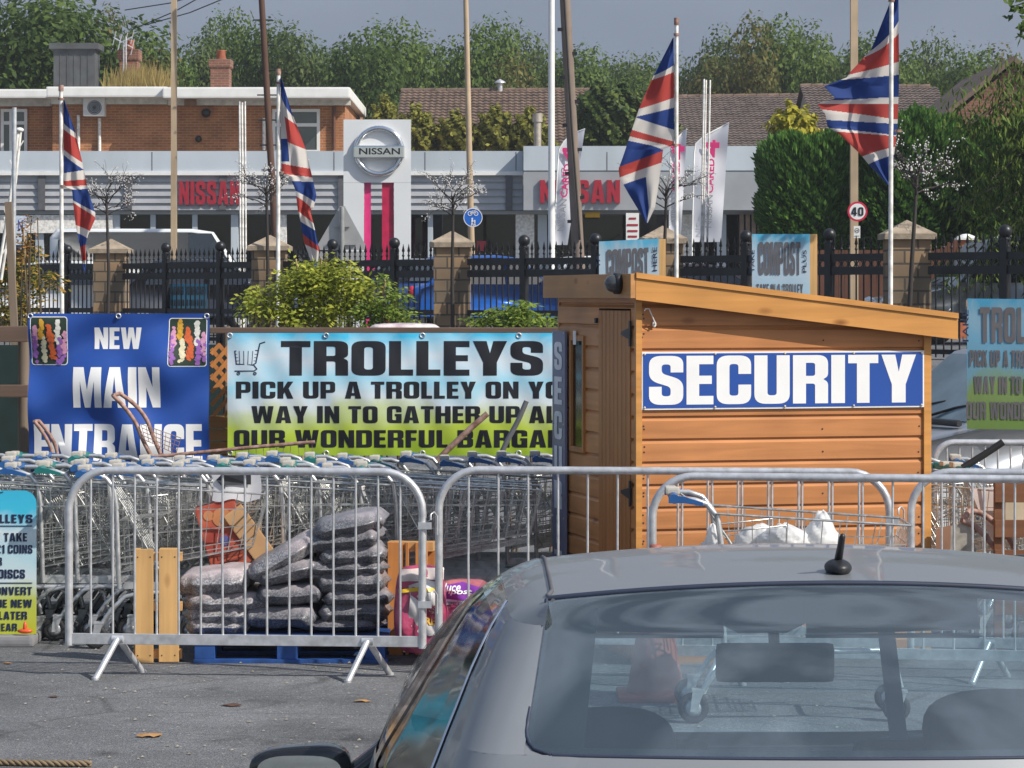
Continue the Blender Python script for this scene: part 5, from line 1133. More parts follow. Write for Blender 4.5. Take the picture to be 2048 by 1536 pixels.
def shrub(label, spots, Y, n, size, mat, canes, seed, gz=0.0, mats=None, droop=.5):
    rs = random.Random(seed); px = sum(s[0] for s in spots) / len(spots)
    t = thing('shrub', label, 'shrub', (P(px, 0, Y).x, Y, gz)); vs = []; fs = []; st = MB()
    for (sx, sy, rx, ry) in spots:
        c = P(sx, sy, Y); st.tube([(c.x + rs.gauss(0, .05), Y, gz), (c.x + rs.gauss(0, .05), Y + rs.gauss(0, .1), (gz + c.z) / 2), c], [.012, .009, .004], 5)
        k = int(n * rx * ry / sum(s[2] * s[3] for s in spots) / 7)
        for _ in range(k):
            d = Vector((rs.gauss(0, 1), rs.gauss(0, 1), rs.gauss(0, 1))).normalized() * rs.random() ** .4
            p = Vector((c.x + d.x * rx * Y / F, Y + d.y * .3, c.z + d.z * ry * Y / F)); q = Vector((rs.gauss(0, .8), rs.gauss(0, .6), -droop + rs.gauss(0, .4))).normalized()
            sd = q.cross(Vector((rs.gauss(0, .3), rs.gauss(0, .3), 1))).normalized()
            for j in range(7):
                w_ = q * (j // 2) * size * .95 + sd * (size * .5 * (1 if j % 2 else -1) if j < 6 else 0) + Vector((0, 0, rs.gauss(0, size * .15))); u = (q * .5 + sd * (1 if j % 2 else -1)).normalized() if j < 6 else q
                nn = Vector((rs.gauss(0, .5), rs.gauss(0, .5) - .5, 1)).normalized(); leafquad(vs, fs, p + w_, u * size * .55 * rs.uniform(.7, 1.2), u.cross(nn).normalized() * size * .22)
    m = MB(); m.add(vs, fs); m.build('foliage', mat, t); st.build('stem', BARK, t)
    for (a, b, c_, d) in canes: m = MB(); p = P(c_, d, Y + .1); q = P(a, b, Y - .05); m.tube([Vector((p.x, p.y, gz)), p, q], .007, 6); m.build('cane', CANE, t)
shrub('tall yellow green shrub tied to canes above the long banner', [(560, 575, 30, 22), (600, 560, 45, 40), (650, 545, 50, 36), (690, 560, 45, 45), (590, 620, 55, 35), (660, 610, 65, 45), (730, 570, 30, 30), (520, 605, 40, 30), (510, 585, 20, 14)], 23, 4600, .055, YG, [(592, 518, 605, 650), (653, 505, 640, 650), (700, 520, 700, 650), (612, 550, 612, 650), (642, 515, 637, 650)], 31)
shrub('greener shrub leaning out beside the yellow green one', [(770, 600, 35, 40), (790, 580, 22, 22), (740, 625, 40, 30), (800, 630, 35, 22), (770, 560, 16, 14)], 22.8, 1100, .05, GG, [(770, 560, 765, 650)], 32)
shrub('low green climber beside the shed roof edge', [(960, 640, 30, 16), (1000, 630, 36, 20), (1040, 625, 34, 22), (1075, 640, 28, 16), (1050, 608, 16, 10), (1095, 645, 16, 14)], 22, 1100, .05, GG, [], 33)
shrub('green shrub with rusty red tips by the weathered stake', [(50, 560, 40, 60), (30, 620, 60, 40), (80, 560, 30, 30), (10, 540, 40, 50), (60, 500, 20, 40), (100, 555, 22, 18)], 23.5, 1700, .05, leafm('shrub_mixed', (.16, .17, .03), .6, (.34, .20, .05), .35), [], 34)
shrub('thin red flowering stem standing before the showroom windows', [(45, 470, 10, 36), (52, 500, 12, 30), (62, 445, 8, 20), (75, 435, 10, 8), (55, 465, 10, 14)], 23.2, 260, .035, RG, [(47, 455, 55, 620)], 35)

# compost and trolley boards on posts
CPRINT = printm('compost_print', [(0, (.30, .52, .66)), (.3, (.36, .58, .72)), (.62, (.50, .62, .72)), (.85, (.42, .58, .70)), (1, (.10, .46, .70))], .10, 2.5, .5, .25)
def board(label, x0, y0, x1, y1, Y, print_, lines, postpx, post_top, skew=0, ink=GREYI, vert=()):
    t = thing('sign_board', label, 'sign', (P(postpx, 0, Y).x, Y, 0))
    f = lambda u, v, w_: P(u, -v + skew * (u - x0), Y + w_)
    m = MB(); m.grid(lambda a, b: f(x0 + (x1 - x0) * a, -(y1 + (y0 - y1) * b), -.003 * sin(a * 9) * sin(b * 5)), 16, 16); m.build('sheet', print_, t)
    for (s, a, b, c, d) in lines: m = MB(); lettering(m, s, (a, -d, c, -b), lambda u, v, w_: f(u, v, -.0055), 0, 0, .08); m.build('lettering', ink, t)
    for (s, xc_, ya, yb, wd, rot) in vert:
        m = MB(); script_text(m, s, (0, 0, yb - ya, wd), (lambda u, v, w_: f(xc_ - v if rot > 0 else xc_ + v, -(yb - u) if rot > 0 else -(ya + u), -.0055)), 0, .01); m.build('lettering', NAVYI, t)
    m = MB(); a = P(postpx - 9, 0, Y + .05).x; b = P(postpx + 9, 0, Y + .05).x; m.box(a, b, Y + .03, Y + .10, 0, P(0, post_top, Y).z, b=.004); m.build('post', PINE, t)
    m = MB(); m.box(P(x0, 0, Y).x, P(x1, 0, Y).x, Y + .03, Y + .05, P(0, y0 + 22, Y).z, P(0, y0 + 3, Y).z); m.build('batten', PINEO, t)
    return t
board('blue compost board left of the flag, lower half behind the shed roof', 1198, 483, 1318, 640, 26, CPRINT, [('COMPOST', 1213, 500, 1297, 556)], 1322, 478, -.05, vert=[('TA', 1200, 508, 536, 8, 1), ('HERE', 1314, 500, 548, 9, 1)])
board('blue compost board standing alone beside the timber upright, larger of two', 1504, 468, 1620, 660, 25, CPRINT, [('COMPOST', 1517, 484, 1601, 550), ('TAKE IN A TROLLEY', 1513, 568, 1606, 590)], 1625, 468, .0, vert=[('TAKE', 1509, 500, 545, 8, 1), ('PLUS', 1613, 500, 545, 8, 1)])
TPR2 = printm('trolley_print_shaded', [(0, (.16, .27, .06)), (.3, (.20, .30, .10)), (.45, (.16, .33, .42)), (.62, (.15, .38, .55)), (.85, (.24, .42, .55)), (1, (.06, .33, .55))], .10, 2.5, .5, .3)  # banner print again in darker inks, with the board's shade put into them
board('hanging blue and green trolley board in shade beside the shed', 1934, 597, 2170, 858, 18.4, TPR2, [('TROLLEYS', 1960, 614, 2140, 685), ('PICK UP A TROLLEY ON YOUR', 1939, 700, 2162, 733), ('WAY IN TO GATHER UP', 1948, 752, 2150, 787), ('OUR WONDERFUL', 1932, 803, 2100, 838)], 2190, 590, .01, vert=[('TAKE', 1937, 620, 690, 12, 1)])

# ================================================================== SHED
K = Vector((.678, 15.4, 0)); SA = atan2(.25, .97)
sd = thing('security_shed', 'small orange brown timber shed with a sloping roof and security signs', 'shed', K, SA)
SI = MW[sd.name].inverted()
SB_ = woodm('shiplap', (.47, .20, .075), (.15, .05, .018), 'X', True, .42); SBF = woodm('shiplap_front', (.56, .25, .085), (.20, .07, .025), 'Y', True, .42); SBV = woodm('door_boards', (.46, .20, .06), (.18, .06, .02), 'Z', False, .45); SFA = woodm('fascia_wood', (.55, .26, .075), (.22, .08, .02), 'X', True, .4)
SFY = woodm('fascia_front_wood', (.48, .24, .09), (.22, .08, .02), 'Y', True, .45)
def ztop(x): return 2.109 - .119 * x
WL, WF = 1.675, 1.60
def sloc(px, py, axis, off):              # where the sight line meets the shed wall (axis 1: side wall y=off, axis 0: front wall x=off)
    o = SI @ Vector((0, 0, EYE)); d = (SI.to_3x3() @ ray(px, py)); t_ = (off - o[axis]) / d[axis]; return o + d * t_
m = MB(); z = .727 - .1225 * 6; nx = 24
while z < 2.1:
    z1 = z + .1225
    for i in range(nx):
        xa, xb = WL * i / nx, WL * (i + 1) / nx; ta, tb = ztop(xa) - .05, ztop(xb) - .05
        if z >= max(ta, tb) or z1 < 0: continue
        prof = [(z + .0, .010), (z + .006, 0.0), (z1 - .022, 0.0), (z1 - .006, .013), (z1, .014)]
        vs = []
        for (zz, d) in prof: vs += [(xa, d, max(0, min(zz, ta))), (xb, d, max(0, min(zz, tb)))]
        m.add(vs, [(2 * k, 2 * k + 1, 2 * k + 3, 2 * k + 2) for k in range(4)])
    z = z1
m.build('side_wall', SB_, sd, local=True)
m = MB(); z = .727 - .1225 * 6
def frontseg(ya, yb, lo=0, hi=2.06):
    z = .727 - .1225 * 6
    while z < 2.04:
        z1 = z + .1225; zt_ = min(z1, 2.06)
        vs = []
        for (zz, d) in [(z, .010), (z + .006, 0), (z1 - .022, 0), (z1 - .006, .013), (z1, .014)]: zz = max(lo, min(zz, hi)); vs += [(d, ya, zz), (d, yb, zz)]
        m.add(vs, [(2 * k + 1, 2 * k, 2 * k + 2, 2 * k + 3) for k in range(4)]); z = z1
dz = 1.925; y0d, y1d = .12, .74; wy0, wy1, wz0, wz1 = 1.03, 1.33, 1.09, 1.765
frontseg(.02, y0d); frontseg(y1d, wy0); frontseg(wy1, WF)
for (ya, yb, lo, hi) in ((y0d, y1d, dz, 2.06), (wy0, wy1, 0, wz0), (wy0, wy1, wz1, 2.06)):
    frontseg(ya, yb, lo, hi)
m.build('front_wall', SBF, sd, local=True)
m = MB(); m.prism([(0, 0), (WL, 0), (WL, ztop(WL) - .06), (0, ztop(0) - .06)], lambda u, v, w_: Vector((u, WF - .0 + w_, v)), .02); m.box(WL - .0, WL + .02, 0, WF, 0, ztop(WL) - .06); m.build('back_wall', SBF, sd, local=True)
m = MB(); m.box(.04, WL - .02, .04, WF - .02, 0, .05); m.build('floor', SBF, sd, local=True)
m = MB(); m.box(-.012, .022, -.014, .02, 0, ztop(0) - .06); m.build('corner_post', SFA, sd, local=True)
m = MB(); m.box(WL - .02, WL + .024, -.014, .03, 0, ztop(WL) - .07, b=.003); m.build('corner_post', SFA, sd, local=True)
m = MB(); n = 8
for i in range(n):
    ya = y0d + (y1d - y0d) * i / n; yb = y0d + (y1d - y0d) * (i + 1) / n
    m.box(-.006, .014, ya + .004, yb - .004, .04, dz - .012, b=.003)
m.box(.005, .02, y0d, y1d, .03, dz - .01); dr = m.build('door', SBV, sd, local=True)
for zc in (1.79, .92):
    m = MB(); m.box(-.016, -.007, y0d - .03, y0d - .005, zc - .07, zc + .07); m.prism([(y0d + .0, zc - .03), (y0d + .15, zc - .008), (y0d + .15, zc + .008), (y0d, zc + .03)], lambda u, v, w_: Vector((-.010 - w_, u, v)), .004); m.build('hinge', BLACKP, dr, local=True)
m = MB(); m.box(-.02, -.006, y1d + .005, y1d + .035, 1.84, 1.87); m.build('latch', BLACKP, sd, local=True)
m = MB(); 
for (ya, yb, lo, hi) in ((wy0 - .0, wy0 + .03, wz0, wz1), (wy1 - .03, wy1, wz0, wz1), (wy0 + .03, wy1 - .03, wz1 - .03, wz1), (wy0 + .03, wy1 - .03, wz0, wz0 + .03)): m.box(-.012, .02, ya, yb, lo, hi)
wn_ = m.build('window', SBV, sd, local=True)
m = MB(); m.box(.004, .008, wy0 + .03, wy1 - .03, wz0 + .03, wz1 - .03); m.build('pane', glassm('shed_glass', (.25, .28, .28), 1.35, .12), wn_, local=True)
m = MB()
def slope(xa, xb, ya, yb, d0, d1): m.add([(xa, ya, ztop(xa) - d1), (xb, ya, ztop(xb) - d1), (xb, yb, ztop(xb) - d1), (xa, yb, ztop(xa) - d1), (xa, ya, ztop(xa) - d0), (xb, ya, ztop(xb) - d0), (xb, yb, ztop(xb) - d0), (xa, yb, ztop(xa) - d0)], [(3, 2, 1, 0), (4, 5, 6, 7), (0, 1, 5, 4), (1, 2, 6, 5), (2, 3, 7, 6), (3, 0, 4, 7)])
slope(-.045, WL + .14, -.060, WF + .1, .004, .045); m.build('roof', pm('roof_felt', (.05, .055, .05), .9, 0, .3, 20), sd, local=True)
m = MB(); slope(-.036, WL + .15, -.090, -.062, .024, .138); m.build('fascia_board', SFA, sd, local=True)
m = MB(); slope(-.036, WL + .15, -.100, -.05, -.008, .022); m.build('roof_batten', SFA, sd, local=True)
m = MB(); m.box(-.066, -.038, -.090, WF + .12, ztop(-.1) - .138, ztop(-.1) - .006, b=.002); m.build('fascia_board', SFY, sd, local=True)
# nail heads
m = MB(); rn = random.Random(8)
for k in range(16):
    for xx in (.035, .035, WL * .635, WL - .045):
        z = .727 - .1225 * 6 + .1225 * k + rn.uniform(.035, .085)
        if .02 < z < ztop(xx) - .12: disc(m, (xx + rn.gauss(0, .003), z), .0052, lambda u, v, w_: Vector((u, -.0015 + w_, v)), 0, 8)
m.build('nails', BLACKP, sd, local=True)
# main sign
a = sloc(1283, 820, 1, -.012); b = sloc(1848, 701, 1, -.012)
sg = MB(); sg.box(a.x, b.x, -.014, -.004, a.z, b.z); so_ = sg.build('sign_panel', WHITEI, sd, local=True)
m = MB(); m.box(a.x + .009, b.x - .009, -.0165, -.0142, a.z + .009, b.z - .009); m.build('sign_face', BLUES, so_, local=True)
la = sloc(1298, 810, 1, -.018); lb = sloc(1832, 709, 1, -.018)
m = MB(); lettering(m, 'SECURITY', (la.x, la.z, lb.x, lb.z), lambda u, v, w_: Vector((u, -.018, v)), 0, 0, .055); m.build('lettering', WHITEI, so_, local=True)
m = MB()
for i in range(5):
    for zz in (a.z + .012, b.z - .012): m.ell((a.x + .016 + (b.x - a.x - .032) * i / 4, -.018, zz), (.007, .005, .007), 10, 6)
m.build('screw_caps', BEIGE, so_, local=True)
# upright sign beside the window
ya, yb = 1.36, 1.64; zt_ = sloc(1128, 662, 0, -.02).z
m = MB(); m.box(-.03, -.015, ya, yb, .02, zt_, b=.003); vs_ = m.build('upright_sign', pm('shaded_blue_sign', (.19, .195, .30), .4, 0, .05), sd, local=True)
m = MB(); pitch = .205
for i, ch in enumerate('SECURITY'):
    zc = zt_ - .065 - i * pitch; w_ = .085 if ch != 'I' else .04
    if zc - .165 < .03: continue
    lettering(m, ch, (-(ya + yb) / 2 - w_, zc - .165, -(ya + yb) / 2 + w_, zc), lambda u, v, w2: Vector((-.0325, -u, v)))
m.build('lettering', pm('off_white_ink', (.74, .75, .78), .5), vs_, local=True)
m = MB()
for zz in (zt_ - .012, zt_ - .55, zt_ - 1.1):
    for yy in (ya + .02, yb - .02): m.ell((-.032, yy, zz), (.004, .006, .006), 8, 5)
m.build('screws', ZINC, vs_, local=True)
p = sloc(1150, 672, 0, -.01); m = MB(); m.box(-.014, -.0125, p.y - .03, p.y + .03, p.z - .05, p.z + .03); m.build('sticker', WHITEP, wn_, local=True)
# hook, lamp
h0, h1, h2 = sloc(1311, 648, 1, -.03), sloc(1300, 622, 1, -.03), sloc(1289, 622, 1, -.03)
m = MB(); m.tube([h0, h0.lerp(h1, .5), h1, h1 + Vector((-.004, 0, .012)), h2 + Vector((.006, 0, .012)), h2], .0035, 6); m.tube([h0 + Vector((0, .03, 0)), h0], .005, 6); m.ell(h0 + Vector((0, .022, 0)), (.012, .006, .02), 10, 8); m.build('hook', WHITEO, sd, local=True)
p = sloc(1240, 567, 0, -.066); m = MB(); M_ = Matrix.Translation((-.068, p.y, p.z)) @ Matrix.Rotation(-pi / 2, 4, 'Y')
m.lathe([(0, 0), (.058, 0), (.058, .03), (.052, .034)], (0, 0, 0), 24, 0, M_); bl_ = m.build('bulkhead_lamp', BLACKP, sd, local=True)
m = MB(); m.lathe([(.050, .03), (.048, .045), (.040, .066), (.022, .08), (0, .084)], (0, 0, 0), 24, 0, M_); m.build('dome', pm('smoked_dome', (.05, .055, .06), .12, 0, .1, coat=.6), bl_, local=True)
# ================================================================== CROWD BARRIERS
def barrier(label, a, b, H=1.10, nb=14, feet=(), rr=.21, zr=.195, low=.16, clip=None, name='crowd_barrier'):
    a = Vector((a[0], a[1], 0)); b = Vector((b[0], b[1], 0)); L = (b - a).length; ang = atan2(b.y - a.y, b.x - a.x)
    t = thing(name, label, 'barrier', a, ang, 'steel crowd barriers'); r = .021
    pts = [(0, 0, low)]
    for k in range(9): q = pi - k * pi / 16; pts.append((rr + rr * cos(q), 0, H - r - rr + rr * sin(q)))
    for k in range(9): q = pi / 2 - k * pi / 16; pts.append((L - rr + rr * cos(q), 0, H - r - rr + rr * sin(q)))
    pts.append((L, 0, low)); m = MB(); m.tube(pts, r, 12); m.build('frame', ZINC, t, local=True)
    m = MB(); m.box(r * .6, L - r * .6, -.011, .011, zr - .028, zr + .028, b=.003); m.build('bottom_rail', ZINC, t, local=True)
    for k in range(nb):
        x = L * (k + 1) / (nb + 1); top = H - 2 * r + .006
        if x < rr: top = H - r - rr + sqrt(max(0, rr * rr - (rr - x) ** 2)) - r * .6
        if x > L - rr: top = H - r - rr + sqrt(max(0, rr * rr - (x - L + rr) ** 2)) - r * .6
        m = MB(); m.tube([(x, 0, zr + .02), (x + R.gauss(0, .0015), R.gauss(0, .002), (zr + top) / 2), (x, 0, top)], .0065, 8, cap=False); m.build('bar', ZINC, t, local=True)
    for x in feet:
        for s in (-1, 1):
            m = MB(); e = Vector((x + (-.085 if s < 0 else .10), s * .16, .0)); m.tube([(x, s * .012, zr), e], .017, 10); m.tube([e, e + Vector((0, 0, .012))], .019, 10)
            m.build('foot', ZINC, t, local=True)
        m = MB(); m.tube([(x - .03, 0, zr), (x + .03, 0, zr)], .022, 10); m.build('foot_bracket', ZINC, t, local=True)
    if clip:
        for zc in clip:
            m = MB(); m.box(L - .02, L + .05, -.026, -.020, zc - .018, zc + .018); m.tube([(L + .045, -.02, zc + .03), (L + .045, -.02, zc + .06), (L + .06, 0, zc + .07), (L + .075, .01, zc + .05), (L + .075, .01, zc - .05)], .005, 6); m.build('coupling', ZINC, t, local=True)
    return t
def gp(px, Y): p = P(px, 0, Y); return (p.x, Y)
barrier('steel crowd barrier standing before the stacked bags and upright pallet', gp(138, 14.98), gp(845, 14.84), 1.10, 15, (.26, 1.58), clip=(.80, .39))
barrier('steel crowd barrier crossing in front of the shed door and wall', gp(878, 15.02), gp(1779, 14.82), 1.10, 14, (.4, 1.9), clip=(.83, .40))
barrier('steel crowd barrier nearest the silver car behind the loaded trolley', gp(1305, 14.5), gp(2215, 14.2), 1.10, 14, (.35, 1.95))
barrier('steel crowd barrier leading away right from the shed wall', gp(1822, 14.86), gp(2700, 14.5), 1.10, 13, (.4, 1.8))
barrier('dull steel crowd barrier in shade behind the nested trolleys', gp(1868, 18.0), gp(2560, 17.9), 1.09, 26, (.4,), .13)

# ================================================================== SHOPPING TROLLEYS
def make_trolley(label, hmat):
    t = thing('shopping_trolley', label, 'trolley', (0, 0, 0), 0, 'wire shopping trolleys')
    m = MB()
    for s in (-1, 1):
        y = s * .245
        m.tube([(-.53, y, .985), (-.46, y, .985), (-.40, y, .965), (-.355, y, .91), (-.34, y, .80), (-.325, y, .34)], .0135, 8)
        m.tube([(-.43, y, .13), (-.37, y, .22), (-.29, y, .295), (-.20, y, .315), (.36, s * .17, .315), (.43, s * .165, .27), (.46, s * .165, .15)], .0135, 8)
    m.tube([(-.325, -.245, .36), (-.325, .245, .36)], .011, 6); m.tube([(.36, -.17, .315), (.36, .17, .315)], .011, 6)
    for s in (-1, 1): m.box(-.30, .36, s * .21 - .004, s * .21 + .004, .335, .375)
    m.build('chassis', TUBE, t, local=True)
    def side(u, v, s): # u back->front, v bottom->top
        xb, xt = -.33 + .75 * u, -.36 + .86 * u; zb, zt_ = .43 + .14 * u, .925 - .055 * u
        return Vector((xb + (xt - xb) * v, s * ((.235 - .06 * u) * (1 - v) + (.262 - .05 * u) * v), zb + (zt_ - zb) * v))
    m = MB(); wr = .0030
    for s in (-1, 1):
        for v in (0, .08, .16, .42, .72): m.tube([side(0, v, s), side(1, v, s)], wr * 1.1, 4, cap=False)
        m.tube([side(0, 1, s), side(1, 1, s)], .0055, 6)
        for i in range(12): m.tube([side(i / 11, 0, s), side(i / 11, 1, s)], wr, 4, cap=False)
    for i in range(9):
        k = -1 + 2 * i / 8; b0, b1 = side(0, 0, 1), side(1, 0, 1); t1 = side(1, 1, 1)
        m.tube([(b0.x, b0.y * k, b0.z), (b1.x, b1.y * k, b1.z), (t1.x, t1.y * k, t1.z)], wr, 4, cap=False)
    for i in range(8): p = side(i / 7, 0, 1); m.tube([(p.x, -p.y, p.z), (p.x, p.y, p.z)], wr, 4, cap=False)
    for v in (.25, .5, .75): p = side(1, v, 1); m.tube([(p.x, -p.y, p.z), (p.x, p.y, p.z)], wr, 4, cap=False)
    p = side(1, 1, 1); m.tube([(p.x, -p.y, p.z), (p.x, p.y, p.z)], .0055, 6); m.build('basket', WIRE, t, local=True)
    m = MB()
    for i in range(8):
        y = -.22 + .44 * i / 7; m.tube([(-.37, y, .905), (-.30, y, .80), (-.10, y, .44)], wr * (2.1 if i in (0, 7) else 1.2), 5, cap=False)
    for k in (.2, .45, .7, 1): x = -.37 + .27 * k; z = .905 - .465 * k; m.tube([(x, -.22, z), (x, .22, z)], wr * 1.3, 4, cap=False)
    m.build('flap', WIRE, t, local=True)
    m = MB()
    for i in range(9): y = -.2 + .4 * i / 8; m.tube([(-.33, y, .72), (-.08, y, .75)], wr, 4, cap=False)
    for i in range(5): x = -.33 + .25 * i / 4; m.tube([(x, -.2, .72 + .03 * i / 4), (x, .2, .72 + .03 * i / 4)], wr, 4, cap=False)
    for s in (-1, 1): m.tube([(-.33, s * .21, .84), (-.05, s * .21, .87), (-.05, s * .21, .72)], .004, 5); m.tube([(-.30, s * .2, .62), (-.10, s * .2, .72)], .004, 5)
    m.build('child_seat', WIRE, t, local=True)
    m = MB(); m.tube([(-.545, -.275, .99), (-.545, .275, .99)], .021, 12)
    for s in (-1, 1):
        y = s * .262; m.prism([(-.57, .972), (-.57, .998), (-.555, 1.006), (-.50, 1.0), (-.42, .975), (-.42, .96), (-.50, .972)], lambda u, v, w_: Vector((u, y - .018 + w_, v)), .036)
    m.build('handle', hmat, t, local=True)
    m = MB(); m.box(-.578, -.515, -.12, -.045, .998, 1.030, b=.009); m.build('coin_lock', BEIGE, t, local=True)
    m = MB(); m.box(-.575, -.525, .06, .13, .998, 1.024, b=.008); m.build("lock_box", BEIGE, t, local=True); m = MB(); m.tube([(-.51, -.08, 1.0), (-.44, -.09, .95), (-.40, -.08, .98)], .005, 5); m.build('lock_chain', WIRE, t, local=True)
    for (x, y, r) in ((-.44, -.235, .068), (-.44, .235, .068), (.46, -.165, .062), (.46, .165, .062)):
        M_ = Matrix.Translation((x - .02, y, r)) @ Matrix.Rotation(pi / 2, 4, 'X')
        m = MB(); m.lathe([(r * .66, -.014), (r * .92, -.016), (r, -.009), (r, .009), (r * .92, .016), (r * .66, .014)], (0, 0, 0), 20, 0, M_); wh = m.build('wheel', RUBBER, t, local=True)
        m = MB(); m.lathe([(0, -.012), (r * .2, -.014), (r * .66, -.006), (r * .66, .006), (r * .2, .014), (0, .012)], (0, 0, 0), 16, 0, M_); m.build('hub', ZINC, wh, local=True)
        m = MB()
        for s in (-1, 1): m.prism([(x - .035, r - .015), (x - .005, r - .015), (x + .025, r * 2.15), (x - .025, r * 2.15)], lambda u, v, w_: Vector((u, y + s * .023 + w_ - .002, v)), .004)
        m.box(x - .028, x + .028, y - .027, y + .027, r * 2.1, r * 2.25); m.build('fork', ZINC, wh, local=True)
    return t
tb = make_trolley('', BLUEP); tt = make_trolley('', TEALP)
firsts = {0: True, 1: True}
def put(k, x, y, rz, label, s=1.0, skip=()):
    src = (tb, tt)[k]
    if firsts[k]: o = src; firsts[k] = False; o.location = (x, y, 0); o.rotation_euler = (0, 0, rz); o.scale = (s, s, s)
    else: o = dup(src, (x, y, 0), rz, None, None, s, skip)
    o['label'] = label; return o
rt = random.Random(77)
put(0, P(1575, 0, 13.55).x + .03, 13.55, -.02, 'loose trolley with blue handle holding white bags before the shed', 1.06)
rows = ((16.72, -3.42, -.34, .205, 1.0, 'front'), (17.28, -3.55, -.22, .21, .985, 'second'), (17.84, -3.6, .9, .205, .985, 'third'))
for (y, x0, x1, pitch, s, nm_) in rows:
    x = x0; i = 0
    while x < x1:
        k = 1 if (i * 7 + int(y * 10)) % 9 in (2, 6) and x > -2.9 else 0
        lab = 'wire shopping trolley with %s handle nested in the %s row' % ('a teal' if k else 'a blue', nm_)
        if nm_ in ('third', 'back'): lab = 'wire shopping trolley with %s handle nested farther back by the banners' % ('a teal' if k else 'a blue')
        if nm_ == 'front' and abs(x + 1.35) < .30: x += pitch; i += 1; continue
        put(k, x + rt.gauss(0, .012), y + rt.gauss(0, .02), rt.gauss(0, .02), lab, s * rt.uniform(.985, 1.015), skip=('wheel',) if nm_ in ('third', 'back') else ()); x += pitch; i += 1
# the end trolley of the front group and the one holding boxes
put(0, -1.40, 16.66, .03, 'front row trolley with a blue handle behind the two cartons', 1.0)
put(0, -1.90, 16.36, .02, 'trolley standing forward of the front row with its child seat open', 1.0)
for k, (x, y, rz) in enumerate(((2.55, 17.3, -.1), (2.78, 17.32, -.1), (3.02, 17.3, -.1), (3.25, 17.35, -.1), (2.6, 16.6, -.5), (3.1, 16.75, .2))):
    put(k % 3 == 2, x, y, rz, 'wire shopping trolley with %s handle in the heap right of the shed' % ('a teal' if k % 3 == 2 else 'a blue'), 1.0)

# goods in and around the trolleys
RBOX = pm('red_carton', (.42, .045, .03), .6, 0, .3, 7, c2=(.52, .12, .06)); CARD = pm('cardboard', (.46, .27, .13), .75, 0, .12, 6)
def obox(name, mat, label, cat, c, size, rx, ry, rz, parts=None):
    M_ = Matrix.Translation(c) @ Matrix.Rotation(rz, 4, 'Z') @ Matrix.Rotation(ry, 4, 'Y') @ Matrix.Rotation(rx, 4, 'X')
    t = thing(name, label, cat, (c[0], c[1], c[2] - size[2] / 2)); m = MB(); a, b, c_ = (q / 2 for q in size); m.box(-a, a, -b, b, -c_, c_, 0, M_, .006); m.build('carton', mat, t)
    if parts: parts(t, M_, a, b, c_)
    return t
def redp(t, M_, a, b, c):
    m = MB(); f = lambda u, v, w_: M_ @ Vector((u, -b - .003 + w_, v))
    disc(m, (.02, .10), .055, f, 0, 20); disc(m, (-.05, .13), .03, f, 0, 14); disc(m, (.0, -.03), .03, f, 1, 16)
    m.build('print', [pm('orange_print', (.50, .20, .08), .6), pm('blue_print', (.12, .12, .32), .6)], t)
    m = MB(); ribbon(m, [(-.06, -.12), (.09, -.12)], .02, f); ribbon(m, [(-.04, -.155), (.07, -.155)], .02, f); m.build('print_lines', pm('dark_red_print', (.25, .05, .03), .6), t)
obox('cardboard_box', RBOX, 'red printed carton leaning on the front trolleys', 'box', P(447, 1068, 16.36), (.235, .16, .38), 0, -.28, .08, redp)
obox('cardboard_box', CARD, 'plain brown carton leaning against the red carton', 'box', P(497, 1066, 16.38), (.125, .2, .34), 0, -.62, .15)
WB = clothm('white_carrier', (.80, .80, .80), .4, .35)
def bag(label, c, rad, seed, name='carrier_bag', mat=WB, spike=.0, group='white carrier bags in the loose trolley'):
    rs = random.Random(seed); m = MB(); pts = [Vector((rs.gauss(0, 1), rs.gauss(0, 1), rs.gauss(0, 1))).normalized() for _ in range(22)]
    def fn(q, d):
        k = 1 + sum(.10 * (1 if i % 2 else -1) * max(0, d.dot(p) - .45) for i, p in enumerate(pts)) * 3
        k += .10 * (abs(sin(d.x * 6 + d.z * 5 + seed)) - .5) + .09 * (abs(sin(d.z * 9 - d.y * 7 + d.x * 3)) - .5) + .05 * (abs(sin(d.x * 17 + d.z * 13)) - .5)
        k += spike * max(0, d.z - .55) ** 1.5 * 2
        return Vector((q.x * k * (1 - .45 * max(0, d.z) ** 2 * (spike > 0)), q.y * k, q.z * k))
    m.ell(c, rad, 40, 24, 0, None, fn); return tag(m.build(name, mat), label, 'bag', group)
bag('white carrier bag slumped toward the nose of the loose trolley', P(1645, 1080, 13.6), (.10, .12, .10), 2, spike=.5)
bag('crumpled white carrier bag in the middle of the loose trolley', P(1572, 1085, 13.5), (.12, .12, .10), 3, spike=.3)
bag('white carrier bag lying low in the middle of the loose trolley', P(1520, 1100, 13.62), (.11, .1, .08), 6)
bag('small pointed white carrier bag by the handle of the loose trolley', P(1425, 1100, 13.52), (.05, .06, .07), 5, spike=1.2)
# arrow notice on the trolleys
t = thing('arrow_notice', 'white paper notice with a thick black arrow hung on the trolleys', 'notice', P(472, 1003, 16.3))
m = MB(); ny = lambda px, py: 16.3 - .012 * sin(px * .06) - .02 * ((py - 940) / 60)
m.grid(lambda u, v: P(424 + 96 * u + 3 * sin(v * 4), 1001 - 64 * v + 3 * sin(u * 11), ny(424 + 96 * u, 1001 - 64 * v)), 20, 10); m.build('sheet', clothm('paper', (.72, .72, .74), .5, .25), t)
m = MB(); m.prism([(432, -960), (450, -979), (450, -970), (502, -969), (502, -950), (450, -950), (450, -942)], lambda u, v, w_: P(u, -v, ny(u, -v) - .012), 0); m.build('arrow', BLACKI, t)
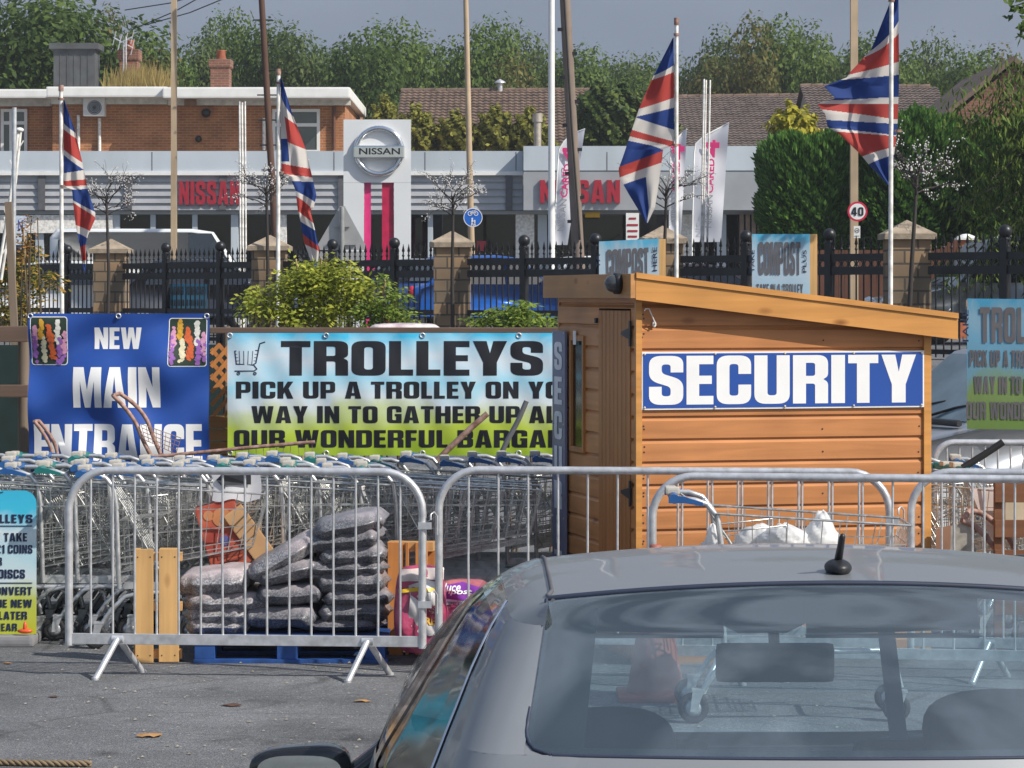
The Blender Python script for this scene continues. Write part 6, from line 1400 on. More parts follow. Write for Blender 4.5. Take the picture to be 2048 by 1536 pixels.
# hand carts lying on the trolleys
def handcart(label, Y, loops, r, mat, basket=None, grip=None, name='hand_cart'):
    p0 = loops[0][-1]; t = thing(name, label, 'cart', P(p0[0], p0[1], Y)); m = MB()
    for k, lp_ in enumerate(loops):
        lp_ = smoothpl(lp_, 2); m.tube([P(a, b, Y + .10 * k) for a, b in lp_], r, 10)
    if len(loops) > 1: m.tube([P(*loops[0][0], Y), P(*loops[1][0], Y + .1)], r, 10)
    m.build('handle', mat, t)
    if basket:
        m = MB(); (x0, y0), (x1, y1), (x2, y2), (x3, y3) = basket
        for Yb in (Y - .02, Y + .2):
            for i in range(9): u = i / 8; m.tube([P(x0 + (x1 - x0) * u, y0 + (y1 - y0) * u, Yb), P(x3 + (x2 - x3) * u, y3 + (y2 - y3) * u, Yb)], .0025, 4)
            for i in range(5): u = i / 4; m.tube([P(x0 + (x3 - x0) * u, y0 + (y3 - y0) * u, Yb), P(x1 + (x2 - x1) * u, y1 + (y2 - y1) * u, Yb)], .003, 4)
        for i in range(7): u = i / 6; m.tube([P(x3 + (x2 - x3) * u, y3 + (y2 - y3) * u, Y - .02), P(x3 + (x2 - x3) * u, y3 + (y2 - y3) * u, Y + .2)], .0025, 4)
        m.build('basket', RUST, t)
    if grip: m = MB(); m.tube([P(*grip[0], Y - .01), P(*grip[1], Y - .01)], r * 1.35, 10); m.build('grip', BLACKP, t)
    return t
handcart('rusty hand cart with wire basket in front of the flower banner', 18.3, [[(226, 791), (250, 815), (272, 845), (283, 875), (302, 912)], [(240, 787), (270, 808), (294, 838), (304, 868), (322, 910)]], .0135, RUST, [(282, 848), (362, 876), (352, 908), (290, 880)])
handcart('rusty hand cart handle at the lower corner of the flower banner', 18.3, [[(69, 843), (88, 868), (104, 898), (106, 930)], [(78, 842), (98, 866), (114, 896), (116, 932)]], .012, RUST)
t = handcart('long rusty flatbed cart frame lying across the nested trolleys', 18.2, [[(303, 914), (400, 905), (520, 893), (630, 884)]], .012, RUST)
m = MB()
for i in range(22): x = 330 + i * 14; m.tube([P(x, 911 - (x - 303) * .092, 18.2), P(x + R.gauss(0, 3), 925, 18.22)], .0022, 4)
m.build('mesh_side', RUST, t)
handcart('brown bar handle slanting before the word bargains', 18.4, [[(975, 827), (935, 862), (890, 905), (870, 925)]], .019, RUST)
handcart('grey bar handle slanting near the upright sign', 18.45, [[(1053, 802), (1035, 845), (1012, 885), (995, 925)]], .017, pm('grey_tube', (.20, .20, .21), .5, .5))
handcart('black bar handle lying over the heap right of the shed', 16.4, [[(2006, 884), (1975, 905), (1935, 930), (1925, 936)]], .021, BLACKP)
handcart('rusty looped handle lying in the heap right of the shed', 15.9, [[(1925, 1042), (1945, 1048), (1975, 1075), (2000, 1110), (2010, 1150)], [(1938, 1022), (1965, 1025), (2000, 1055), (2030, 1090), (2036, 1150)]], .017, RUST)
t = thing('wooden_crate', 'dark brown slatted wooden crate at the right edge', 'crate', (P(2060, 0, 15.9).x, 15.9, 0)); m = MB(); 
for y0, y1 in ((960, 1005), (1040, 1075), (1100, 1150), (1180, 1230)): a = P(1990, y1, 15.8); c = P(2190, y0, 15.8); m.box(a.x, c.x, 15.8, 15.82, a.z, c.z, b=.003)
for px in (2000, 2090, 2180): x = P(px, 0, 15.82).x; m.box(x - .03, x + .03, 15.822, 15.86, 0, P(0, 960, 15.8).z)
m.build('slats', woodm('crate_wood', (.20, .085, .04), (.06, .03, .02), 'X', False, .7), t)
t2_ = MB(); a = P(2003, 1048, 16.0); c = P(2060, 996, 16.0); t2_.box(a.x, c.x, 16.0, 16.25, a.z, c.z, b=.01); tag(t2_.build('cream_box', pm('cream_card', (.62, .52, .38), .6)), 'cream box behind the slats of the brown crate', 'box')
m = MB(); m.prism([(1940, -978), (1985, -974), (2012, -1060), (1982, -1080)], lambda u, v, w_: P(u, -v, 16.3 + w_), .02); tag(m.build('white_panel', pm('pale_panel', (.66, .58, .55), .6)), 'pale slanted panel lying among the trolleys right of the shed', 'panel')
m = MB(); m.prism([(1872, -1058), (1902, -1050), (1898, -1180), (1872, -1180)], lambda u, v, w_: P(u, -v, 15.75 + w_), .03); tag(m.build('brown_panel', pm('brown_panel', (.30, .15, .09), .7)), 'brown board standing against the corner right of the shed', 'panel')
m = MB(); m.prism([(1902, -1052), (1935, -1040), (1955, -1110), (1900, -1120)], lambda u, v, w_: P(u, -v, 15.9 + w_), .02); tag(m.build('grey_panel', pm('torn_grey', (.32, .30, .26), .8, 0, .3, 20)), 'torn grey sheet among the trolleys right of the shed', 'panel')

# ================================================================== PALLETS, SACKS, A-BOARD, CONE
t = thing('wooden_pallet', 'pale pine pallet standing on end behind the first barrier', 'pallet', (P(317, 0, 15.52).x, 15.52, 0), radians(4), 'upright pine pallets'); 
def wx(px, Y): return (px - 317) * Y / F
for i, (p0, p1) in enumerate(((271, 307), (318, 358))): m = MB(); m.box(wx(p0, 15.5), wx(p1, 15.5), -.022, 0, .0 + .004 * i, .618, b=.002); m.build('board', PINE, t, local=True)
for z0 in (.02, .28, .55): m = MB(); m.box(wx(266, 15.5), wx(364, 15.5), .001, .075, z0, z0 + .045); m.build('cross_bearer', PINEX, t, local=True)
for p0, p1 in ((266, 280), (318, 356)): m = MB(); m.box(wx(p0, 15.5), wx(p1, 15.5), .076, .096, 0, .615, b=.002); m.build('board', PINE, t, local=True)
m = MB()
for px in (276, 301, 324, 350):
    for z in (.04, .575): disc(m, (wx(px, 15.5), z), .004, lambda u, v, w_: Vector((u, -.0235 + w_, v)), 0, 8)
m.build('nails', BLACKP, t, local=True)
t = thing('wooden_pallet', 'orange toned pine pallet standing on end behind the pink sack', 'pallet', (P(820, 0, 15.85).x, 15.85, 0), radians(-6), 'upright pine pallets')
def wx2(px): return (px - 820) * 15.85 / F
for (p0, p1) in ((776, 806), (812, 818), (832, 856)): m = MB(); m.box(wx2(p0), wx2(p1), -.022, 0, 0, .625, b=.002); m.build('board', PINEO, t, local=True)
for z0 in (.02, .30, .575): m = MB(); m.box(wx2(774), wx2(866), .001, .09, z0, z0 + .05); m.build('cross_bearer', PINEX if z0 > .5 else PINEO, t, local=True)
for (p0, p1) in ((776, 800), (845, 866)): m = MB(); m.box(wx2(p0), wx2(p1), .091, .112, 0, .625, b=.002); m.build('board', PINEO, t, local=True)
# blue pallet
BLW = pm('blue_painted_wood', (.015, .07, .26), .6, 0, .3, 10); t = thing('blue_pallet', 'blue painted pallet lying flat under the stacked sacks', 'pallet', (P(580, 0, 15.9).x, 15.9, 0)); xa, xb = P(388, 0, 15.5).x, P(776, 0, 15.5).x
for k in range(6): m = MB(); y = 15.46 + k * .16; m.box(xa, xb, y, y + .12, .125, .147, b=.003); m.build('deck_board', BLW, t)
for x in (xa + .06, (xa + xb) / 2 - .02, xb - .07):
    for y in (15.48, 15.85, 16.22): m = MB(); m.box(x - .055, x + .055, y, y + .12, .022, .1245, b=.003); m.build('block', BLW, t)
for y in (15.47, 15.84, 16.21): m = MB(); m.box(xa, xb, y, y + .1, 0, .0215, b=.003); m.build('skid', BLW, t)
def chipbag(name, c, c2, pink):
    m, n, l, b = nm(name); tc = n.new('ShaderNodeTexCoord')
    vo = n.new('ShaderNodeTexVoronoi'); vo.inputs['Scale'].default_value = 150; l.new(tc.outputs['Object'], vo.inputs['Vector'])
    cr = n.new('ShaderNodeValToRGB'); l.new(vo.outputs['Color'], cr.inputs[0]); e = cr.color_ramp.elements
    e[0].position = .2; e[0].color = c4(c); e[1].position = .85; e[1].color = c4(c2); x = e.new(.55); x.color = c4([(p + q) / 2.2 for p, q in zip(c, c2)])
    sp = n.new('ShaderNodeSeparateXYZ'); ge = n.new('ShaderNodeNewGeometry'); l.new(ge.outputs['Normal'], sp.inputs[0])
    no = n.new('ShaderNodeTexNoise'); no.inputs['Scale'].default_value = 6; l.new(tc.outputs['Object'], no.inputs['Vector'])
    # printed patch on the broad upper side of the sack
    g2 = n.new('ShaderNodeSeparateXYZ'); l.new(tc.outputs['Generated'], g2.inputs[0])
    mr = n.new('ShaderNodeMapRange'); mr.inputs['From Min'].default_value = .60; mr.inputs['From Max'].default_value = .88; l.new(g2.outputs['Z'], mr.inputs[0])
    mm = n.new('ShaderNodeMath'); mm.operation = 'MULTIPLY'; l.new(mr.outputs[0], mm.inputs[0]); l.new(no.outputs['Fac'], mm.inputs[1])
    mx = n.new('ShaderNodeMixRGB'); l.new(mm.outputs[0], mx.inputs[0]); l.new(cr.outputs[0], mx.inputs[1]); mx.inputs[2].default_value = c4(pink)
    l.new(mx.outputs[0], b.inputs['Base Color']); b.inputs['Roughness'].default_value = .45; b.inputs['Coat Weight'].default_value = .25; b.inputs['Coat Roughness'].default_value = .2
    n2 = n.new('ShaderNodeTexNoise'); n2.inputs['Scale'].default_value = 26; n2.inputs['Detail'].default_value = 5; n2.inputs['Distortion'].default_value = 1.2; l.new(tc.outputs['Object'], n2.inputs['Vector'])
    bu = n.new('ShaderNodeBump'); bu.inputs['Strength'].default_value = .13; bu.inputs['Distance'].default_value = .015; l.new(n2.outputs['Fac'], bu.inputs['Height']); l.new(bu.outputs[0], b.inputs['Normal'])
    return m
CHIP = chipbag('slate_chip_sack', (.055, .057, .068), (.22, .225, .25), (.42, .38, .41)); CHIP2 = chipbag('pale_chip_sack', (.10, .10, .11), (.38, .37, .39), (.66, .54, .54))
ORD = ['lowest', 'second', 'third', 'fourth', 'fifth', 'sixth', 'seventh', 'topmost']
def sackbox(label, x0, x1, y0, y1, tilt, mat, seed, Y=15.85, dep=.30):
    c = P((x0 + x1) / 2, (y0 + y1) / 2, Y - .1); w_ = (x1 - x0) * 15.7 / F / 2 / max(.7, cos(tilt)); h = (y1 - y0) * 15.7 / F / 2
    if tilt: h = max(.05, h - abs(sin(tilt)) * w_ * .75)
    sack(label, (c.x, Y, c.z), (w_ * 1.04, dep, h * 1.14), R.gauss(0, .06), mat, seed, -tilt, 0, 'clear sacks of slate chippings', 'stone_sack', .5)
for i, (a, b, c, d) in enumerate(((371, 500, 1236, 1258), (371, 510, 1213, 1238), (366, 548, 1186, 1214), (360, 508, 1136, 1188))):
    sackbox('shiny sack of chippings, %s in the lowest pile by the pine pallet' % (ORD[i] if i < 3 else 'topmost'), a, b, c, d, .02 if i < 3 else .06, CHIP2, 40 + i)
for i, (a, b, c, d, tl) in enumerate(((500, 645, 1210, 1250, 0), (510, 650, 1166, 1204, 0.03), (515, 638, 1114, 1168, .22), (495, 634, 1070, 1160, .52))):
    sackbox('sack of chippings, %s in the middle slanting pile' % (ORD[i] if i < 3 else 'topmost'), a, b, c, d, tl, CHIP2 if i == 3 else CHIP, 50 + i, 15.82)
for i, (a, b, c, d, tl) in enumerate(((590, 770, 1234, 1256, 0), (640, 781, 1202, 1240, 0), (640, 781, 1176, 1206, 0), (638, 779, 1140, 1182, 0), (600, 775, 1118, 1146, .0), (634, 772, 1086, 1130, .06), (612, 765, 1056, 1100, .12), (625, 772, 1020, 1078, .18))):
    sackbox('dark sack of chippings, %s in the tallest pile' % ORD[i], a, b, c, d, tl, CHIP, 60 + i, 15.84)
# printed sacks standing on end
PK = pm('pink_white_sack', (.36, .045, .11), .34, 0, .3, 9, .5, 14, coat=.4); PU = pm('magenta_sack', (.42, .05, .16), .3, 0, .35, 5, .25, 16, coat=.4, c2=(.55, .18, .16))
def upright(label, x0, x1, y0, y1, Y, mat, seed, deep=.10):
    c = P((x0 + x1) / 2, (y0 + y1) / 2, Y); rad = ((x1 - x0) * Y / F / 2, deep, (y1 - y0) * Y / F / 2); t = thing('compost_sack', label, 'sack', (c.x, Y, c.z - rad[2])); rs = random.Random(seed); ph = [rs.uniform(0, 6) for _ in range(6)]
    def fn(q, d):
        k = 1 - .6 * sm(.75, 1, abs(q.z) / rad[2]) * (1 if q.z > 0 else .3); return Vector((q.x * (1 + .04 * sin(q.z * 14 + ph[0])), q.y * k + .022 * sin(q.x * 24 + ph[1]) * sin(q.z * 19 + ph[2]) + .012 * sin(q.x * 47 + q.z * 33 + ph[3]), q.z))
    m = MB(); m.ell(c, rad, 40, 36, 0, None, fn, .45); b = m.build('sack', mat, t)
    def on_(px, py, off=.004):
        q = P(px, py, Y); dx, dz = (q.x - c.x) / rad[0], (q.z - c.z) / rad[2]
        sx, sz = min(.999, abs(dx)), min(.999, abs(dz)); e = .45
        ct = (1 - sz ** (2 / e)) ** .5; cx = min(1, (sx ** (1 / e)) / max(.001, ct)); yy = -rad[1] * (ct * sqrt(max(0, 1 - cx * cx))) ** e
        qq = fn(Vector((q.x - c.x, yy, q.z - c.z)), None); return Vector((q.x, c.y + qq.y - off, q.z))
    return t, on_
def patch(t, on_, name, poly, mat, off=.004):
    m = MB(); m.prism(poly, lambda u, v, w_: Vector(((u - 1024) * 15.5 / F, 15.5, EYE + (HZ + v) * 15.5 / F)), 0)
    xs_ = [p[0] for p in poly]; ys_ = [-p[1] for p in poly]
    q = refine(m, [(x - 1024) * 15.5 / F for x in range(int(min(xs_)), int(max(xs_)), 5)], [EYE + (HZ - y) * 15.5 / F for y in range(int(min(ys_)), int(max(ys_)), 5)], lambda z: on_(z.x * F / 15.5 + 1024, HZ - (z.z - EYE) * F / 15.5, off)); return q.build(name, mat, t)
t, o1 = upright('pink and white printed sack standing against the orange pallet', 790, 892, 1130, 1306, 15.42, PK, 71)
patch(t, o1, 'clear_top', [(800, -1136), (888, -1134), (888, -1156), (802, -1160)], pm('clear_film', (.55, .47, .44), .3), .006)
patch(t, o1, 'print', [(818, -1168), (850, -1156), (884, -1162), (884, -1262), (860, -1268), (838, -1262), (824, -1248), (818, -1225), (822, -1190)], pm('pale_print', (.52, .50, .50), .35, 0, .2, 12), .006)
patch(t, o1, 'yellow_band', [(798, -1176), (840, -1170), (886, -1172), (886, -1180), (840, -1178), (799, -1183)], pm('yellow_print', (.62, .40, .02), .4), .012)
m = MB(); script_text(m, 'IRISH', (853, -1219, 882, -1206), lambda u, v, w_: o1(u, -v, .012), 0, .03); script_text(m, 'GET OUT', (852, -1229, 884, -1220), lambda u, v, w_: o1(u, -v, .012), 0, .02); m.build('lettering', REDI, t)
m = MB(); script_text(m, 'RE', (852, -1246, 872, -1231), lambda u, v, w_: o1(u, -v, .012), 0, .03); m.build('lettering', pm('orange_ink', (.65, .36, .02), .4), t)
t, o2 = upright('purple and magenta compost sack standing beside the pink sack', 872, 985, 1158, 1312, 15.62, PU, 72, .14)
patch(t, o2, 'purple_print', [(880, -1168), (925, -1162), (968, -1172), (980, -1196), (880, -1192)], pm('purple_print', (.20, .03, .32), .35), .006)
patch(t, o2, 'pale_band', [(880, -1193), (940, -1196), (975, -1204), (970, -1212), (920, -1204), (880, -1205)], pm('pale_lilac', (.52, .50, .62), .4), .010)
m = MB(); script_text(m, 'duce', (884, -1177, 922, -1163), lambda u, v, w_: o2(u, -v, .012), 0, .02, .2); script_text(m, 'mpost', (884, -1186, 945, -1174), lambda u, v, w_: o2(u, -v, .012), 0, .02, .2); m.build('lettering', WHITEI, t)
m = MB(); script_text(m, "Grower's Choice", (884, -1204, 950, -1195), lambda u, v, w_: o2(u, -v, .016), 0, 0, .3); m.build('lettering', NAVYI, t)
c = P(700, 1285, 16.0)
# A-board
AY = 16.3; t = thing('pavement_board', 'rounded blue to green notice board about trolley coins at the left edge', 'sign', (P(0, 0, AY).x, AY, 0))
pts = []; x0, x1, y0, y1, r = -112, 73, 981, 1268, 26
for cx, cy, s in ((x1 - r, y0 + r, 0), (x0 + r, y0 + r, 1)):
    for k in range(9): q = pi / 2 * (s + k / 8); pts.append((cx + r * cos(q), -(cy - r * sin(q))))
pts += [(x0, -y1), (x1, -y1)]
m = MB(); m.prism(pts, lambda u, v, w_: P(u, -v, AY + w_), .02); m.build('panel', printm('pavement_print', [(0, (.48, .52, .03)), (.24, (.50, .56, .10)), (.40, (.62, .72, .74)), (.55, (.45, .66, .74)), (.72, (.62, .72, .76)), (.86, (.05, .50, .72)), (1, (.04, .46, .68))], .06, 2.5, .4), t)
for (s, a, b, c, d) in (('TROLLEYS', -48, 1029, 65, 1046), ('ONLY TAKE', -46, 1066, 54, 1083), ('£1 COINS', -8, 1090, 65, 1107), ('OR', -18, 1115, 4, 1131), ('DISCS', -4, 1139, 50, 1157), ('TO CONVERT', -54, 1174, 64, 1190), ('TO THE NEW', -52, 1199, 64, 1215), ('COINS LATER', -66, 1223, 54, 1239), ('THIS YEAR', -54, 1247, 34, 1262)):
    m = MB(); lettering(m, s, (a, -d, c, -b), lambda u, v, w_: P(u, -v, AY - .003), 0, 0, .09); m.build('lettering', NAVYI, t)
m = MB()
for y in (1052, 1166): ribbon(m, [(-100, -y), (64, -y)], 2, lambda u, v, w_: P(u, -v, AY - .003))
m.build('rule', NAVYI, t); cart_icon(t, -45, 984, .85, AY - .003)
m = MB(); a = P(-118, 1284, AY); c = P(73, 1262, AY); m.box(a.x, c.x, AY - .12, AY + .22, 0, .06, b=.02); m.build('base', pm('grey_base', (.22, .22, .23), .7, 0, .15, 12), t)
m = MB(); p = P(50, 1262, AY - .06); m.ell(p, (.045, .02, .015), 10, 6); m.ell(p + Vector((0, 0, .02)), (.012, .015, .035), 10, 8); tag(m.build('orange_clip', pm('orange_plastic', (.70, .10, .03), .4)), 'orange plastic clip on the foot of the coin notice board', 'clip')
# traffic cone
t = thing('traffic_cone', 'faded orange traffic cone beside the loose trolley', 'traffic cone', (P(1311, 0, 14.15).x, 14.15, 0)); CO = pm('faded_orange', (.34, .10, .07), .6, 0, .15, 8)
m = MB(); m.lathe([(.0, .76), (.028, .76), (.032, .74), (.03, .70), (.14, .05), (.15, .03)], (P(1311, 0, 14.15).x, 14.15, 0), 28); m.build('cone', CO, t)
m = MB(); x = P(1311, 0, 14.15).x; m.box(x - .19, x + .19, 13.96, 14.34, 0, .03, b=.01); m.build('foot', CO, t)
# rope, leaves, twigs on the asphalt
m = MB(); ang = radians(-1); pts = [Vector((P(-60, 0, 12.1).x + i * .012, 12.13 - .03 * sin(i * .05) - i * .0006, .014)) for i in range(44)]
for s in range(3): m.tube([p + Vector((0, .008 * cos(i * .9 + s * 2.09), .008 * sin(i * .9 + s * 2.09))) for i, p in enumerate(pts)], .008, 6)
tag(m.build('rope', pm('sisal', (.20, .145, .085), .85)), 'tan twisted rope lying on the asphalt at the lower left corner', 'rope')
RUSTL = pm('dead_leaf', (.36, .19, .07), .8, 0, .3, 20)
def litter(name, label, px, py, w_, h, mat, cat, group='litter on the asphalt'):
    Y = 2 * F / (py - HZ); x = (px - 1024) * Y / F; m = MB(); n = 12; rs = random.Random(int(px))
    vs = [(x + w_ * cos(i * 2 * pi / n) * rs.uniform(.7, 1.1), Y + w_ * .8 * sin(i * 2 * pi / n) * rs.uniform(.6, 1.1), .004 + h * rs.random()) for i in range(n)] + [(x, Y, h * 1.2 + .004)]
    m.add(vs, [(i, (i + 1) % n, n) for i in range(n)], 0, True); tag(m.build(name, mat), label, cat, group)
litter('dead_leaf', 'large tan dead leaf on the asphalt near the rope', 299, 1474, .06, .012, RUSTL, 'leaf'); litter('dead_leaf', 'thin tan dead leaf on the asphalt by the silver car', 724, 1404, .045, .008, RUSTL, 'leaf')
litter('dead_leaf', 'small tan scrap on the asphalt below the coin notice board', 14, 1328, .03, .006, RUSTL, 'leaf'); litter('bark_scrap', 'dark bark scrap lying alone on the open asphalt', 465, 1412, .055, .006, POLER, 'bark'); litter('bark_scrap', 'thin dark twig scrap on the asphalt beyond the rope', 107, 1395, .03, .004, POLER, 'bark')
rs = random.Random(12); vs = []; fs = []
for _ in range(380):
    Y = rs.uniform(11.6, 16.5); x = rs.uniform(-2.6, 1.8); s = rs.uniform(.003, .010); o = len(vs); c = Vector((x, Y, .003)); vs += [c + Vector((-s, -s * .7, 0)), c + Vector((s, -s, .003)), c + Vector((s * .8, s, 0)), c + Vector((-s, s * .8, .004)), c + Vector((0, 0, s))]; fs += [(o, o + 1, o + 4), (o + 1, o + 2, o + 4), (o + 2, o + 3, o + 4), (o + 3, o, o + 4)]
m = MB(); m.add(vs, fs); o = m.build('gravel_chips', pm('chip_grit', (.33, .30, .25), .85, 0, .4, 40)); o['kind'] = 'stuff'; o['label'] = 'scattered pale grit and chips on the asphalt'; o['category'] = 'grit'
# ================================================================== THE CLOSE SILVER CAR
CO_ = Vector((.624, 5.5, 0)); CTH = radians(0.5)
car = thing('silver_car', 'silver grey hatchback close by with rear window, roof aerial and door mirror', 'car', CO_, CTH)
PAINT = pm('silver_paint', (.265, .28, .295), .46, .4, .03, 1.2, 0, 60, .3); FRAME = pm('gloss_black', (.012, .013, .015), .12, 0, .1, 3, coat=.5); TRIM = pm('dark_trim', (.045, .05, .06), .75, 0, .15, 8); VIS = pm('visor_grey', (.42, .43, .44), .8, 0, .05, 4); LINER = pm('grey_liner', (.36, .37, .38), .85, 0, .1, 4)
RGL = glassm('rear_glass', (.58, .78, .84), 1.45, .0, .17, ((.36, .47, .53), .07)); SGL = glassm('side_glass', (.20, .24, .25), 1.5, .06, .05, None, .6); WGL = glassm('windscreen_glass', (.80, .86, .86), 1.4)
Wt = [(.25, .85), (.45, .90), (.70, .915), (.85, .905), (.93, .88), (1.0, .852), (1.15, .785), (1.25, .738), (1.32, .700), (1.365, .668), (1.395, .635), (1.42, .585)]
Gt = [(-.5, .90), (-.3, .92), (0, .945), (.3, .97), (.7, 1.0), (1.2, 1.01), (2.0, 1.0), (2.4, .985), (3.2, .94)]
def W(z): return interp(Wt, z)
def lift(y): return interp([(-.1, 0), (.1, .006), (.3, .011), (.45, .011), (.6, .013), (.8, .006), (1.0, -.010), (1.2, -.033), (1.47, -.070)], y)
def G(y): return interp(Gt, y)
def XW(z, y): return W(z) * (G(y) + interp([(0, 0), (.7, .045), (1.2, .055), (2.4, .03), (3.2, 0)], y) * max(0, min(1, (1.44 - z) / .45))) * (1 if z < 1.3 else 1 - (G(y) - .95) * sm(1.3, 1.42, z))
def yr(z): return interp([(.25, -.44), (.5, -.56), (.70, -.555), (.90, -.515), (1.16, -.385), (1.43, -.075)], z)
def yw(z): return interp([(.9, -.02), (1.0, 0.0), (1.09, .02), (1.2, .055), (1.316, .12), (1.36, .185), (1.395, .30)], z)     # rear end of the side glass
def ya_(z): return interp([(.9, 2.25), (.93, 2.2), (1.31, 1.50), (1.395, 1.44)], z)
def ge(z): return interp([(1.17, .605), (1.42, .556)], z)                                # half width of the rear glass
def contour(z, ytop, n=200):
    rad = .11; w_ = W(z) * G(-.35); pts = []
    y0 = yr(z)
    xe = w_ - rad * .7
    for k in range(40): x = xe * k / 39; pts.append((x, y0 + .055 * (x / .6) ** 2))
    xe2, ye2 = pts[-1]; ys = ye2 + rad * 1.35; xs_ = XW(z, ys)
    for k in range(1, 21):
        t = k / 20; pts.append(((1 - t) ** 2 * xe2 + 2 * t * (1 - t) * (xs_ - .004) + t * t * xs_, (1 - t) ** 2 * ye2 + 2 * t * (1 - t) * (ye2 + .018) + t * t * ys))
    for k in range(1, 60): y = ys + (ytop - ys) * k / 59; pts.append((XW(z, y), y))
    return pts
def cp_range(z, mode):
    """point function along the contour at height z between the rear glass edge and the side glass"""
    c = contour(z, 2.3); i0 = next(i for i, p in enumerate(c) if p[0] >= ge(max(1.17, z)) * (1.0)); i1 = next(i for i, p in enumerate(c) if i > i0 + 3 and p[1] >= yw(z))
    seg = c[i0:i1 + 1]; seg[0] = (ge(max(1.17, z)), seg[0][1]); seg[-1] = (XW(z, yw(z)), yw(z)); return seg
ZT = 1.372
def seg_at(seg, u):
    return along(seg, u)
for s, nm_ in ((-1, 'l'), (1, 'r')):
    m = MB()
    m.grid(lambda u, v: (lambda z: (lambda p: Vector((s * p[0], p[1], z + lift(p[1]) * max(0, (z - 1.165) / (ZT - 1.165)) ** 2)))(seg_at(cp_range(z, 0), u)))(1.165 + (ZT - 1.165) * v), 22, 22, 0, True, None, s < 0)
    # lower rear quarter
    def low(u, v):
        z = .93 + (1.165 - .93) * v; c = contour(z, 2.3); i0 = next(i for i, p in enumerate(c) if p[0] >= .50); i1 = next(i for i, p in enumerate(c) if i > i0 + 3 and p[1] >= yw(z)); seg = c[i0:i1 + 1]; seg[0] = (.50, seg[0][1]); seg[-1] = (XW(z, yw(z)), yw(z)); p = seg_at(seg, u); return Vector((s * p[0], p[1], z))
    m.grid(low, 22, 10, 0, True, None, s < 0)
    m.build('rear_pillar', PAINT, car, local=True)
    # rail above the side glass, up to the roof seam
    cs = contour(ZT, 1.40); cs = cs[next(i for i, p in enumerate(cs) if p[0] >= .556):]
    def rail(u, v):
        p = along(cs, u); y = p[1]; xr_ = XW(1.42, y) if y > .02 else .556; yt = y + (.012 if y < .05 else 0)
        x = p[0] + (min(p[0], xr_) - p[0]) * v; return Vector((s * x, y + (yt - y) * v, ZT + (1.411 - ZT) * (v + .45 * v * (1 - v)) + lift(y)))
    m = MB(); m.grid(rail, 40, 6, 0, True, None, s < 0); m.build('roof_rail', PAINT, car, local=True)
    # side glass with its black frame
    def sidef(u, v, off=0.0):
        z = .93 + (ZT + .002 - .93) * v; y = yw(z) + (ya_(z) - yw(z)) * u; lf = lift(y) * v ** 2
        return Vector((s * (XW(z, y) - off), y, z + lf))
    def fm(u, v):
        b = .030
        return (u < .022 or u > .975 or v < .03 or v > .93 or .445 < u < .505)
    m = MB(); m.grid(lambda u, v: sidef(u, v), 90, 44, 0, True, lambda u, v: 0 if fm(u, v) else None, s < 0); m.build('window_frame', FRAME, car, local=True)
    m = MB(); m.grid(lambda u, v: sidef(u, v, .004), 60, 24, 0, True, None, s < 0); m.build('side_window', SGL, car, local=True)
    m = MB(); m.tube([sidef(.012, v / 12, -.003) for v in range(13)], .0035, 6); m.build('window_trim', CHROME, car, local=True)
# rear glass
def rg(x01, v, off=0.0):
    z = 1.165 + (1.428 - 1.165) * v; e = ge(z); x = e * x01; crown_ = .022 * (1 - x01 * x01) * sm(.75, 1.0, v)
    bow = .010 * (1 - x01 * x01) * sin(pi * v)
    return Vector((x, yr(z) + .055 * (x / .6) ** 2 - bow + off, z - .012 * x01 * x01 * v + crown_))
m = MB()
def rmask(u, v):
    x = abs(u * 2 - 1) * 600; zz = v * 270
    if x > 540 and zz < 50: return None if (x - 540) ** 2 + (zz - 50) ** 2 > 55 ** 2 else 0
    return 0
def rgr(x, v, off): return rg(x * (1 - (.085 * (1 - sqrt(max(0, 1 - (1 - v / .17) ** 2))) if v < .17 else 0)), v, off)
m.grid(lambda u, v: rgr(u * 2 - 1, v, .004), 80, 60); m.build('rear_window', RGL, car, local=True)
for s in (-1, 1): m = MB(); m.grid(lambda u, v: rg(s * (.90 + .106 * u), v * .18, .0045), 60, 60, 0, True, lambda u, v: 0 if (.90 + .106 * u) > 1 - .085 * (1 - sqrt(max(0, 1 - (1 - v * .18 / .17) ** 2))) else None, s < 0); m.build('glass_corner', PAINT, car, local=True)
m = MB()
def band(u, v):                                            # painted-on black border of the glass, on its inner side
    x, z = abs(u * 2 - 1), v
    return 0 if (x > .975 or z < .045 or z > .975) else None
m.grid(lambda u, v: rgr(u * 2 - 1, v, .0065), 120, 60, 0, True, band); m.build('window_border', FRAME, car, local=True)
m = MB(); m.tube([rg(-1 + 2 * i / 40, 1.0) + Vector((0, .006, .001)) for i in range(41)], .0055, 6)
for s in (-1, 1): m.tube([rgr(s * 1.004, i / 28, .003) for i in range(29)], .004, 6)
m.tube([rgr(-1 + 2 * i / 40, 0, .003) for i in range(41)], .004, 6)
m.build('tailgate_gap', pm('gap_seal', (.02, .03, .06), .6), car, local=True)
# tailgate and bumper below the glass
def tail(u, v): z = .40 + (1.166 - .40) * v; x = (u * 2 - 1) * .60; return Vector((x, yr(z) + .055 * (x / .6) ** 2, z))
m = MB(); m.grid(tail, 40, 24); m.build('tailgate', PAINT, car, local=True)
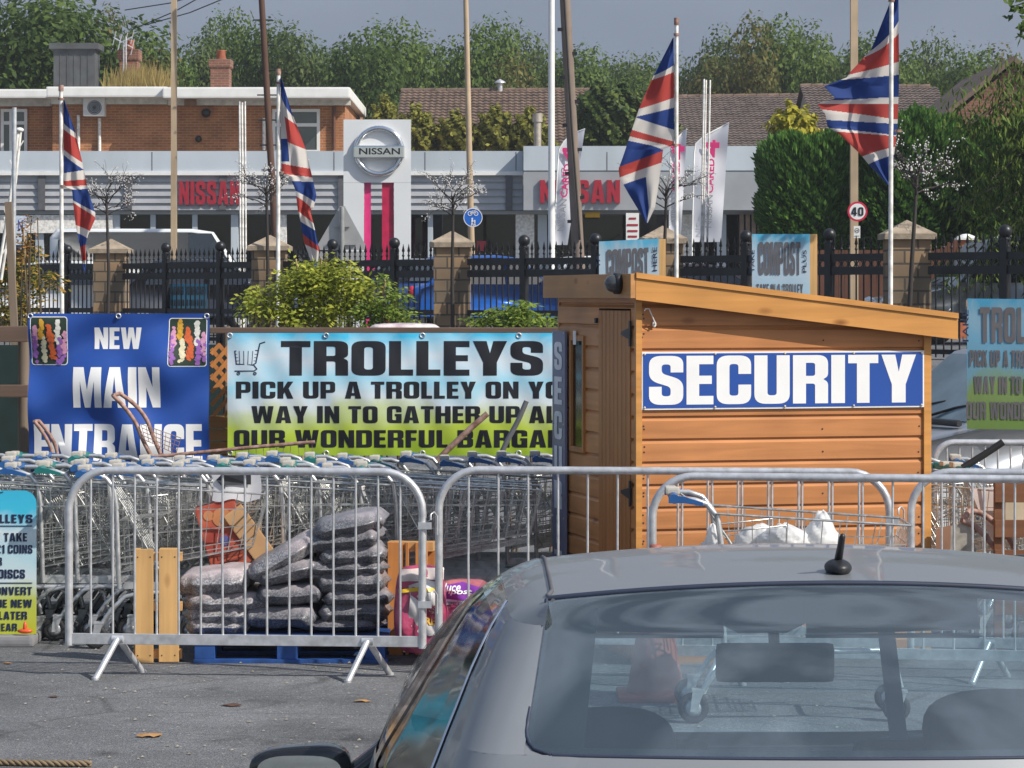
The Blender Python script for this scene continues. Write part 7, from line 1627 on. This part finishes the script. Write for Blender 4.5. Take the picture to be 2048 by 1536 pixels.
# lower body sides and front, as one shell
def shell(u, v):
    z = .25 + (.932 - .25) * v; q = u * 2 - 1; s = -1 if q < 0 else 1; a = abs(q)
    c = contour(z, 2.6); i0 = next(i for i, p in enumerate(c) if p[0] >= .55); side = c[i0:] + [(W(z) * .95, 3.2), (W(z) * .82, 3.52), (W(z) * .5, 3.68), (0, 3.72)]
    side[0] = (.55, side[0][1]); p = along(side, a); zz = z - (.12 * sm(1.95, 2.3, p[1]) + .22 * sm(2.2, 3.6, p[1])) * v
    return Vector((s * p[0], p[1], zz))
m = MB(); m.grid(lambda u, v: shell(.5 + u * .5, v), 70, 16, 0, True); m.grid(lambda u, v: shell(.5 - u * .5, v), 70, 16, 0, True, None, True); m.build('body', PAINT, car, local=True)
def bonnet(u, v):
    y = 2.1 + 1.6 * v; x = (u * 2 - 1); w_ = W(.93) * G(min(y, 3.2)) * (1 if y < 3.0 else interp([(3.0, .97), (3.5, .84), (3.68, .5), (3.72, .3)], y)); zed = .932 - (.12 * sm(1.95, 2.3, y) + .22 * sm(2.2, 3.6, y))
    return Vector((x * w_, y, zed - .05 * (1 - x ** 4)))
m = MB(); m.grid(bonnet, 24, 16); m.build('bonnet', PAINT, car, local=True)
# roof
def roof(u, v):
    y = -.078 + (1.47 + .078) * v; x = u * 2 - 1; w_ = .556 + (.585 - .556) * sm(-.1, .15, y); w_ = XW(1.42, y) if y > .02 else w_
    zed = 1.410 + lift(y) + .034 * (1 - x * x)
    yy = y + (.055 * (x * .556 / .6) ** 2) * (1 - sm(-.08, .3, y)); return Vector((x * w_, yy, zed))
m = MB(); m.grid(roof, 48, 30); m.build('roof', PAINT, car, local=True)
m = MB()
SEAM = pm('seam_rubber', (.10, .10, .11), .6)
for s in (0.010, .990): m = MB(); m.tube([roof(s, v / 20) + Vector((0, 0, .002)) for v in range(21)], .0045, 6); m.build('roof_seam', SEAM, car, local=True)
for x in (-1, 1):
    m = MB(); m.grid(lambda u, v: Vector((x * (.10 + .42 * u), 1.43 - .05 * v + .02 * sin(v * 3), 1.305 - .125 * v + .012 * u)), 10, 6); m.box(x * .31 - .21, x * .31 + .21, 1.395, 1.41, 1.17, 1.18); m.build('sun_visor', VIS, car, local=True)
m = MB(); m.prism([(-.50, 1.34), (.50, 1.34), (.46, 1.235), (.16, 1.225), (.06, 1.175), (-.06, 1.175), (-.16, 1.225), (-.46, 1.235)], lambda u, v, w_: Vector((u, 1.46 + w_, v)), .02); m.build('header_trim', VIS, car, local=True)
# liner and inner trim
m = MB(); m.grid(lambda u, v: roof(u, v) * .985 + Vector((0, .02, -.012)) if False else roof(.03 + u * .94, .06 + v * .92) - Vector((0, 0, .028)), 24, 16, 0, True, None, True); m.build('head_lining', LINER, car, local=True)
for s in (-1, 1):
    m = MB()
    def tr(u, v): z = 1.10 + .30 * v; e = ge(max(1.17, z)); x = e * .82 + (W(z) * .93 - e * .82) * u; y = yr(z) + .07 + .30 * u; return Vector((s * x, y, z))
    m.grid(tr, 8, 12, 0, True, None, s < 0); m.build('pillar_trim', TRIM, car, local=True)
    m = MB(); m.tube([Vector((s * (XW(z, ya_(z)) - .042), ya_(z) - .02, z + lift(ya_(z)) * ((z - .93) / .467) ** 2)) for z in (.94, 1.05, 1.2, 1.30, 1.375)], .024, 10); m.build('front_pillar', FRAME, car, local=True)
# windscreen
m = MB()
def wsf(u, v): z = .90 + .43 * v; x = (u * 2 - 1) * (XW(z, 1.9) * .96 - .02); return Vector((x, ya_(z) + .10 * (1 - (u * 2 - 1) ** 2), z + .01))
m.grid(wsf, 24, 12, 0, True, None, True); m.build('windscreen', WGL, car, local=True)
# cabin
m = MB(); m.box(-.74, .74, 1.70, 2.16, .35, .70, b=.04); m.build('dashboard', TRIM, car, local=True)
m = MB(); m.box(-.80, .80, -.40, 2.1, .28, .34); m.build('floor', TRIM, car, local=True)
m = MB(); m.grid(lambda u, v: Vector(((u * 2 - 1) * .62, -.36 + .42 * v, 1.0)), 4, 4); m.build('parcel_shelf', TRIM, car, local=True)
SEAT = pm('seat_cloth', (.035, .04, .05), .85, 0, .2, 20)
for x, w_, zt_ in ((-.42, .13, 1.165), (.38, .17, 1.20)):
    m = MB(); m.ell((x, .28, zt_ - .08), (w_, .055, .08), 24, 14, 0, None, None, .75); m.build('head_restraint', SEAT, car, local=True)
m = MB(); m.box(-.66, .66, .22, .36, .4, 1.06, b=.05); m.build('rear_seat', SEAT, car, local=True)
for x in (-.40, .40):
    m = MB(); m.box(x - .24, x + .24, .95, 1.07, .4, .985, b=.05); m.build('front_seat', SEAT, car, local=True)
m = MB(); c = P(1550, 1325, 6.95); M_ = SI2 = MW[car.name].inverted(); c = M_ @ c
m.box(c.x - .145, c.x + .145, c.y - .018, c.y + .018, c.z - .048, c.z + .048, b=.018); m.tube([c, c + Vector((0, .05, .10)), c + Vector((0, .12, .26))], .014, 8); m.build('interior_mirror', TRIM, car, local=True)
m = MB(); a, b = M_ @ P(1770, 1240, 6.15), M_ @ P(1797, 1480, 6.0); m.prism([(a.x - .018, a.z), (a.x + .018, a.z), (b.x + .020, b.z), (b.x - .018, b.z)], lambda u, v, w_: Vector((u, a.y + (b.y - a.y) * (a.z - v) / (a.z - b.z) + w_, v)), .003); m.build('seat_belt', pm('belt_grey', (.30, .33, .34), .7), car, local=True)
m = MB(); cc = Vector((.38, 1.58, .72)); m.tube([cc + Vector((.17 * cos(i * pi / 14), .06 * sin(i * pi / 14) , .17 * sin(i * pi / 14))) for i in range(28)], .014, 8, True); m.build('steering_wheel', TRIM, car, local=True)
# roof aerial
ap = M_ @ P(1676, 1140, 5.64); rz_ = roof(.5, (ap.y + .078) / 1.548).z
m = MB(); m.ell((ap.x, ap.y, rz_ + .010), (.027, .05, .017), 20, 12); ab = m.build('aerial_base', BLACKP, car, local=True)
m = MB(); m.tube([(ap.x, ap.y + .005, rz_ + .018), (ap.x + .002, ap.y - .055, rz_ + .075)], [.0085, .006], 10); m.ell((ap.x + .002, ap.y - .055, rz_ + .075), (.006, .006, .007), 8, 6); m.build('aerial_mast', BLACKP, ab, local=True)
# left door mirror
mc = M_ @ P(600, 1548, 6.9)
for s in (1, -1):
    q = Vector((mc.x * s, mc.y, mc.z))
    m = MB(); m.ell(q, (.125, .07, .068), 28, 16, 0, None, lambda p, d: Vector((p.x, p.y + .03 if p.y > 0 else p.y * .35, p.z * (1 + .12 * p.x * s / .125))), .62); mh = m.build('door_mirror', FRAME, car, local=True)
    m = MB(); m.prism([(q.x + .103 * cos(i * pi / 16) * abs(cos(i * pi / 16)) ** -.35 if abs(cos(i * pi / 16)) > 1e-6 else q.x, q.z + .050 * sin(i * pi / 16) * (abs(sin(i * pi / 16)) ** -.35 if abs(sin(i * pi / 16)) > 1e-6 else 1)) for i in range(32)], lambda u, v, w_: Vector((u, q.y - .034 + w_, v)), .004); m.build('mirror_glass', pm('mirror_silver', (.80, .88, .86), .03, 1.0, .01), mh, local=True)
    m = MB(); m.tube([q + Vector((.10 * (1 if q.x < 0 else -1), .01, -.03)), Vector((W(.93) * (-1 if q.x < 0 else 1), q.y + .05, .92))], .03, 8); m.build('mirror_arm', FRAME, mh, local=True)
for x in (-1, 1):
    for y in (.05, 2.75):
        m = MB(); Mw = Matrix.Translation((x * .80, y, .31)) @ Matrix.Rotation(pi / 2, 4, 'Y'); m.lathe([(.19, -.10), (.29, -.10), (.315, -.07), (.315, .07), (.29, .10), (.19, .10)], (0, 0, 0), 28, 0, Mw); wh = m.build('wheel', RUBBER, car, local=True)
        m = MB(); m.lathe([(0, .07), (.19, .07)], (0, 0, 0), 16, 0, Mw); m.lathe([(.19, -.07), (0, -.07)], (0, 0, 0), 16, 0, Mw); m.build('rim', ZINC, wh, local=True)
    m = MB(); m.ell((x * .68, yr(.85) + .07, .86), (.10, .06, .11), 14, 10); m.build('tail_light', SRED, car, local=True)
    m = MB(); m.ell((x * .62, 3.52, .47), (.14, .10, .07), 14, 10); m.build('headlight', CHROME, car, local=True)

# ================================================================== AIR
hm = bpy.data.materials.new('haze'); hm.use_nodes = True; hn = hm.node_tree; hn.nodes.remove(hn.nodes['Principled BSDF'])
pv = hn.nodes.new('ShaderNodeVolumePrincipled'); pv.inputs['Color'].default_value = (.86, .91, 1.0, 1); pv.inputs['Density'].default_value = .0005; pv.inputs['Anisotropy'].default_value = .2
hn.links.new(pv.outputs[0], hn.nodes['Material Output'].inputs['Volume'])
hz = MB().box(-280, 280, -80, 260, -1, 32).build('haze', hm); hz['kind'] = 'stuff'; hz['label'] = 'thin pale air over the whole place'; hz['category'] = 'haze'
